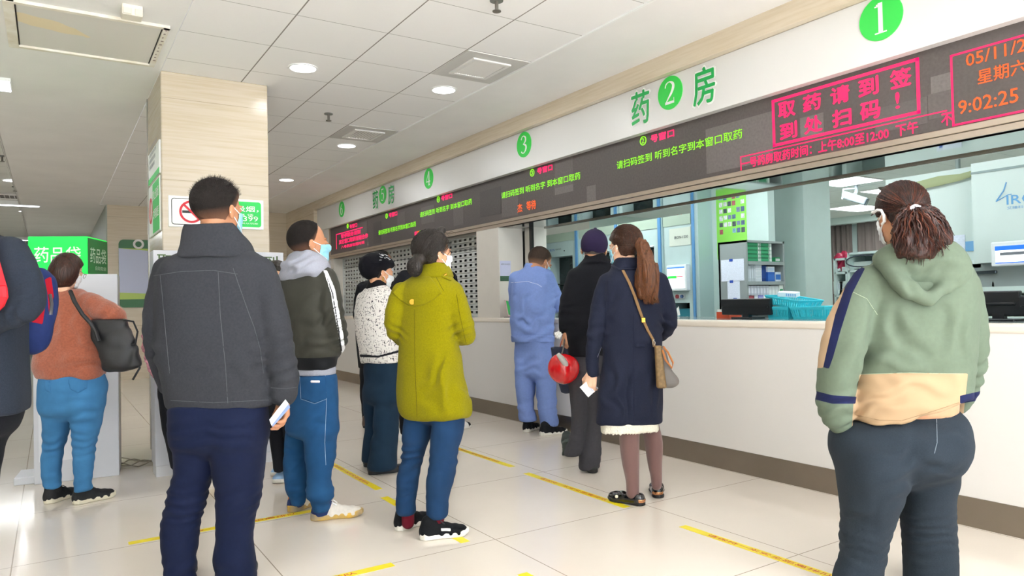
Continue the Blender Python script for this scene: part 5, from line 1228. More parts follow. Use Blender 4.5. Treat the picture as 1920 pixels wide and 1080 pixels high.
def _mk_shoe(s, heel, toe, upper, sole, L=.27, w=1.0, hi=.085, sole_h=.026, tilt=0, lace=None, lift=0, open_=False, name='shoe', paint=None, heelm=None):
    a = on_z(*heel); b = on_z(*toe); d = b-a; d[2] = 0; d /= np.linalg.norm(d); l = np.array([d[1], -d[0], 0]); u = np.array([0, 0, 1.0])
    ct, st = math.cos(tilt), math.sin(tilt); d, u = d*ct-u*st, u*ct+d*st
    O = a+np.array([0, 0, lift]); A = np.stack([d, l, u]); sl = L/.27
    E = lambda x, y, z: np.array([x*sl, y*w, z])
    pr = [ellip(E(.045, 0, .036), [.043, .034*w, .042]), ellip(E(.11, 0, .03), [.09*sl, .038*w, .042]), ellip(E(.195, .004, .022), [.072*sl, .046*w, .036])]
    if open_: up = union(pr, .02); up = minus(up, ellip(E(.095, 0, .075), [.075*sl, .028*w, .05]), .008)
    else: up = union(pr+[rcone(E(.045, 0, .04), E(.05, 0, hi), .035*w, .037*w), rcone(E(.13, 0, .045), E(.085, 0, hi-.008), .026*w, .028*w)], .022)
    u2 = Fn(lambda p: smax(up(p)+.0012*np.sin(p[:, 0]*160)*(p[:, 0] > .09), .008-p[:, 2], .004), *up.box)
    V, Fc = isl(u2, .0045, .012)
    so = mesh_obj(V@A+O, Fc, name, upper, s.root, [('m%d' % (i+1), g(V)) for i, g in enumerate(paint or ())])
    def sf(p):
        x, y, z = p[:, 0]/sl, p[:, 1]/w, p[:, 2]; hw = np.interp(x, [0, .02, .05, .11, .19, .235, .262, .272], [.012, .033, .037, .033, .048, .042, .024, .008])
        d = np.maximum(np.abs(y-.003)-hw, np.maximum(-x, x-.272)); top = sole_h+.012*np.clip((.06-x)/.06, 0, 1)+.008*np.clip((x-.2)/.07, 0, 1); bot = .012*np.clip((x-.21)/.06, 0, 1)**2
        return smax(d, np.maximum(z-top, bot-z), .006)
    V, Fc = sample(sf, (-.015, -.07, -.01), (.29*sl+.01, .07, .06), .0045); mesh_obj(V@A+O, Fc, 'sole', sole, so)
    if lace:
        mb = MB()
        for k in range(4):
            x = .105+.022*k; z = hi*.98-.0145*k*(hi/.085)
            pts = [(x*sl, -.027*w, z-.018), (x*sl+.006, -.012*w, z-.004), (x*sl+.01, .012*w, z-.004), (x*sl, .027*w, z-.018)]; mb.tube([np.array(q)@A+O for q in pts], .0028, 6)
        mb.tube([np.array(q)@A+O for q in ((.1*sl, 0, hi-.004), (.11*sl, .03, hi+.008), (.13*sl, .035, hi-.006), (.105*sl, .0, hi-.004), (.12*sl, -.03, hi+.006), (.14*sl, -.03, hi-.012))], .0026, 6)
        mb.build('laces', lace, so, smooth=True)
    if heelm:
        V, Fc = sample(lambda p: smax(np.abs(up(p)-.001)-.002, np.maximum.reduce([p[:, 0]-.02, p[:, 2]-.04, .018-p[:, 2]]), .002), (-.02, -.05, 0), (.05, .05, .06), .0035); mesh_obj(V@A+O, Fc, 'heel_plate', heelm, so)
    return so
Person.shoe = _mk_shoe
# ================================================================== the people in the queue
def Dof(px, py): return float(on_z(px, py)@FH)
def trousers(p, hips, L, R, m, k=.72, kl=1.0, turn=None, folds=(), h=.009, name='trousers', noise=(.004, (7, 7, 14)), paint=(), dl=0, dr=0, n=2.2):
    y, l, r = hips[-1][:3]; w = r-l; kk = lambda R: [tuple(q[:3])+(g,) for q, g in zip(R, (1.42, 1.28, 1.12))]+[tuple(q) for q in R[3:]]
    hips = list(hips)+[(y+w*.08, l+w*.045, r-w*.045, k*.92), (y+w*.16, l+w*.14, r-w*.14, k*.74), (y+w*.25, l+w*.34, r-w*.34, k*.55)]; top = lambda R: [(R[0][0]-w*.22, R[0][1]+w*.03, R[0][2]-w*.03, 1.42)]+kk(R)
    fn = union([p.loft(hips, k, turn, cap=.03).grow(-.004), union([p.loft(top(L), kl, turn, dl, n, .03), p.loft(top(R), kl, turn, dr, n, .03)], .006).grow(-.003)], .022)
    o = p.wear(name, fn, m, h, folds, paint, noise); p.legs = fn; return o
def finish(p, torso, legs, arms=()):
    p.body(union([torso.grow(-.042), legs.grow(-.03)]+[a.grow(-.022) for a in arms], .02))
def knee(px, py, r=28, amp=.006): amp *= 1.05; return (px, py, 0, r, (.15, 1), 5.5, amp)
FLEECE = cloth_mat('charcoal_fleece', ['333439'], heather=.11, wscale=120, weave=500, bump=.35)
NAVYT = cloth_mat('navy_chino', ['101833'], .75, weave=700, bump=.12)
JEAN = cloth_mat('mid_blue_denim', ['1f4870'], heather=.11, wscale=12, weave=600); JEAND = cloth_mat('indigo_denim', ['1b3759'], heather=.11, wscale=12, weave=600)
JEANL = cloth_mat('light_denim', ['3f76a4'], heather=.11, wscale=12, weave=600); JEANF = cloth_mat('dark_flare_denim', ['1c2f42'], heather=.11, wscale=12, weave=600)
BLACKC = cloth_mat('black_cloth', ['17181d'], heather=.1); BLACKJ = cloth_mat('black_jacket_cloth', ['1a1b20'], heather=.1, weave=300)
rubw = mat('sole_white', 'e4e0d6', .5, var=.05, vscale=30); rubg = mat('sole_grey', '5d6468', .6); rubb = mat('sole_black', '1c1c1e', .6); shb = mat('shoe_black', '17181b', .7, bump=.3, bscale=400)
# ---------------------------------------------------------------- man in grey fleece
p = Person('person in a charcoal fleece jacket and navy trousers, back turned, holding a folded card', (400, 1105), 2.98, 18, SKIN2)
torso = p.loft([(466, 366, 460), (476, 336, 478), (490, 314, 493), (508, 303, 499), (545, 299, 502), (600, 300, 505), (660, 303, 506), (720, 311, 508), (763, 318, 506)], .6)
aL = p.chain([(315, 508, 0, 28), (300, 560, 0, 25), (294, 620, .0, 23), (301, 680, .05, 20), (313, 724, .09, 18)])
aR = p.chain([(487, 510, 0, 29), (503, 560, 0, 29), (518, 620, 0, 28), (529, 680, 0, 27), (532, 715, 0, 26), (532, 738, 0, 23)])
col = minus(p.loft([(416, 352, 446), (440, 347, 456), (462, 343, 468), (486, 335, 478)], .85), p.loft([(405, 360, 438), (440, 355, 448), (452, 353, 456)], .85), .006)
col = both(col, poly([(320, 520), (343, 420), (436, 418), (472, 456), (500, 520)], 3, False))
jk = union([torso, aL, aR], .014)
p.wear('jacket', jk, FLEECE, .0085, [(520, 640, -.05, 40, (.6, 1), 3.2, .006), (528, 700, -.05, 40, (.3, 1), 4, .006), (300, 660, 0, 40, (-.3, 1), 4, .006), (470, 690, -.1, 45, (.8, -.6), 2.5, .005), (400, 740, -.12, 60, (.1, 1), 2.2, .004)], noise=(.004, (9, 9, 7)))
seam = mat('fleece_seam', '4a4b50', .9)
p.wear('collar', col, FLEECE, .0065, noise=(.003, (14, 14, 14)))
for pts in ([(288, 517), (340, 509), (400, 507), (446, 514)], [(409, 510), (413, 590), (423, 690), (427, 756)], [(437, 503), (448, 535), (462, 575), (477, 615), (488, 655), (494, 700)], [(320, 751), (400, 755), (505, 750)], [(345, 456), (380, 452), (420, 452), (462, 462)], [(508, 727), (535, 729), (557, 726)], [(300, 516), (305, 560), (312, 640), (318, 700)]): p.seam('seam', jk, pts, seam, .0012)
trousers(p, [(752, 321, 502), (790, 321, 500), (822, 322, 500)], [(800, 322, 408), (850, 327, 402), (900, 322, 396), (940, 312, 386), (980, 304, 375), (1040, 305, 369), (1080, 309, 367), (1096, 310, 368)], [(800, 394, 500), (850, 398, 497), (900, 402, 492), (940, 405, 487), (970, 406, 478), (1040, 402, 475), (1080, 404, 478), (1098, 404, 480)], NAVYT,
         folds=[knee(350, 935, 45, .008), knee(446, 935, 45, .008), knee(340, 960, 40, .006), knee(440, 965, 40, .006), (360, 815, -.1, 40, (.2, 1), 4, .005), (440, 815, -.1, 45, (-.2, 1), 4, .005), (345, 1070, 0, 40, (.3, 1), 4, .006), (440, 1075, 0, 40, (-.3, 1), 4, .006)], h=.009, turn=15)
p.shoe((336, 1104), (352, 1062), shb, rubb, .27, lace=shb); p.shoe((438, 1106), (468, 1062), shb, rubb, .27, lace=shb)
p.head((409, 393), 112, 46, 4, hair='short', hairm=HAIRS, mask=MASKB, neck=.235, h=.004, thick=.034, hn=.006); p.fuzz(1500, HAIRB, .036, .25, .055)
dn = -UP+RT*.05; p.hand(p.J(533, 741), dn, -RT*.85-FW*.45, 1, .19, (.5, .6, .7, .8), .7)
finish(p, torso, p.legs, (aL, aR))
cA, cB = p.J(512, 793, -.03), p.J(541, 752, -.0); t = thing('card', 'folded white and blue card held by the man in grey fleece', 'card', cA)
MB().prism([p.J(px, py, dd) for px, py, dd in ((509, 798, -.07), (505, 787, -.07), (535, 749, -.055), (541, 757, -.055))], FW*.0012).build('white_leaf', wpaint, t)
MB().prism([p.J(px, py, dd) for px, py, dd in ((511, 801, -.06), (509, 790, -.062), (540, 756, -.05), (544, 764, -.05))], FW*.0012).build('blue_leaf', mat('card_blue', '7d90b8', .5), t)
# ---------------------------------------------------------------- man in bomber jacket
D = Dof(610, 976); p = Person('person in an olive grey bomber jacket with striped sleeves, grey hood and blue jogger jeans', (600, 976), D, 45, SKIN2)
torso = p.loft([(496, 556, 602), (508, 538, 610), (525, 526, 617), (550, 519, 622), (600, 520, 626), (640, 529, 630), (664, 543, 633), (691, 549, 628)], .72)
aR = p.chain([(609, 522, -.05, 21), (621, 562, -.08, 21), (628, 602, -.08, 20), (633, 636, -.03, 18), (626, 660, .04, 14)]); aL = p.chain([(530, 530, .06, 18), (523, 590, .12, 16), (540, 645, .22, 14)])
jk = union([torso, aR, aL], .014); zh = p.J(590, 668)[2]
p.wear('bomber_jacket', jk, cloth_mat('olive_nylon', ['37362f', '101114'], .55, heather=.05, weave=200, bump=.1, sheen=.05), .008, [(622, 600, -.1, 30, (.5, 1), 5, .008), (632, 635, -.05, 25, (.2, 1), 6, .008), (570, 600, -.15, 60, (1, .25), 2.2, .006), (590, 650, -.15, 40, (.2, 1), 4, .005)], [lambda V: V[:, 2]-zh], (.005, (9, 9, 6)))
strip = [(605, 505), (614, 507), (628, 540), (636, 580), (643, 620), (648, 655), (640, 664), (634, 628), (626, 586), (619, 548)]
p.patch('sleeve_stripe', jk, poly(strip, D, False), mat('stripe_white', 'e9e9ec', .6), .003, .006)
p.patch('sleeve_stripe', jk, poly([(612, 520), (614, 520), (625, 550), (631, 585), (637, 622), (642, 658), (639, 660), (634, 624), (628, 587), (622, 552)], D, False), mat('stripe_black', '18181b', .6), .005, .005)
GREYJ = cloth_mat('grey_jersey', ['9c9da8'], heather=.08, wscale=200)
hood = union([p.loft([(472, 553, 590), (484, 541, 602), (498, 533, 611), (514, 527, 608), (526, 529, 575), (533, 536, 558)], .75, None, -.03), p.chain([(548, 484, -.02, 9), (575, 479, -.08, 9), (603, 493, -.04, 10), (612, 508, .02, 7)]), p.chain([(533, 496, -.07, 7), (560, 500, -.13, 8), (590, 512, -.1, 9)])], .02)
hood = minus(hood, p.loft([(462, 562, 592), (480, 556, 600), (492, 556, 602)], .9), .01)
p.wear('hood', hood, GREYJ, .006, [(560, 500, -.12, 30, (.6, 1), 6, .006)], noise=(.004, (14, 14, 14))); p.wear('hoodie_hem', p.loft([(684, 551, 627), (703, 553, 627)], .72), GREYJ, .007)
trousers(p, [(696, 552, 629), (740, 544, 634), (780, 538, 633), (806, 536, 632)], [(790, 536, 580), (820, 534, 578), (860, 531, 575), (900, 533, 578), (922, 536, 578), (935, 543, 574), (950, 545, 572)], [(790, 568, 632), (820, 571, 631), (860, 574, 628), (900, 576, 622), (925, 576, 627), (936, 580, 624), (942, 584, 618), (962, 585, 618)], JEAN,
         folds=[knee(552, 860, 30, .006), knee(600, 860, 30, .005), (558, 922, 0, 24, (.3, 1), 7, .008), (602, 925, 0, 24, (.3, 1), 7, .008), (590, 800, -.1, 30, (.5, 1), 4, .005)], dl=.1, dr=-.03, h=.008)
p.patch('back_pocket', p.legs, poly([(562, 706), (612, 704), (613, 748), (590, 757), (564, 748)], D), JEAN, .003, .006); p.patch('pocket_tag', p.legs, poly([(582, 713), (600, 713), (600, 718), (582, 718)], D), mat('tag_white', 'e6dfe2', .6), .006, .004)
p.seam('seam', p.legs, [(610, 704), (612, 760), (609, 830), (611, 872)], mat('denim_thread', '8aa0b6', .8), .0015); p.seam('seam', p.legs, [(562, 706), (564, 748), (590, 757), (613, 748)], MATS['denim_thread'], .0012)
SN = cloth_mat('sneaker_knit', ['ddd6cc', '2b3a66', 'e0813c'], .7, weave=300)
pt = [lambda V: V[:, 0]-.095-.5*(V[:, 2]-.05), lambda V: np.maximum(np.abs(V[:, 2]-.065+.35*(V[:, 0]-.05))-.008, np.abs(V[:, 0]-.045)-.03)]
so_ = cloth_mat('sneaker_sole', ['e3b338', '7a7f88', 'd9d4c8'], .45, heather=.05)
for hl, to in (((541, 962), (590, 944)), ((582, 976), (667, 966))): p.shoe(hl, to, SN, mat('sole_smoke', '85898c', .4, col2='d8ab3c', var=.2, vscale=9), .285, sole_h=.032, lace=LOOPW, paint=pt)
p.head((579, 456), 84, 74, 7, hair='short', hairm=HAIRS, mask=MASKB, neck=.22, thick=.024, hn=.006, line=((-.45, -.34), (-.2, -.32), (-.08, -.2), (-.02, -.04), (.05, .05), (.14, .22), (.22, .4), (.3, .50)))
finish(p, torso, p.legs, (aR, aL))
# ---------------------------------------------------------------- woman in orange fleece
D = Dof(140, 944); p = Person('person in an orange fleece and light jeans with brown bob, standing at the kiosk', (140, 944), D, 25, SKIN3)
torso = p.loft([(541, 112, 150), (549, 102, 160), (562, 97, 172), (585, 92, 181), (620, 85, 186), (655, 76, 190), (688, 73, 192), (707, 80, 191)], .72)
aR = p.chain([(164, 565, -.02, 19), (188, 577, -.04, 20), (209, 590, -.04, 20), (220, 598, .03, 16), (200, 596, .25, 13)]); aL = p.chain([(102, 568, .03, 18), (90, 610, .1, 17), (108, 632, .28, 13)])
jk = union([torso, aR, aL], .018)
ORG = mat('orange_boucle', '9c543b', .95, var=.16, vscale=90, bump=1.0, bscale=110, sheen=.3)
p.wear('fleece', jk, ORG, .009, [(190, 585, -.1, 30, (1, .5), 5, .006), (140, 680, -.15, 60, (.4, 1), 2.2, .008), (120, 620, -.15, 60, (1, -.3), 2, .006)], noise=(.006, (11, 11, 9)))
trousers(p, [(694, 82, 191), (735, 80, 193), (764, 80, 191)], [(752, 80, 138), (800, 82, 131), (840, 81, 119), (880, 79, 113), (916, 84, 115)], [(752, 132, 191), (800, 136, 186), (840, 138, 177), (880, 140, 173), (922, 140, 171)], JEANL, folds=[knee(105, 838, 30), knee(158, 838, 30), knee(100, 900, 20), knee(155, 905, 20), (135, 770, -.1, 40, (.2, 1), 5, .005), (110, 790, -.1, 30, (.3, 1), 5, .005), (165, 790, -.1, 30, (-.3, 1), 5, .005)], dl=.04)
p.patch('back_pocket', p.legs, poly([(126, 712), (164, 704), (164, 728), (146, 738), (131, 730)], D), JEANL, .003, .006); p.patch('back_pocket', p.legs, poly([(82, 712), (97, 712), (95, 738), (84, 732)], D), JEANL, .003, .006)
pk = mat('shoe_black_knit', '15161a', .8, bump=.4, bscale=300)
for hl, to in (((84, 946), (134, 930)), ((136, 947), (203, 932))): p.shoe(hl, to, pk, mat('sole_cream', 'd8d0ba', .5), .25, sole_h=.03, lace=pk)
p.head((128, 508), 62, 52, -18, hair='long', hairm=hair_mat('hair_bob', '1d110d', '432217', (40, 40, 4)), mask=MASKW, thick=.05, h=.0045, bob=lambda E, C: [Fn(lambda q: smax(E((0, -.12, -.08), (.43, .42, .52))(q), q[:, 1]-.12-.3*np.clip(q[:, 2]-.1, 0, 1), .04), (-.5, -.6, -.7), (.5, .4, .5))])
MB().tube([p.toW((.18+.09*math.cos(a), .43-.03*math.cos(a), -.02+.075*math.sin(a))) for a in [k*math.pi/10 for k in range(20)]], .0016, 6, closed=True).tube([p.toW(q) for q in ((.27, .40, .0), (.33, .15, .02), (.36, -.05, 0))], .0016, 6).build('glasses', mat('glasses_wire', '8a7f78', .3, .8), p.root, smooth=True)
finish(p, torso, p.legs, (aR, aL)); PO = p
t = thing('handbag', 'slouchy black shoulder bag hanging beside the orange fleece', 'bag', p.J(215, 690, -.05))
bg = union([p.loft([(598, 174, 232), (620, 177, 240), (650, 184, 253), (678, 189, 262), (690, 190, 254), (698, 194, 226)], .4, 20, -.1, 2.6), p.chain([(176, 606, -.1, 4), (205, 612, -.12, 6), (233, 606, -.1, 4)])], .015)
BAGB = mat('black_nylon', '17171b', .45, bump=.3, bscale=60); p.wear('body', bg, BAGB, .008, [(220, 660, -.15, 50, (1, .6), 3, .005), (200, 640, -.15, 40, (1, -.4), 3, .004)], parent=t, noise=(.004, (12, 12, 12)))
MB().tube([p.J(*q) for q in ((132, 546, -.12), (140, 566, -.17), (155, 590, -.19), (170, 606, -.16), (180, 622, -.16), (185, 640, -.17))], .012, 8).build('strap', BAGB, t, smooth=True)
MB().tube([p.J(*q) for q in ((232, 600, -.12), (250, 603, -.12), (258, 622, -.12), (254, 644, -.12), (246, 647, -.12))], .006, 6).build('handle', BAGB, t, smooth=True); MB().tube([p.J(*q) for q in ((260, 678, -.1), (262, 690, -.1), (256, 700, -.1), (249, 712, -.1))], .006, 6).build('cord', BAGB, t, smooth=True)
# ---------------------------------------------------------------- man at the left edge with backpack
p = Person('person in a dark blue grey coat cut by the left edge, one elbow bent', (-20, 1190), 2.6, -75, SKIN2)
torso = p.loft([(438, -80, -8), (452, -72, 24), (475, -66, 40), (520, -70, 46), (580, -72, 42), (640, -75, 40), (700, -78, 42), (745, -80, 45), (773, -80, 45)], .68)
aL = p.chain([(18, 478, -.12, 33), (40, 525, -.16, 33), (50, 566, -.17, 28), (22, 588, -.17, 27), (-40, 612, -.12, 25)]); aR = p.chain([(-30, 490, .2, 30), (-20, 560, .25, 26), (-60, 610, .2, 24)])
p.wear('coat', union([torso, aL, aR], .016), cloth_mat('blue_grey_wool', ['272d38'], heather=.12, wscale=150, bump=.4), .009, [(48, 560, -.25, 36, (.8, 1), 4, .007), (10, 590, -.25, 40, (1, .3), 4, .006)], noise=(.004, (8, 8, 6)))
trousers(p, [(755, -74, 38), (800, -72, 30)], [(770, -66, 38), (800, -66, 25), (850, -70, 0), (920, -75, -8), (1050, -72, -14), (1180, -70, -18)], [(770, -90, 0), (900, -110, -30), (1180, -130, -70)], BLACKC, kl=.9)
p.shoe((-30, 1200), (-90, 1190), shb, rubb, .27); p.shoe((-80, 1195), (-140, 1185), shb, rubb, .27)
p.head((-78, 380), 118, -75, 0, hair='short', hairm=HAIRS, mask=MASKB, neck=.22, h=.006); finish(p, torso, p.legs, (aL, aR))
t = thing('backpack', 'navy and red backpack on the back of the man at the left edge', 'backpack', p.J(60, 660, .15))
bp = p.loft([(503, 44, 80), (518, 34, 94), (550, 26, 99), (600, 24, 99), (640, 28, 90), (660, 42, 74), (667, 52, 62)], .8, 0, .16, 2.6)
p.wear('body', bp, cloth_mat('navy_canvas', ['1f2d5c', 'a01224'], .7), .008, paint=[lambda V: np.minimum.reduce([poly(q, 2.8, False)(V) for q in ([(40, 600), (66, 580), (86, 566), (80, 608)], [(84, 524), (96, 518), (101, 556), (92, 590), (89, 550)], [(56, 500), (66, 500), (73, 530), (66, 532)])])], parent=t, noise=(.005, (9, 9, 9)))
MB().tube([p.J(*q) for q in ((94, 552, .02), (97, 570, .01), (95, 590, .01))], .006, 6).build('zip_pull', mat('zip_steel', '9a9a9c', .3, .9), t, smooth=True); MB().tube([p.J(*q) for q in ((75, 540, .0), (84, 545, -.01), (83, 556, .0))], .005, 6).build('loop', mat('stripe_black', '18181b'), t, smooth=True)
MB().tube([p.J(*q) for q in ((4, 540, -.3), (6, 556, -.31), (0, 570, -.3), (-20, 590, -.28))], .014, 8).tube([p.J(*q) for q in ((56, 505, .1), (30, 470, -.0), (-20, 455, -.2), (4, 540, -.3))], .014, 8).build('strap', mat('strap_red', 'd81828', .6), t, smooth=True)
# ---------------------------------------------------------------- people mostly hidden behind the grey fleece man
D = Dof(400, 903); p = Person('person in a pink fluffy jacket almost hidden behind the man in grey fleece', (345, 900), D, 0, SKIN3)
torso = p.loft([(548, 318, 360), (560, 304, 374), (600, 296, 384), (650, 294, 386), (705, 295, 386)], .65); aL = p.chain([(307, 570, 0, 15), (287, 605, -.05, 15), (283, 645, -.05, 14), (290, 690, .0, 12)]); aR = p.chain([(372, 570, 0, 15), (385, 610, .05, 14), (375, 650, .2, 12)])
p.wear('fluffy_jacket', union([torso, aL, aR], .02), mat('pink_boucle', 'd79aa6', .95, var=.35, vscale=55, bump=1, bscale=80), .01, noise=(.012, (40, 40, 40)))
trousers(p, [(695, 300, 382), (740, 300, 382)], [(735, 300, 345), (880, 322, 352)], [(735, 338, 383), (880, 372, 402)], BLACKC, h=.012)
ys = cloth_mat('shoe_white_yellow', ['e6e2d8', 'e0b43c'], .6); p.shoe((392, 905), (402, 884), ys, rubw, .24, paint=[lambda V: .05-V[:, 2]]); p.shoe((338, 905), (338, 884), ys, rubw, .24)
p.head((338, 524), 56, 10, -10, hair='long', hairm=HAIRB, mask=MASKW, h=.006, thick=.06); finish(p, torso, p.legs, (aL, aR))
D = Dof(528, 905); p = Person('person with black hair looking down, only forehead showing between the two men', (524, 905), D, 178, SKIN3)
torso = p.loft([(552, 505, 545), (562, 490, 560), (600, 486, 566), (660, 490, 562), (730, 488, 566)], .62); aL = p.chain([(497, 572, 0, 14), (490, 620, 0, 12), (500, 650, -.12, 11)]); aR = p.chain([(553, 572, 0, 14), (558, 620, 0, 12), (545, 650, -.12, 11)])
p.wear('dark_jacket', union([torso, aL, aR], .02), BLACKJ, .011); trousers(p, [(715, 492, 560), (760, 492, 560)], [(750, 494, 530), (820, 504, 532), (886, 513, 533)], [(750, 524, 560), (820, 530, 558), (886, 536, 556)], BLACKC, h=.011)
lb = mat('sneaker_pale_blue', '8fb0d2', .7, bump=.3, bscale=200); p.shoe((538, 892), (517, 912), lb, rubw, .24, lace=LOOPW); p.shoe((548, 880), (520, 892), lb, rubw, .24)
p.head((518, 521), 60, 188, -16, hair='short', hairm=HAIRB, mask=MASKW, h=.005, thick=.05); finish(p, torso, p.legs, (aL, aR))
# ---------------------------------------------------------------- woman in tweed jacket and beret
D = Dof(713, 886); p = Person('person in a black and white tweed jacket, black beret and flared jeans', (713, 886), D, 48, SKIN)
torso = p.loft([(533, 694, 722), (541, 684, 730), (556, 676, 737), (590, 669, 742), (635, 671, 747), (664, 676, 752), (680, 679, 753)], .75)
aR = p.chain([(727, 560, -.04, 16), (736, 598, -.05, 15), (741, 628, .02, 14), (752, 645, .18, 11)]); aL = p.chain([(682, 560, .05, 14), (676, 610, .1, 13), (700, 640, .25, 11)])
TW = mat('tweed', 'e6e1dc', .95, bump=.8, bscale=160); N, L = nodes(TW); b = N['Principled BSDF']; tc = N.new('ShaderNodeTexCoord'); prev = None
for sc in ((150, 150, 42), (42, 42, 150)):
    mp = N.new('ShaderNodeMapping'); mp.inputs['Scale'].default_value = sc; L.new(tc.outputs['Object'], mp.inputs[0]); nz = N.new('ShaderNodeTexNoise'); nz.inputs['Scale'].default_value = 1; nz.inputs['Detail'].default_value = 2; L.new(mp.outputs[0], nz.inputs['Vector'])
    g = N.new('ShaderNodeMath'); g.operation = 'GREATER_THAN'; g.inputs[1].default_value = .635; L.new(nz.outputs['Fac'], g.inputs[0])
    if prev: mx = N.new('ShaderNodeMath'); mx.operation = 'MAXIMUM'; L.new(prev, mx.inputs[0]); L.new(g.outputs[0], mx.inputs[1]); prev = mx.outputs[0]
    else: prev = g.outputs[0]
mx = N.new('ShaderNodeMix'); mx.data_type = 'RGBA'; L.new(prev, mx.inputs[0]); mx.inputs[6].default_value = lin('e6e1dc'); mx.inputs[7].default_value = lin('37343a'); L.new(mx.outputs[2], b.inputs['Base Color'])
jk = union([torso, aR, aL], .014); p.wear('tweed_jacket', jk, TW, .008, noise=(.004, (10, 10, 8)))
p.patch('braid_trim', jk, poly([(674, 664), (710, 666), (752, 655), (753, 660), (710, 671), (675, 670)], D, False), cloth_mat('black_braid', ['26252b'], bump=.8), .003, .006)
p.wear('collar', minus(p.loft([(524, 692, 722), (536, 688, 727), (545, 684, 730)], .9), p.loft([(515, 697, 716), (536, 694, 720)], .9), .004), cloth_mat('black_velvet', ['121217'], .7), .006)
trousers(p, [(672, 682, 752), (715, 682, 752), (748, 682, 751)], [(740, 682, 724), (800, 683, 718), (840, 680, 713), (868, 676, 711)], [(740, 702, 751), (800, 700, 748), (850, 692, 744), (881, 686, 743)], JEANF, dl=.08, dr=-.02, folds=[knee(720, 800, 24, .004)])
bt = mat('boot_black', '141418', .35); p.shoe((690, 890), (738, 884), bt, rubb, .24, sole_h=.04); p.shoe((682, 876), (720, 870), bt, rubb, .24, sole_h=.04)
p.head((712, 510), 61, 66, -8, hair='short', hairm=HAIRB, mask=MASKW, h=.0045, thick=.03)
A = p.hA; ber = union([ellip(p.toW((0, -.10, .26)), np.array([.44, .50, .33])*p.hH, A), ellip(p.toW((0, -.34, .08)), np.array([.38, .34, .33])*p.hH, A)], .04); ber = Fn((lambda bf, C: lambda q: smax(bf(q), -((q-C)@(A[2]*.78+A[1]*-.62)), .02))(ber.f, p.toW((0, .22, .05))), *ber.box)
p.wear('beret', ber, cloth_mat('black_wool_felt', ['121218'], .95, bump=.6, weave=200), .0055, noise=(.006, (22, 22, 22)))
mb = MB(); rg = random.Random(2)
for k in range(16):
    a = rg.uniform(-.5, 1.3); e = rg.uniform(.1, .9); q = np.array([.50*math.cos(e)*math.sin(a+.6), -.16+.55*math.cos(e)*math.cos(a+.6)*.75, .21+.40*math.sin(e)]); q2 = q+np.array([.07*rg.uniform(-1, 1), .06, .02*rg.uniform(-1, 1)]); mb.tube([p.toW(q), p.toW((q+q2)/2+.004), p.toW(q2)], .0016, 5)
mb.build('stitching', LOOPW, p.root, smooth=True); MB().cyl(p.toW((.36, -.02, -.24)), .004, .03, 'Z', 10).build('earring', mat('gold', 'c79a3c', .25, 1), p.root)
finish(p, torso, p.legs, (aR, aL))
# ---------------------------------------------------------------- two people in black behind
D = Dof(690, 798); p = Person('person in black with glasses standing behind the beret', (706, 798), D, 40, SKIN4)
torso = p.loft([(520, 700, 738), (530, 680, 752), (548, 672, 762), (600, 668, 766), (690, 674, 758)], .65); aL = p.chain([(682, 542, 0, 14), (674, 590, .05, 12), (690, 630, .2, 10)]); aR = p.chain([(752, 542, 0, 14), (762, 590, .0, 12), (750, 630, .1, 10)])
p.wear('black_coat', union([torso, aL, aR], .02), BLACKJ, .011); trousers(p, [(680, 676, 752), (710, 676, 752)], [(705, 676, 714), (792, 680, 700)], [(705, 712, 752), (792, 716, 740)], BLACKC, h=.011)
bs = mat('shoe_brown', '54433a', .5); p.shoe((686, 803), (694, 789), bs, rubb, .26); p.shoe((726, 803), (734, 789), bs, rubb, .26)
p.head((717, 496), 51, 58, -6, hair='short', hairm=HAIRS, mask=MASKW, h=.005, thick=.02, hn=.006, line=((-.45, -.34), (-.2, -.3), (-.02, -.04), (.05, .3), (.12, .6)))
MB().tube([p.toW((.15+.09*math.cos(a), .44-.03*math.cos(a), -.02+.07*math.sin(a))) for a in [k*math.pi/8 for k in range(16)]], .002, 6, closed=True).tube([p.toW(q) for q in ((.24, .40, .0), (.33, .15, .02), (.36, -.05, 0))], .002, 6).build('glasses', mat('glasses_wire', '8a7f78'), p.root, smooth=True)
finish(p, torso, p.legs, (aL, aR))
D = Dof(756, 826); p = Person('person in a black jacket hidden behind the lime coat, one sloping shoulder showing', (800, 820), D, 5, SKIN)
torso = p.loft([(503, 778, 812), (512, 764, 832), (530, 750, 848), (560, 744, 856), (620, 746, 852), (690, 748, 850)], .62); aL = p.chain([(760, 522, 0, 16), (746, 552, 0, 16), (744, 600, .05, 13), (760, 630, .2, 11)]); aR = p.chain([(842, 522, 0, 15), (852, 570, .05, 13), (845, 620, .15, 11)])
p.wear('black_jacket', union([torso, aL, aR], .02), BLACKJ, .011); trousers(p, [(680, 752, 848), (715, 752, 848)], [(710, 752, 802), (816, 748, 774)], [(710, 798, 848), (796, 842, 868)], BLACKC, h=.011, dr=.2)
wb = cloth_mat('shoe_black_white', ['e2e0da', '1a1b1e'], .6); p.shoe((752, 829), (760, 806), wb, rubw, .26, paint=[lambda V: .12-V[:, 0]]); p.shoe((846, 808), (868, 803), wb, rubw, .26, paint=[lambda V: .19-V[:, 0]])
p.head((793, 476), 54, 12, 0, hair='short', hairm=HAIRB, mask=MASKB, h=.006, thick=.05); finish(p, torso, p.legs, (aL, aR))
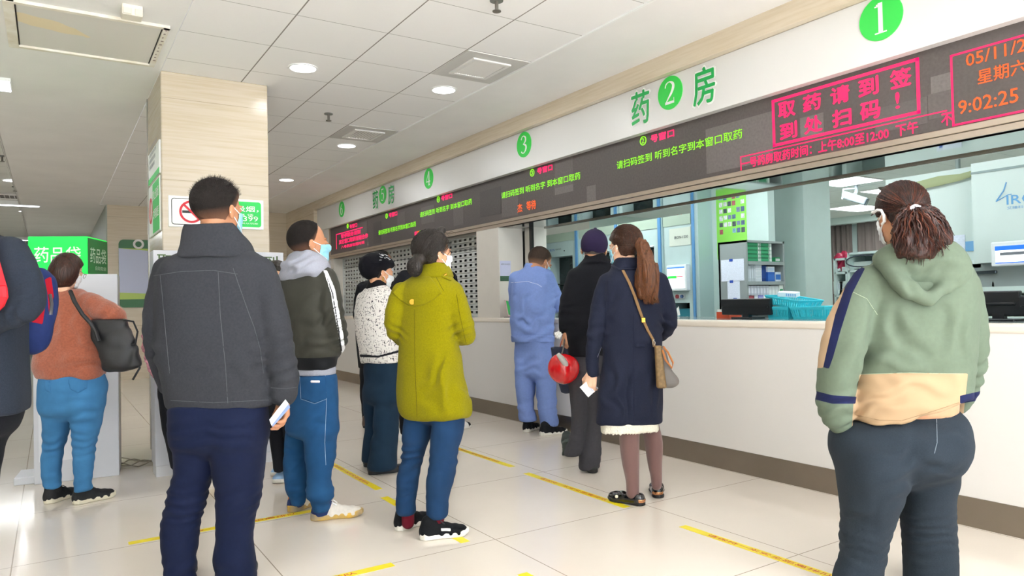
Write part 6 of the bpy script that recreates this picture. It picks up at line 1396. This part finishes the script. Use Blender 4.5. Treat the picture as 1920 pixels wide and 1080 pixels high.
# ---------------------------------------------------------------- woman in the lime coat
D = Dof(795, 1004); p = Person('person in a lime wool coat and blue jeans with hair in a low bun', (795, 1004), D, 32, SKIN)
torso = p.loft([(506, 796, 836), (516, 778, 846), (530, 758, 853), (550, 745, 858), (580, 744, 856), (620, 747, 854), (660, 747, 860), (700, 745, 868), (740, 743, 878), (770, 746, 883), (783, 754, 880)], .66, cap=.02)
aL = p.chain([(753, 546, 0, 19), (741, 585, -.02, 18), (742, 622, .03, 17), (768, 640, .2, 14)]); aR = p.chain([(848, 546, -.03, 20), (860, 588, -.05, 21), (873, 630, -.02, 17), (852, 628, .16, 15), (825, 612, .3, 13)])
col = minus(p.loft([(491, 795, 836), (505, 789, 845), (522, 780, 852)], .9), p.loft([(480, 800, 832), (505, 797, 838), (512, 797, 838)], .9), .005)
jk = union([torso, aL, aR], .014)
LIME = cloth_mat('lime_wool', ['7d7500'], .95, heather=.12, wscale=160, weave=350, bump=.5, sheen=.04)
p.wear('wool_coat', jk, LIME, .0075, [(865, 620, -.08, 26, (.6, 1), 5, .006), (742, 625, -.05, 22, (-.5, 1), 6, .006), (850, 720, -.1, 60, (1, .1), 2.2, .007), (790, 720, -.15, 60, (1, 0), 1.6, .005)], noise=(.004, (10, 10, 5)))
p.wear('collar', col, LIME, .006, noise=(.003, (14, 14, 14)))
p.patch('storm_flap', jk, poly([(735, 549), (750, 563), (766, 573), (780, 575), (796, 571), (814, 561), (829, 549), (808, 520), (790, 506), (770, 520), (750, 532)], D), LIME, .009, .005)
gold = mat('gold', 'c79a3c', .25, 1); pc = p.J(773, 566, 0); dd = (jk, )
def onto(fn, px, py, D0, lift=0):
    """first point of a garment met from the camera through a pixel"""
    ds = np.linspace(D0-.5, D0+.3, 400); P = np.array([at(px, py, d) for d in ds]); v = worn(fn)(P); i = int(np.argmax(v < 0)); return P[i]-ray(px, py)*lift
q = onto(jk, 773, 566, D, .013); MB().cyl((0, 0, 0), .014, .007, 'Z', 24, mat4=Matrix.Translation(q) @ Vector(-FW).to_track_quat('Z', 'Y').to_matrix().to_4x4()).build('button', gold, p.root); MB().ring((0, 0, 0), .010, .013, .0045).build('tmp', gold, None) if False else None
q = onto(col, 834, 516, D, .006); MB().box(-.012, .012, -.005, .005, -.003, .003, .002, 1, mat4=Matrix.Translation(q) @ Vector(-FW).to_track_quat('Z', 'Y').to_matrix().to_4x4() @ Matrix.Rotation(.6, 4, 'Z')).build('buckle', gold, p.root)
p.patch('collar_tab', union([jk, col], .005), poly([(828, 514), (848, 522), (846, 527), (827, 519)], D), LIME, .007, .005)
p.seam('seam', jk, [(777, 580), (778, 680), (782, 781)], cloth_mat('lime_seam', ['565003']), .0014); p.seam('seam', jk, [(856, 552), (862, 590), (873, 640), (878, 652)], MATS['lime_seam'], .0013); p.seam('seam', jk, [(806, 498), (818, 520), (832, 546)], MATS['lime_seam'], .0013)
trousers(p, [(742, 757, 872), (770, 757, 872)], [(790, 757, 814), (850, 752, 798), (900, 743, 787), (940, 742, 782), (968, 743, 784)], [(790, 810, 871), (850, 806, 859), (900, 800, 851), (940, 797, 842), (975, 797, 841)], JEAND, dl=.06, dr=-.03, folds=[knee(768, 862, 30, .008), knee(828, 862, 30, .008), (765, 885, 0, 20, (.4, 1), 8, .004), (825, 888, 0, 20, (-.3, 1), 8, .004), knee(762, 930, 22, .004), knee(820, 930, 22, .004)], h=.008)
for hl, to, lg in (((742, 996), (797, 978), 0), ((787, 1012), (880, 1000), 1)):
    so = p.shoe(hl, to, cloth_mat('shoe_black_mesh', ['16171a', 'e8e6e0'], .8, weave=300, bump=.5), rubw, .25, sole_h=.03, lace=shb, hi=.08, paint=[(lambda V: np.maximum.reduce([np.abs(V[:, 2]-.046+.12*(V[:, 0]-.12))-.006, np.abs(V[:, 0]-.125)-.024, V[:, 0]*0+(.02-np.abs(V[:, 1]))])) if lg else (lambda V: V[:, 0]*0+1)])
[p.wear('sock', p.chain(q), cloth_mat('sock_red', ['5e1422']), .006) for q in ([(765, 962, .06, 12), (765, 980, .06, 12)], [(822, 968, -.03, 12), (818, 986, -.03, 12)])]
p.head((812, 475), 84, 58, 4, hair='long', hairm=HAIRB, mask=MASKW, h=.0042, thick=.045, neck=.18, line=((-.45, -.4), (-.2, -.34), (-.1, -.25), (-.04, -.02), (.06, .03), (.16, .16), (.3, .28), (.45, .34)), bob=lambda E, C: [E((0, -.50, -.28), (.2, .155, .21)), E((.05, -.40, -.12), (.2, .15, .15)), E((.1, .2, .5), (.12, .1, .09))])
mb = MB(); rg = random.Random(9)
for k in range(26):
    a = rg.uniform(-1, 1); s0 = (a*.3, rg.uniform(-.3, .35), .46+rg.uniform(-.05, .04)); mb.tube([p.toW(s0), p.toW((s0[0]*1.1, s0[1]+.1, s0[2]+.05)), p.toW((s0[0]*1.2+rg.uniform(-.05, .05), s0[1]+.2, s0[2]+rg.uniform(-.1, .08)))], [.0009, .0008, .0004], 4)
mb.build('stray_hair', HAIRB, p.root, smooth=True)
p.comb((0, -.44, -.2), 380, HAIRB, .048, .0012, 5)
mb = MB(); rg = random.Random(12)
for k in range(90):
    ax = Vector((rg.gauss(0, 1), rg.gauss(0, 1)*.5, rg.gauss(0, 1))).normalized(); o1 = ax.orthogonal().normalized(); o2 = ax.cross(o1); a0 = rg.uniform(0, 6.28); q = []; off = rg.uniform(-.5, .5)
    for j in range(12):
        a = a0+j*.33; v = (o1*math.cos(a)+o2*math.sin(a))*math.sqrt(1-off*off)+ax*off; q.append(p.toW((v.x*.205, -.50+v.y*.16, -.28+v.z*.215)))
    mb.tube(q, [.0006]+[.0013]*10+[.0006], 4)
mb.build('bun_strands', HAIRB, p.root, smooth=True)
finish(p, torso, p.legs, (aL, aR))
# ---------------------------------------------------------------- worker in light blue
D = Dof(1008, 811); p = Person('person in light blue work jacket and trousers leaning at the counter', (1008, 811), D, 40, SKIN2)
torso = p.loft([(499, 988, 1018), (507, 974, 1026), (522, 963, 1033), (548, 958, 1037), (600, 958, 1037), (641, 961, 1036)], .72)
aR = p.chain([(1023, 520, -.04, 17), (1036, 548, -.02, 16), (1044, 572, .05, 13.5), (1030, 578, .22, 11), (1012, 580, .34, 10)]); aL = p.chain([(968, 524, .06, 15), (966, 565, .14, 13), (990, 576, .32, 10)])
col = minus(p.loft([(493, 986, 1016), (505, 980, 1022), (511, 976, 1024)], .9), p.loft([(484, 991, 1012), (506, 988, 1017)], .9), .004)
WB = cloth_mat('work_blue', ['768cc4'], .8, heather=.05, weave=500, bump=.15); jk = union([torso, aR, aL, col], .012)
p.wear('work_jacket', jk, WB, .008, [(1040, 570, -.05, 20, (.5, 1), 7, .007), (1010, 610, -.15, 40, (.6, 1), 4, .007), (985, 560, -.15, 40, (1, .2), 3.5, .006), (980, 620, -.15, 30, (-.3, 1), 5, .005)], noise=(.006, (12, 12, 9)))
p.patch('waistband', jk, poly([(955, 629), (1040, 629), (1040, 642), (955, 642)], D, False), WB, .004, .006); p.seam('yoke_piping', jk, [(958, 530), (990, 528), (1008, 533), (1016, 538)], mat('piping_white', 'cfd4e6', .7), .0018)
trousers(p, [(632, 964, 1036), (670, 964, 1040), (698, 965, 1041)], [(690, 965, 1006), (730, 967, 1003), (760, 970, 1001), (790, 973, 1008)], [(690, 1002, 1042), (730, 1006, 1043), (770, 1009, 1044), (800, 1014, 1050)], WB, dl=.0, dr=-.06, folds=[knee(985, 770, 22, .005), knee(1028, 775, 24, .006), (1000, 690, -.1, 30, (.5, 1), 5, .006), (1020, 740, -.1, 30, (.4, 1), 4, .005)], h=.008)
ws = cloth_mat('shoe_black_grey', ['1a1b1e'], .7); p.shoe((984, 811), (1012, 801), ws, rubw, .26, sole_h=.03, lace=shb); p.shoe((1012, 817), (1066, 811), ws, rubw, .27, sole_h=.03, lace=shb)
p.head((1012, 492), 58, 50, -24, hair='short', hairm=fade_mat('hair_shaved', '3a2d26', '9a735a'), mask=MASKB, h=.0045, thick=.014, hn=.004, neck=.23)
finish(p, torso, p.legs, (aR, aL))
# ---------------------------------------------------------------- old man in cap
D = Dof(1092, 884); p = Person('person in a black jacket, grey trousers and purple cap, carrying a red helmet', (1094, 884), D, -4, SKIN)
torso = p.loft([(482, 1102, 1132), (490, 1094, 1145), (503, 1080, 1154), (522, 1068, 1160), (560, 1061, 1160), (600, 1060, 1154), (640, 1062, 1142), (669, 1064, 1136)], .66)
aL = p.chain([(1080, 520, 0, 17), (1066, 562, 0, 16), (1062, 600, .0, 14), (1061, 622, .02, 11)]); aR = p.chain([(1150, 520, 0, 17), (1162, 570, .04, 14), (1150, 604, .18, 12)])
col = minus(p.loft([(474, 1100, 1132), (486, 1096, 1140), (494, 1090, 1146)], .95), p.loft([(465, 1106, 1127), (487, 1103, 1133)], .95), .004); jk = union([torso, aL, aR, col], .012)
p.wear('jacket', jk, BLACKJ, .008, [(1066, 590, -.05, 20, (.2, 1), 6, .006), (1110, 620, -.15, 50, (.7, .6), 3, .006)], noise=(.006, (10, 10, 7)))
trousers(p, [(660, 1067, 1134), (700, 1067, 1134), (722, 1067, 1132)], [(712, 1067, 1102), (780, 1070, 1102), (820, 1066, 1099), (842, 1059, 1094), (856, 1056, 1088)], [(712, 1092, 1132), (780, 1094, 1130), (830, 1090, 1128), (868, 1084, 1127), (882, 1084, 1124)], cloth_mat('grey_suiting', ['424146'], .8), dl=-.02, folds=[knee(1080, 820, 22, .006), knee(1106, 862, 20, .006)], h=.008)
gs = mat('shoe_green_black', '27302f', .6); p.shoe((1110, 888), (1112, 868), gs, rubb, .26); p.shoe((1062, 862), (1066, 850), gs, mat('sole_dark_green', '3c4743', .6), .26, tilt=.75, lift=.13)
p.head((1114, 466), 66, 6, 2, -5, hair='short', hairm=mat('hair_grey', '5b544f', .7, var=.3, vscale=90), mask=MASKW, h=.0045, thick=.012, hn=.006)
A = p.hA; C0 = p.toW((0, 0, 0)); cp = ellip(p.toW((0, -.03, .12)), np.array([.385, .46, .44])*p.hH, A); cap = Fn((lambda A, C0, Hh: lambda q: smax(cp(q), -((q-C0)@A[2]/Hh-(-.10-.12*np.clip(-((q-C0)@A[1])/Hh-.1, 0, .3)))*Hh, .006))(A, C0, p.hH), *cp.box)
cap = minus(cap, ellip(p.toW((0, -.45, -.2)), np.array([.17, .2, .12])*p.hH, A), .006)
CAPM = cloth_mat('purple_twill', ['2b2340'], .85, weave=600); p.wear('cap', cap, CAPM, .0055, smooth=2)
br = ellip(p.toW((0, .52, .0)), np.array([.3, .34, .05])*p.hH, A); p.wear('cap_brim', br, CAPM, .005); bm_ = ellip(p.toW((0, -.03, .565)), np.array([.05, .05, .03])*p.hH, A); p.wear('cap_button', bm_, CAPM, .003)
p.hand(p.J(1061, 624), -UP-RT*.1, RT*.9+FW*.3, -1, .175, (1.0, 1.1, 1.2, 1.2), .8)
finish(p, torso, p.legs, (aL, aR))
hx = lambda px, py, dd=0: p.J(px, py, dd)
t = thing('tote_bag', 'dark navy tote bag with thin handle held by the man in purple cap', 'bag', hx(1055, 738, -.02))
p.wear('body', p.loft([(650, 1033, 1064), (690, 1040, 1074), (737, 1056, 1082)], .35, 30, .06, 3), mat('tote_navy', '1f2840', .6), .007, parent=t, noise=(.004, (12, 12, 12)))
MB().tube([hx(1050, 652, .04), hx(1053, 640, .02), hx(1056, 634, 0), hx(1060, 640, .02), hx(1062, 655, .04)], .004, 6).build('handle', mat('tote_handle', 'c0553a', .6), t, smooth=True)
t = thing('helmet', 'glossy red helmet with grey visor hanging from the hand of the cap man', 'helmet', hx(1055, 705, -.1))
hc = hx(1057, 690, -.12); rr = 30*p.m*.97
sh = Fn((lambda e, i: lambda q: smax(smax(e(q), -i(q), .004), (q-hc)@(UP*.72+RT*.25+FW*.64)-.05, .006))(ellip(hc, [rr, rr, rr*1.02]), ellip(hc, [rr*.9]*3)), hc-rr, hc+rr)
p.wear('shell', sh, mat('helmet_red', 'd00a14', .12, coat=.6), .006, parent=t, smooth=2)
MB().tube([hx(1046, 664, -.2), hx(1053, 672, -.215), hx(1060, 682, -.215), hx(1066, 690, -.2)], [.014, .02, .02, .012], 10).build('visor', mat('visor_grey', 'b9b6b2', .3), t, smooth=True); MB().tube([hx(1050, 672, -.1), hx(1056, 655, -.08), hx(1058, 640, -.04), hx(1059, 634, -.01)], .0055, 8).build('strap', mat('helmet_strap', '5a5654', .6), t, smooth=True)
t = thing('paper_slip', 'crumpled white slip in the hand of the man in purple cap', 'paper', hx(1047, 628, -.03)); mb = MB(); bmesh.ops.create_icosphere(mb.bm, subdivisions=3, radius=.024)
for v in mb.bm.verts: v.co *= 1+.3*math.sin(v.co.x*300)*math.cos(v.co.y*260+v.co.z*240)
mb.build('paper', wpaint, t, local=True)
# ---------------------------------------------------------------- woman in denim coat
D = Dof(1195, 944); p = Person('person in a long dark denim coat with chestnut ponytail and white lace hem', (1195, 944), D, -24, SKIN3)
torso = p.loft([(489, 1162, 1198), (498, 1151, 1212), (510, 1140, 1228), (528, 1130, 1241), (570, 1129, 1243), (620, 1131, 1240), (660, 1131, 1240), (700, 1127, 1241), (750, 1122, 1241), (793, 1120, 1239)], .66)
aL = p.chain([(1140, 530, 0, 19), (1124, 578, -.01, 17), (1114, 630, -.02, 15), (1111, 675, .0, 13), (1112, 699, 0, 11.5)]); aR = p.chain([(1234, 530, 0, 20), (1248, 570, .02, 18), (1256, 606, .05, 15), (1240, 628, .18, 13), (1215, 630, .28, 11)])
col = minus(p.loft([(482, 1153, 1197), (495, 1148, 1206), (504, 1144, 1212)], .9), p.loft([(474, 1160, 1191), (496, 1157, 1198)], .9), .004); jk = union([torso, aL, aR, col], .013)
DEN = cloth_mat('dark_denim_coat', ['1e2233'], .8, heather=.14, wscale=180, weave=700, bump=.2)
p.wear('denim_coat', jk, DEN, .0078, [(1115, 630, -.06, 24, (.2, 1), 5, .005), (1252, 606, -.02, 22, (-.5, 1), 6, .006), (1180, 720, -.15, 60, (1, 0), 2.4, .007), (1150, 560, -.15, 40, (1, .3), 2.5, .005), (1215, 740, -.15, 50, (1, .05), 3, .006)], noise=(.004, (12, 12, 5)))
p.patch('back_tab', jk, poly([(1191, 643), (1212, 642), (1212, 651), (1191, 651)], D), DEN, .007, .005); p.seam('seam', jk, [(1187, 512), (1188, 640), (1189, 790)], cloth_mat('denim_dark_thread', ['1d2032']), .0016); p.seam('seam', jk, [(1141, 520), (1138, 560), (1134, 640)], MATS['denim_dark_thread'], .0014); p.seam('pocket_welt', jk, [(1120, 670), (1128, 650)], cloth_mat('welt_grey', ['6a6d7c']), .002)  # back seams in dark thread close to the coat's own blue
p.patch('collar_edge', jk, poly([(1147, 494), (1160, 503), (1200, 502), (1214, 506), (1213, 510), (1200, 506), (1158, 507), (1145, 499)], D), DEN, .006, .005)
sk = p.loft([(780, 1126, 1233), (812, 1130, 1233)], .66); ctr = p.J(1181, 800); zb = p.J(1181, 806)[2]
sk = Fn((lambda g: lambda q: smax(g(q), (zb-.012+.011*np.abs(np.sin(np.arctan2(q[:, 1]-ctr[1], q[:, 0]-ctr[0])*22)))-q[:, 2], .002))(sk.f), *sk.box); p.wear('lace_skirt', sk, mat('cream_lace', 'ece6d6', .9, bump=1, bscale=130, var=.1, vscale=120), .0055, noise=(.003, (40, 40, 10)))
tl = trousers(p, [(750, 1165, 1232), (770, 1166, 1230)], [(775, 1162, 1199), (830, 1161, 1199), (870, 1166, 1199), (905, 1173, 1199), (936, 1174, 1199)], [(775, 1200, 1232), (830, 1208, 1243), (870, 1214, 1242), (900, 1220, 1242), (920, 1221, 1241)], mat('mauve_tights', '70504d', .7, sheen=.2), name='tights', noise=None, dr=.06, dl=-.02, h=.008)
pat = mat('patent_black', '0f1012', .08, coat=.8); cop = mat('copper_plate', 'c08a62', .2, 1)
s1 = p.shoe((1208, 949), (1146, 937), pat, rubb, .24, open_=True, sole_h=.018, heelm=cop); s2 = p.shoe((1234, 935), (1228, 913), pat, rubb, .24, open_=True, sole_h=.018, heelm=cop)
p.wear('shoe_buckle', p.ball(1156, 931, -.01, 3.2), mat('pearl', 'e8e2d0', .2), .003)
p.head((1171, 462), 75, -46, 0, hair='long', hairm=HAIRCH, mask=MASKB, h=.0042, thick=.045, neck=.175, line=((-.45, -.38), (-.2, -.32), (-.1, -.22), (-.04, .0), (.08, .05), (.16, .12), (.3, .16), (.45, .18)))
pt = union([p.chain([(1198, 455, -.08, 9), (1207, 470, -.12, 13), (1213, 500, -.15, 17), (1215, 530, -.15, 17.5), (1220, 552, -.14, 13), (1224, 568, -.13, 3)]), p.chain([(1206, 500, -.15, 12), (1200, 535, -.15, 11), (1204, 560, -.14, 3)])], .02)
p.wear('ponytail', pt, hair_mat('hair_chestnut_tail', '38200f', '74421f', (90, 90, 6)), .005, noise=(.009, (55, 55, 6))); p.wear('hair_tie', p.ball(1200, 457, -.09, 8), mat('tie_brown', '5a2c2c', .7), .004); p.comb(p.toL(p.J(1202, 458, -.09)[None])[0], 420, HAIRCH, .05, .0012, 3)
mb = MB(); rg = random.Random(6)
for k in range(150):
    a = rg.uniform(-1, 1); q = []
    for j, (px, py, dd, r) in enumerate([(1199, 456, -.09, 7), (1208, 474, -.13, 13), (1212, 502, -.165, 17), (1213, 532, -.165, 18), (1218, 554, -.155, 15), (1222+4*a, 566+5*rg.random(), -.14, 10)]): q.append(p.J(px+a*r*1.02, py, dd-.028*math.sqrt(max(0, 1-a*a))+.002*rg.uniform(-1, 1)))
    mb.tube(q, [.0014, .0016, .0016, .0014, .001, .0005], 5)
mb.build('ponytail_strands', MATS['hair_chestnut_tail'], p.root, smooth=True)
p.hand(p.J(1110, 700), -UP-RT*.14, RT*.5+FW*.8, -1, .168, (.6, .7, .8, .9), .7)
finish(p, torso, p.legs, (aL, aR))
cA = p.J(1087, 726, -.03); t = thing('card', 'white medical card held by the woman in the denim coat', 'card', cA); cB, cC, cD = p.J(1103, 745, -.03), p.J(1122, 728, .01), p.J(1104, 712, .01)
MB().prism([cA, cB, cC, cD], FW*.0015).build('white_leaf', wpaint, t); e1, e2 = (cC-cB), (cA-cB); c0 = cB+e1*.5+e2*.1-FW*.001
MB().prism([c0, c0+e1*.45, c0+e1*.45+e2*.5, c0+e2*.5], -FW*.001).build('printed_card', mat('card_print', 'b9bccb', .5, var=.3, vscale=60), t); c1 = cB+e1*.72+e2*.35-FW*.003; MB().prism([c1, c1+e1*.1, c1+e1*.1+e2*.14, c1+e2*.14], -FW*.001).build('chip', gold, t)
t = thing('handbag', 'small brown and grey handbag on a tan strap at the denim coat hip', 'bag', p.J(1245, 725, -.08))
p.wear('side_panel', p.loft([(648, 1227, 1240), (690, 1229, 1245), (727, 1231, 1250)], 1.6, 0, -.12, 4, .006), mat('bag_brown', '7c6340', .6, var=.25, vscale=60), .006, parent=t)
p.wear('body', p.loft([(648, 1238, 1246), (690, 1240, 1258), (722, 1242, 1270), (727, 1244, 1262)], .9, 0, -.11, 3.5, .008), mat('bag_grey', '6f6a66', .6), .006, parent=t)
pts = [onto(jk, px, py, D, .012) for px, py in ((1168, 507), (1180, 530), (1190, 555), (1198, 578), (1206, 600), (1215, 620), (1224, 636))]+[p.J(1227, 650, -.14)]
mb = MB(); TAN = mat('strap_tan', '8a6a45', .6)
for dx in (-.004, 0, .004): mb.tube([q+RT*dx for q in pts], .0045, 6)
mb.build('strap', TAN, t, smooth=True); MB().box(-.011, .011, -.014, .014, -.003, .003, .002, 1, mat4=Matrix.Translation(pts[4]-FW*.006) @ Vector(-FW).to_track_quat('Z', 'Y').to_matrix().to_4x4()).build('strap_buckle', gold, t); MB().tube([p.J(1226, 636, -.15), p.J(1228, 643, -.15), p.J(1226, 650, -.15), p.J(1224, 643, -.15)], .003, 6, closed=True).build('clasp', mat('clasp_steel', 'c9c4bc', .2, 1), t, smooth=True)
MB().tube([p.J(1244, 650, -.15), p.J(1252, 660, -.16), p.J(1262, 680, -.16), p.J(1260, 690, -.16), p.J(1248, 675, -.16), p.J(1242, 656, -.15)], .006, 6).build('handle', mat('handle_orange', 'b26f3c', .5), t, smooth=True)
# ---------------------------------------------------------------- woman in sage jacket
p = Person('person in a sage green hooded jacket with beige hem and grey sweatpants', (1690, 1112), 2.85, -20, SKIN); D = 2.85
torso = p.loft([(470, 1690, 1772), (482, 1662, 1790), (496, 1640, 1803), (516, 1624, 1814), (560, 1612, 1820), (620, 1608, 1822), (680, 1606, 1817, .7), (730, 1601, 1810, .74), (770, 1599, 1808, .78), (798, 1603, 1802, .78)], .66)
aL = p.chain([(1630, 530, 0, 34), (1600, 585, -.03, 36), (1582, 645, -.05, 38), (1570, 705, -.04, 36), (1566, 755, -.02, 34), (1572, 785, .0, 24), (1580, 806, .03, 10)]); aR = p.chain([(1806, 535, 0, 30), (1818, 595, 0, 30), (1823, 655, .02, 28), (1820, 712, .05, 21), (1812, 745, .08, 15), (1800, 766, .1, 10)])
cut = poly([(1400, 300), (1960, 300), (1960, 740), (1812, 754), (1760, 775), (1690, 797), (1640, 796), (1600, 786), (1400, 786)], D, False)
jk = union([both(torso, cut), aL, aR], .014)
beige = lambda V: poly([(1612, 702), (1700, 699), (1815, 700), (1811, 736), (1803, 812), (1596, 820), (1600, 760), (1606, 735)], D, False)(V)
navy = lambda V: np.minimum.reduce([poly(q, D, False)(V) for q in ([(1604, 497), (1622, 503), (1598, 550), (1576, 620), (1562, 670), (1554, 692), (1543, 688), (1552, 650), (1566, 590), (1584, 540)], [(1525, 732), (1560, 741), (1606, 744), (1604, 757), (1560, 757), (1525, 748)], [(1800, 742), (1840, 733), (1840, 750), (1800, 757)])])
beige2 = lambda V: np.minimum(poly([(1584, 540), (1566, 590), (1552, 650), (1543, 690), (1520, 690), (1530, 560)], D, False)(V), 9)
SAGE = cloth_mat('sage_cotton', ['647060', 'ae9273', '1b2145', 'b3977a'], .85, heather=.04, weave=600, bump=.15)
p.wear('hooded_jacket', jk, SAGE, .0078, [(1600, 640, -.1, 55, (1, .5), 2.6, .009), (1570, 770, -.05, 40, (.4, 1), 3.6, .009), (1830, 700, 0, 40, (.5, 1), 4, .007), (1700, 740, -.2, 80, (.15, 1), 2.6, .008), (1700, 640, -.2, 80, (1, -.4), 1.6, .008), (1640, 600, -.15, 50, (1, .2), 2.2, .008), (1790, 620, -.15, 50, (1, .1), 2.2, .006)], [beige, navy, beige2], (.006, (7, 7, 5)))
hd = union([p.loft([(452, 1676, 1780), (468, 1656, 1796), (488, 1652, 1806), (512, 1672, 1804), (538, 1702, 1786), (558, 1722, 1764), (569, 1734, 1750)], .62, None, -.08), p.chain([(1650, 486, .0, 15), (1672, 510, -.1, 16), (1706, 545, -.15, 16), (1740, 560, -.16, 12)]), p.chain([(1800, 490, -.02, 15), (1796, 515, -.1, 15), (1770, 540, -.15, 13), (1742, 560, -.16, 11)])], .03)
hd = minus(hd, p.loft([(430, 1672, 1762), (468, 1668, 1770), (480, 1672, 1768)], .9), .015)
p.wear('hood', hd, cloth_mat('sage_hood', ['647060'], .85, heather=.04, weave=600, bump=.15), .007, [(1700, 520, -.22, 45, (1, -.7), 3, .008), (1770, 520, -.22, 40, (1, .8), 3, .007), (1740, 500, -.2, 40, (.1, 1), 3, .006)], noise=(.006, (9, 9, 9)))
trousers(p, [(742, 1650, 1765, .6), (780, 1612, 1800, .64), (802, 1574, 1806, .7), (835, 1563, 1806), (862, 1568, 1801)], [(880, 1570, 1704), (950, 1577, 1682), (1000, 1578, 1667), (1040, 1577, 1658), (1080, 1566, 1653), (1106, 1564, 1652)], [(880, 1688, 1791), (950, 1690, 1788), (1000, 1695, 1788), (1060, 1698, 1790), (1106, 1700, 1790)], cloth_mat('slate_sweatpants', ['2a323b'], .9, heather=.1, wscale=200, weave=400, bump=.3), dl=-.02, dr=.05,
         folds=[(1700, 870, -.15, 60, (.6, 1), 2.6, .007), (1740, 850, -.15, 50, (-.3, 1), 3, .006), knee(1620, 1010, 50, .007), knee(1740, 1000, 50, .006), (1600, 960, -.1, 40, (1, .3), 2, .006)], turn=-18)
p.seam('seam', p.legs, [(1756, 782), (1757, 830), (1752, 850)], mat('grey_thread', '6b7580', .8), .0015); p.seam('seam', jk, [(1612, 702), (1700, 699), (1806, 701)], mat('sage_thread', '9aa58c', .8), .0014); p.seam('seam', jk, [(1600, 548), (1625, 560), (1645, 590)], MATS['sage_thread'], .0014); p.seam('seam', jk, [(1604, 778), (1650, 788), (1690, 789), (1760, 768), (1798, 755)], mat('beige_thread', '967c5f', .8), .0014)
p.shoe((1612, 1116), (1590, 1076), shb, rubw, .25); p.shoe((1748, 1110), (1735, 1070), shb, rubw, .25)
HC = hair_mat('hair_auburn', '150d0b', '3a1c14', (50, 50, 6))
p.head((1688, 402), 110, -38, -4, hair='long', hairm=HC, mask=MASKW, h=.0042, thick=.055, neck=.18, line=((-.45, -.3), (-.2, -.26), (-.1, -.16), (-.04, .06), (.08, .02), (.14, .0), (.2, -.02), (.28, .2), (.45, .3)), hn=.012)
tail = union([ellip(p.J(1720, 410, -.17), [.05, .045, .05]), ellip(p.J(1738, 436, -.17), [.066, .052, .062]), ellip(p.J(1712, 446, -.18), [.066, .052, .062]), ellip(p.J(1752, 426, -.14), [.042, .045, .052]), ellip(p.J(1728, 468, -.17), [.066, .05, .04]), ellip(p.J(1760, 450, -.13), [.038, .045, .052]), ellip(p.J(1696, 466, -.17), [.034, .036, .036])], .03)
CURL = hair_mat('hair_auburn_curls', '1c0f0c', '431f15', (34, 34, 16)); p.wear('ponytail', tail, CURL, .0055, noise=(.006, (40, 40, 30)))
rg = random.Random(4); sets = [MB(), MB()]; tie = p.J(1714, 393, -.2)
for k in range(640):
    a, e = rg.uniform(-2.4, 2.4), rg.uniform(-1, 1); rr = .75+.35*rg.random()
    ex, ey = 1729+math.sin(a)*math.sqrt(1-e*e)*55*rr, 442-e*48*rr; dz = -.165-math.cos(a)*math.sqrt(1-e*e)*.075*rr
    E_ = p.J(ex, ey, dz); mid = (tie+E_)/2+(E_-p.J(1729, 440, -.165))*.45+UP*.01; fr = rg.uniform(9, 16); ph = rg.uniform(0, 6.28); am = rg.uniform(.003, .009); q = []
    for j in range(11):
        t = j/10; b = tie*(1-t)**2+mid*2*t*(1-t)+E_*t*t; w = am*t; q.append(b+RT*w*math.sin(fr*t+ph)+UP*w*math.cos(fr*t+ph)-UP*.012*t*t)
    sets[0 if rg.random() < .8 else 1].tube(q, [.0016]+[.0024]*7+[.002, .0014, .0006], 4)
sets[0].build('curled_strands', CURL, p.root, smooth=True); sets[1].build('lighter_curls', mat('hair_copper', '5a2b18', .45), p.root, smooth=True)
p.comb(p.toL(p.J(1713, 394, -.14)[None])[0], 480, HC, .06, .0013, 8, name='combed_strands'); p.comb(p.toL(p.J(1713, 394, -.14)[None])[0], 60, mat('hair_copper', '6a351c', .5), .064, .0011, 18, name='lighter_strands')
MB().tube([p.J(1703, 398, -.2), p.J(1708, 390, -.21), p.J(1716, 386, -.21), p.J(1724, 388, -.2)], .0075, 8).build('hair_tie', mat('tie_white', 'dcd8e2', .6), p.root, smooth=True)
MB().tube([p.toW(q) for q in ((-.25, .40, .06), (-.33, .2, .07), (-.37, .02, .06), (-.375, -.06, .0))], .003, 6).build('glasses', mat('glasses_plum', '4a2a33', .3), p.root, smooth=True)
MB().tube([p.toW(q) for q in ((-.30, .30, .10), (-.37, .18, .07), (-.385, .06, .09), (-.40, -.06, .06), (-.405, -.12, -.04), (-.39, -.1, -.14), (-.375, -.02, -.17))], .0055, 8).build('ear_saver', LOOPW, p.root, smooth=True)
finish(p, torso, p.legs, (aL, aR))
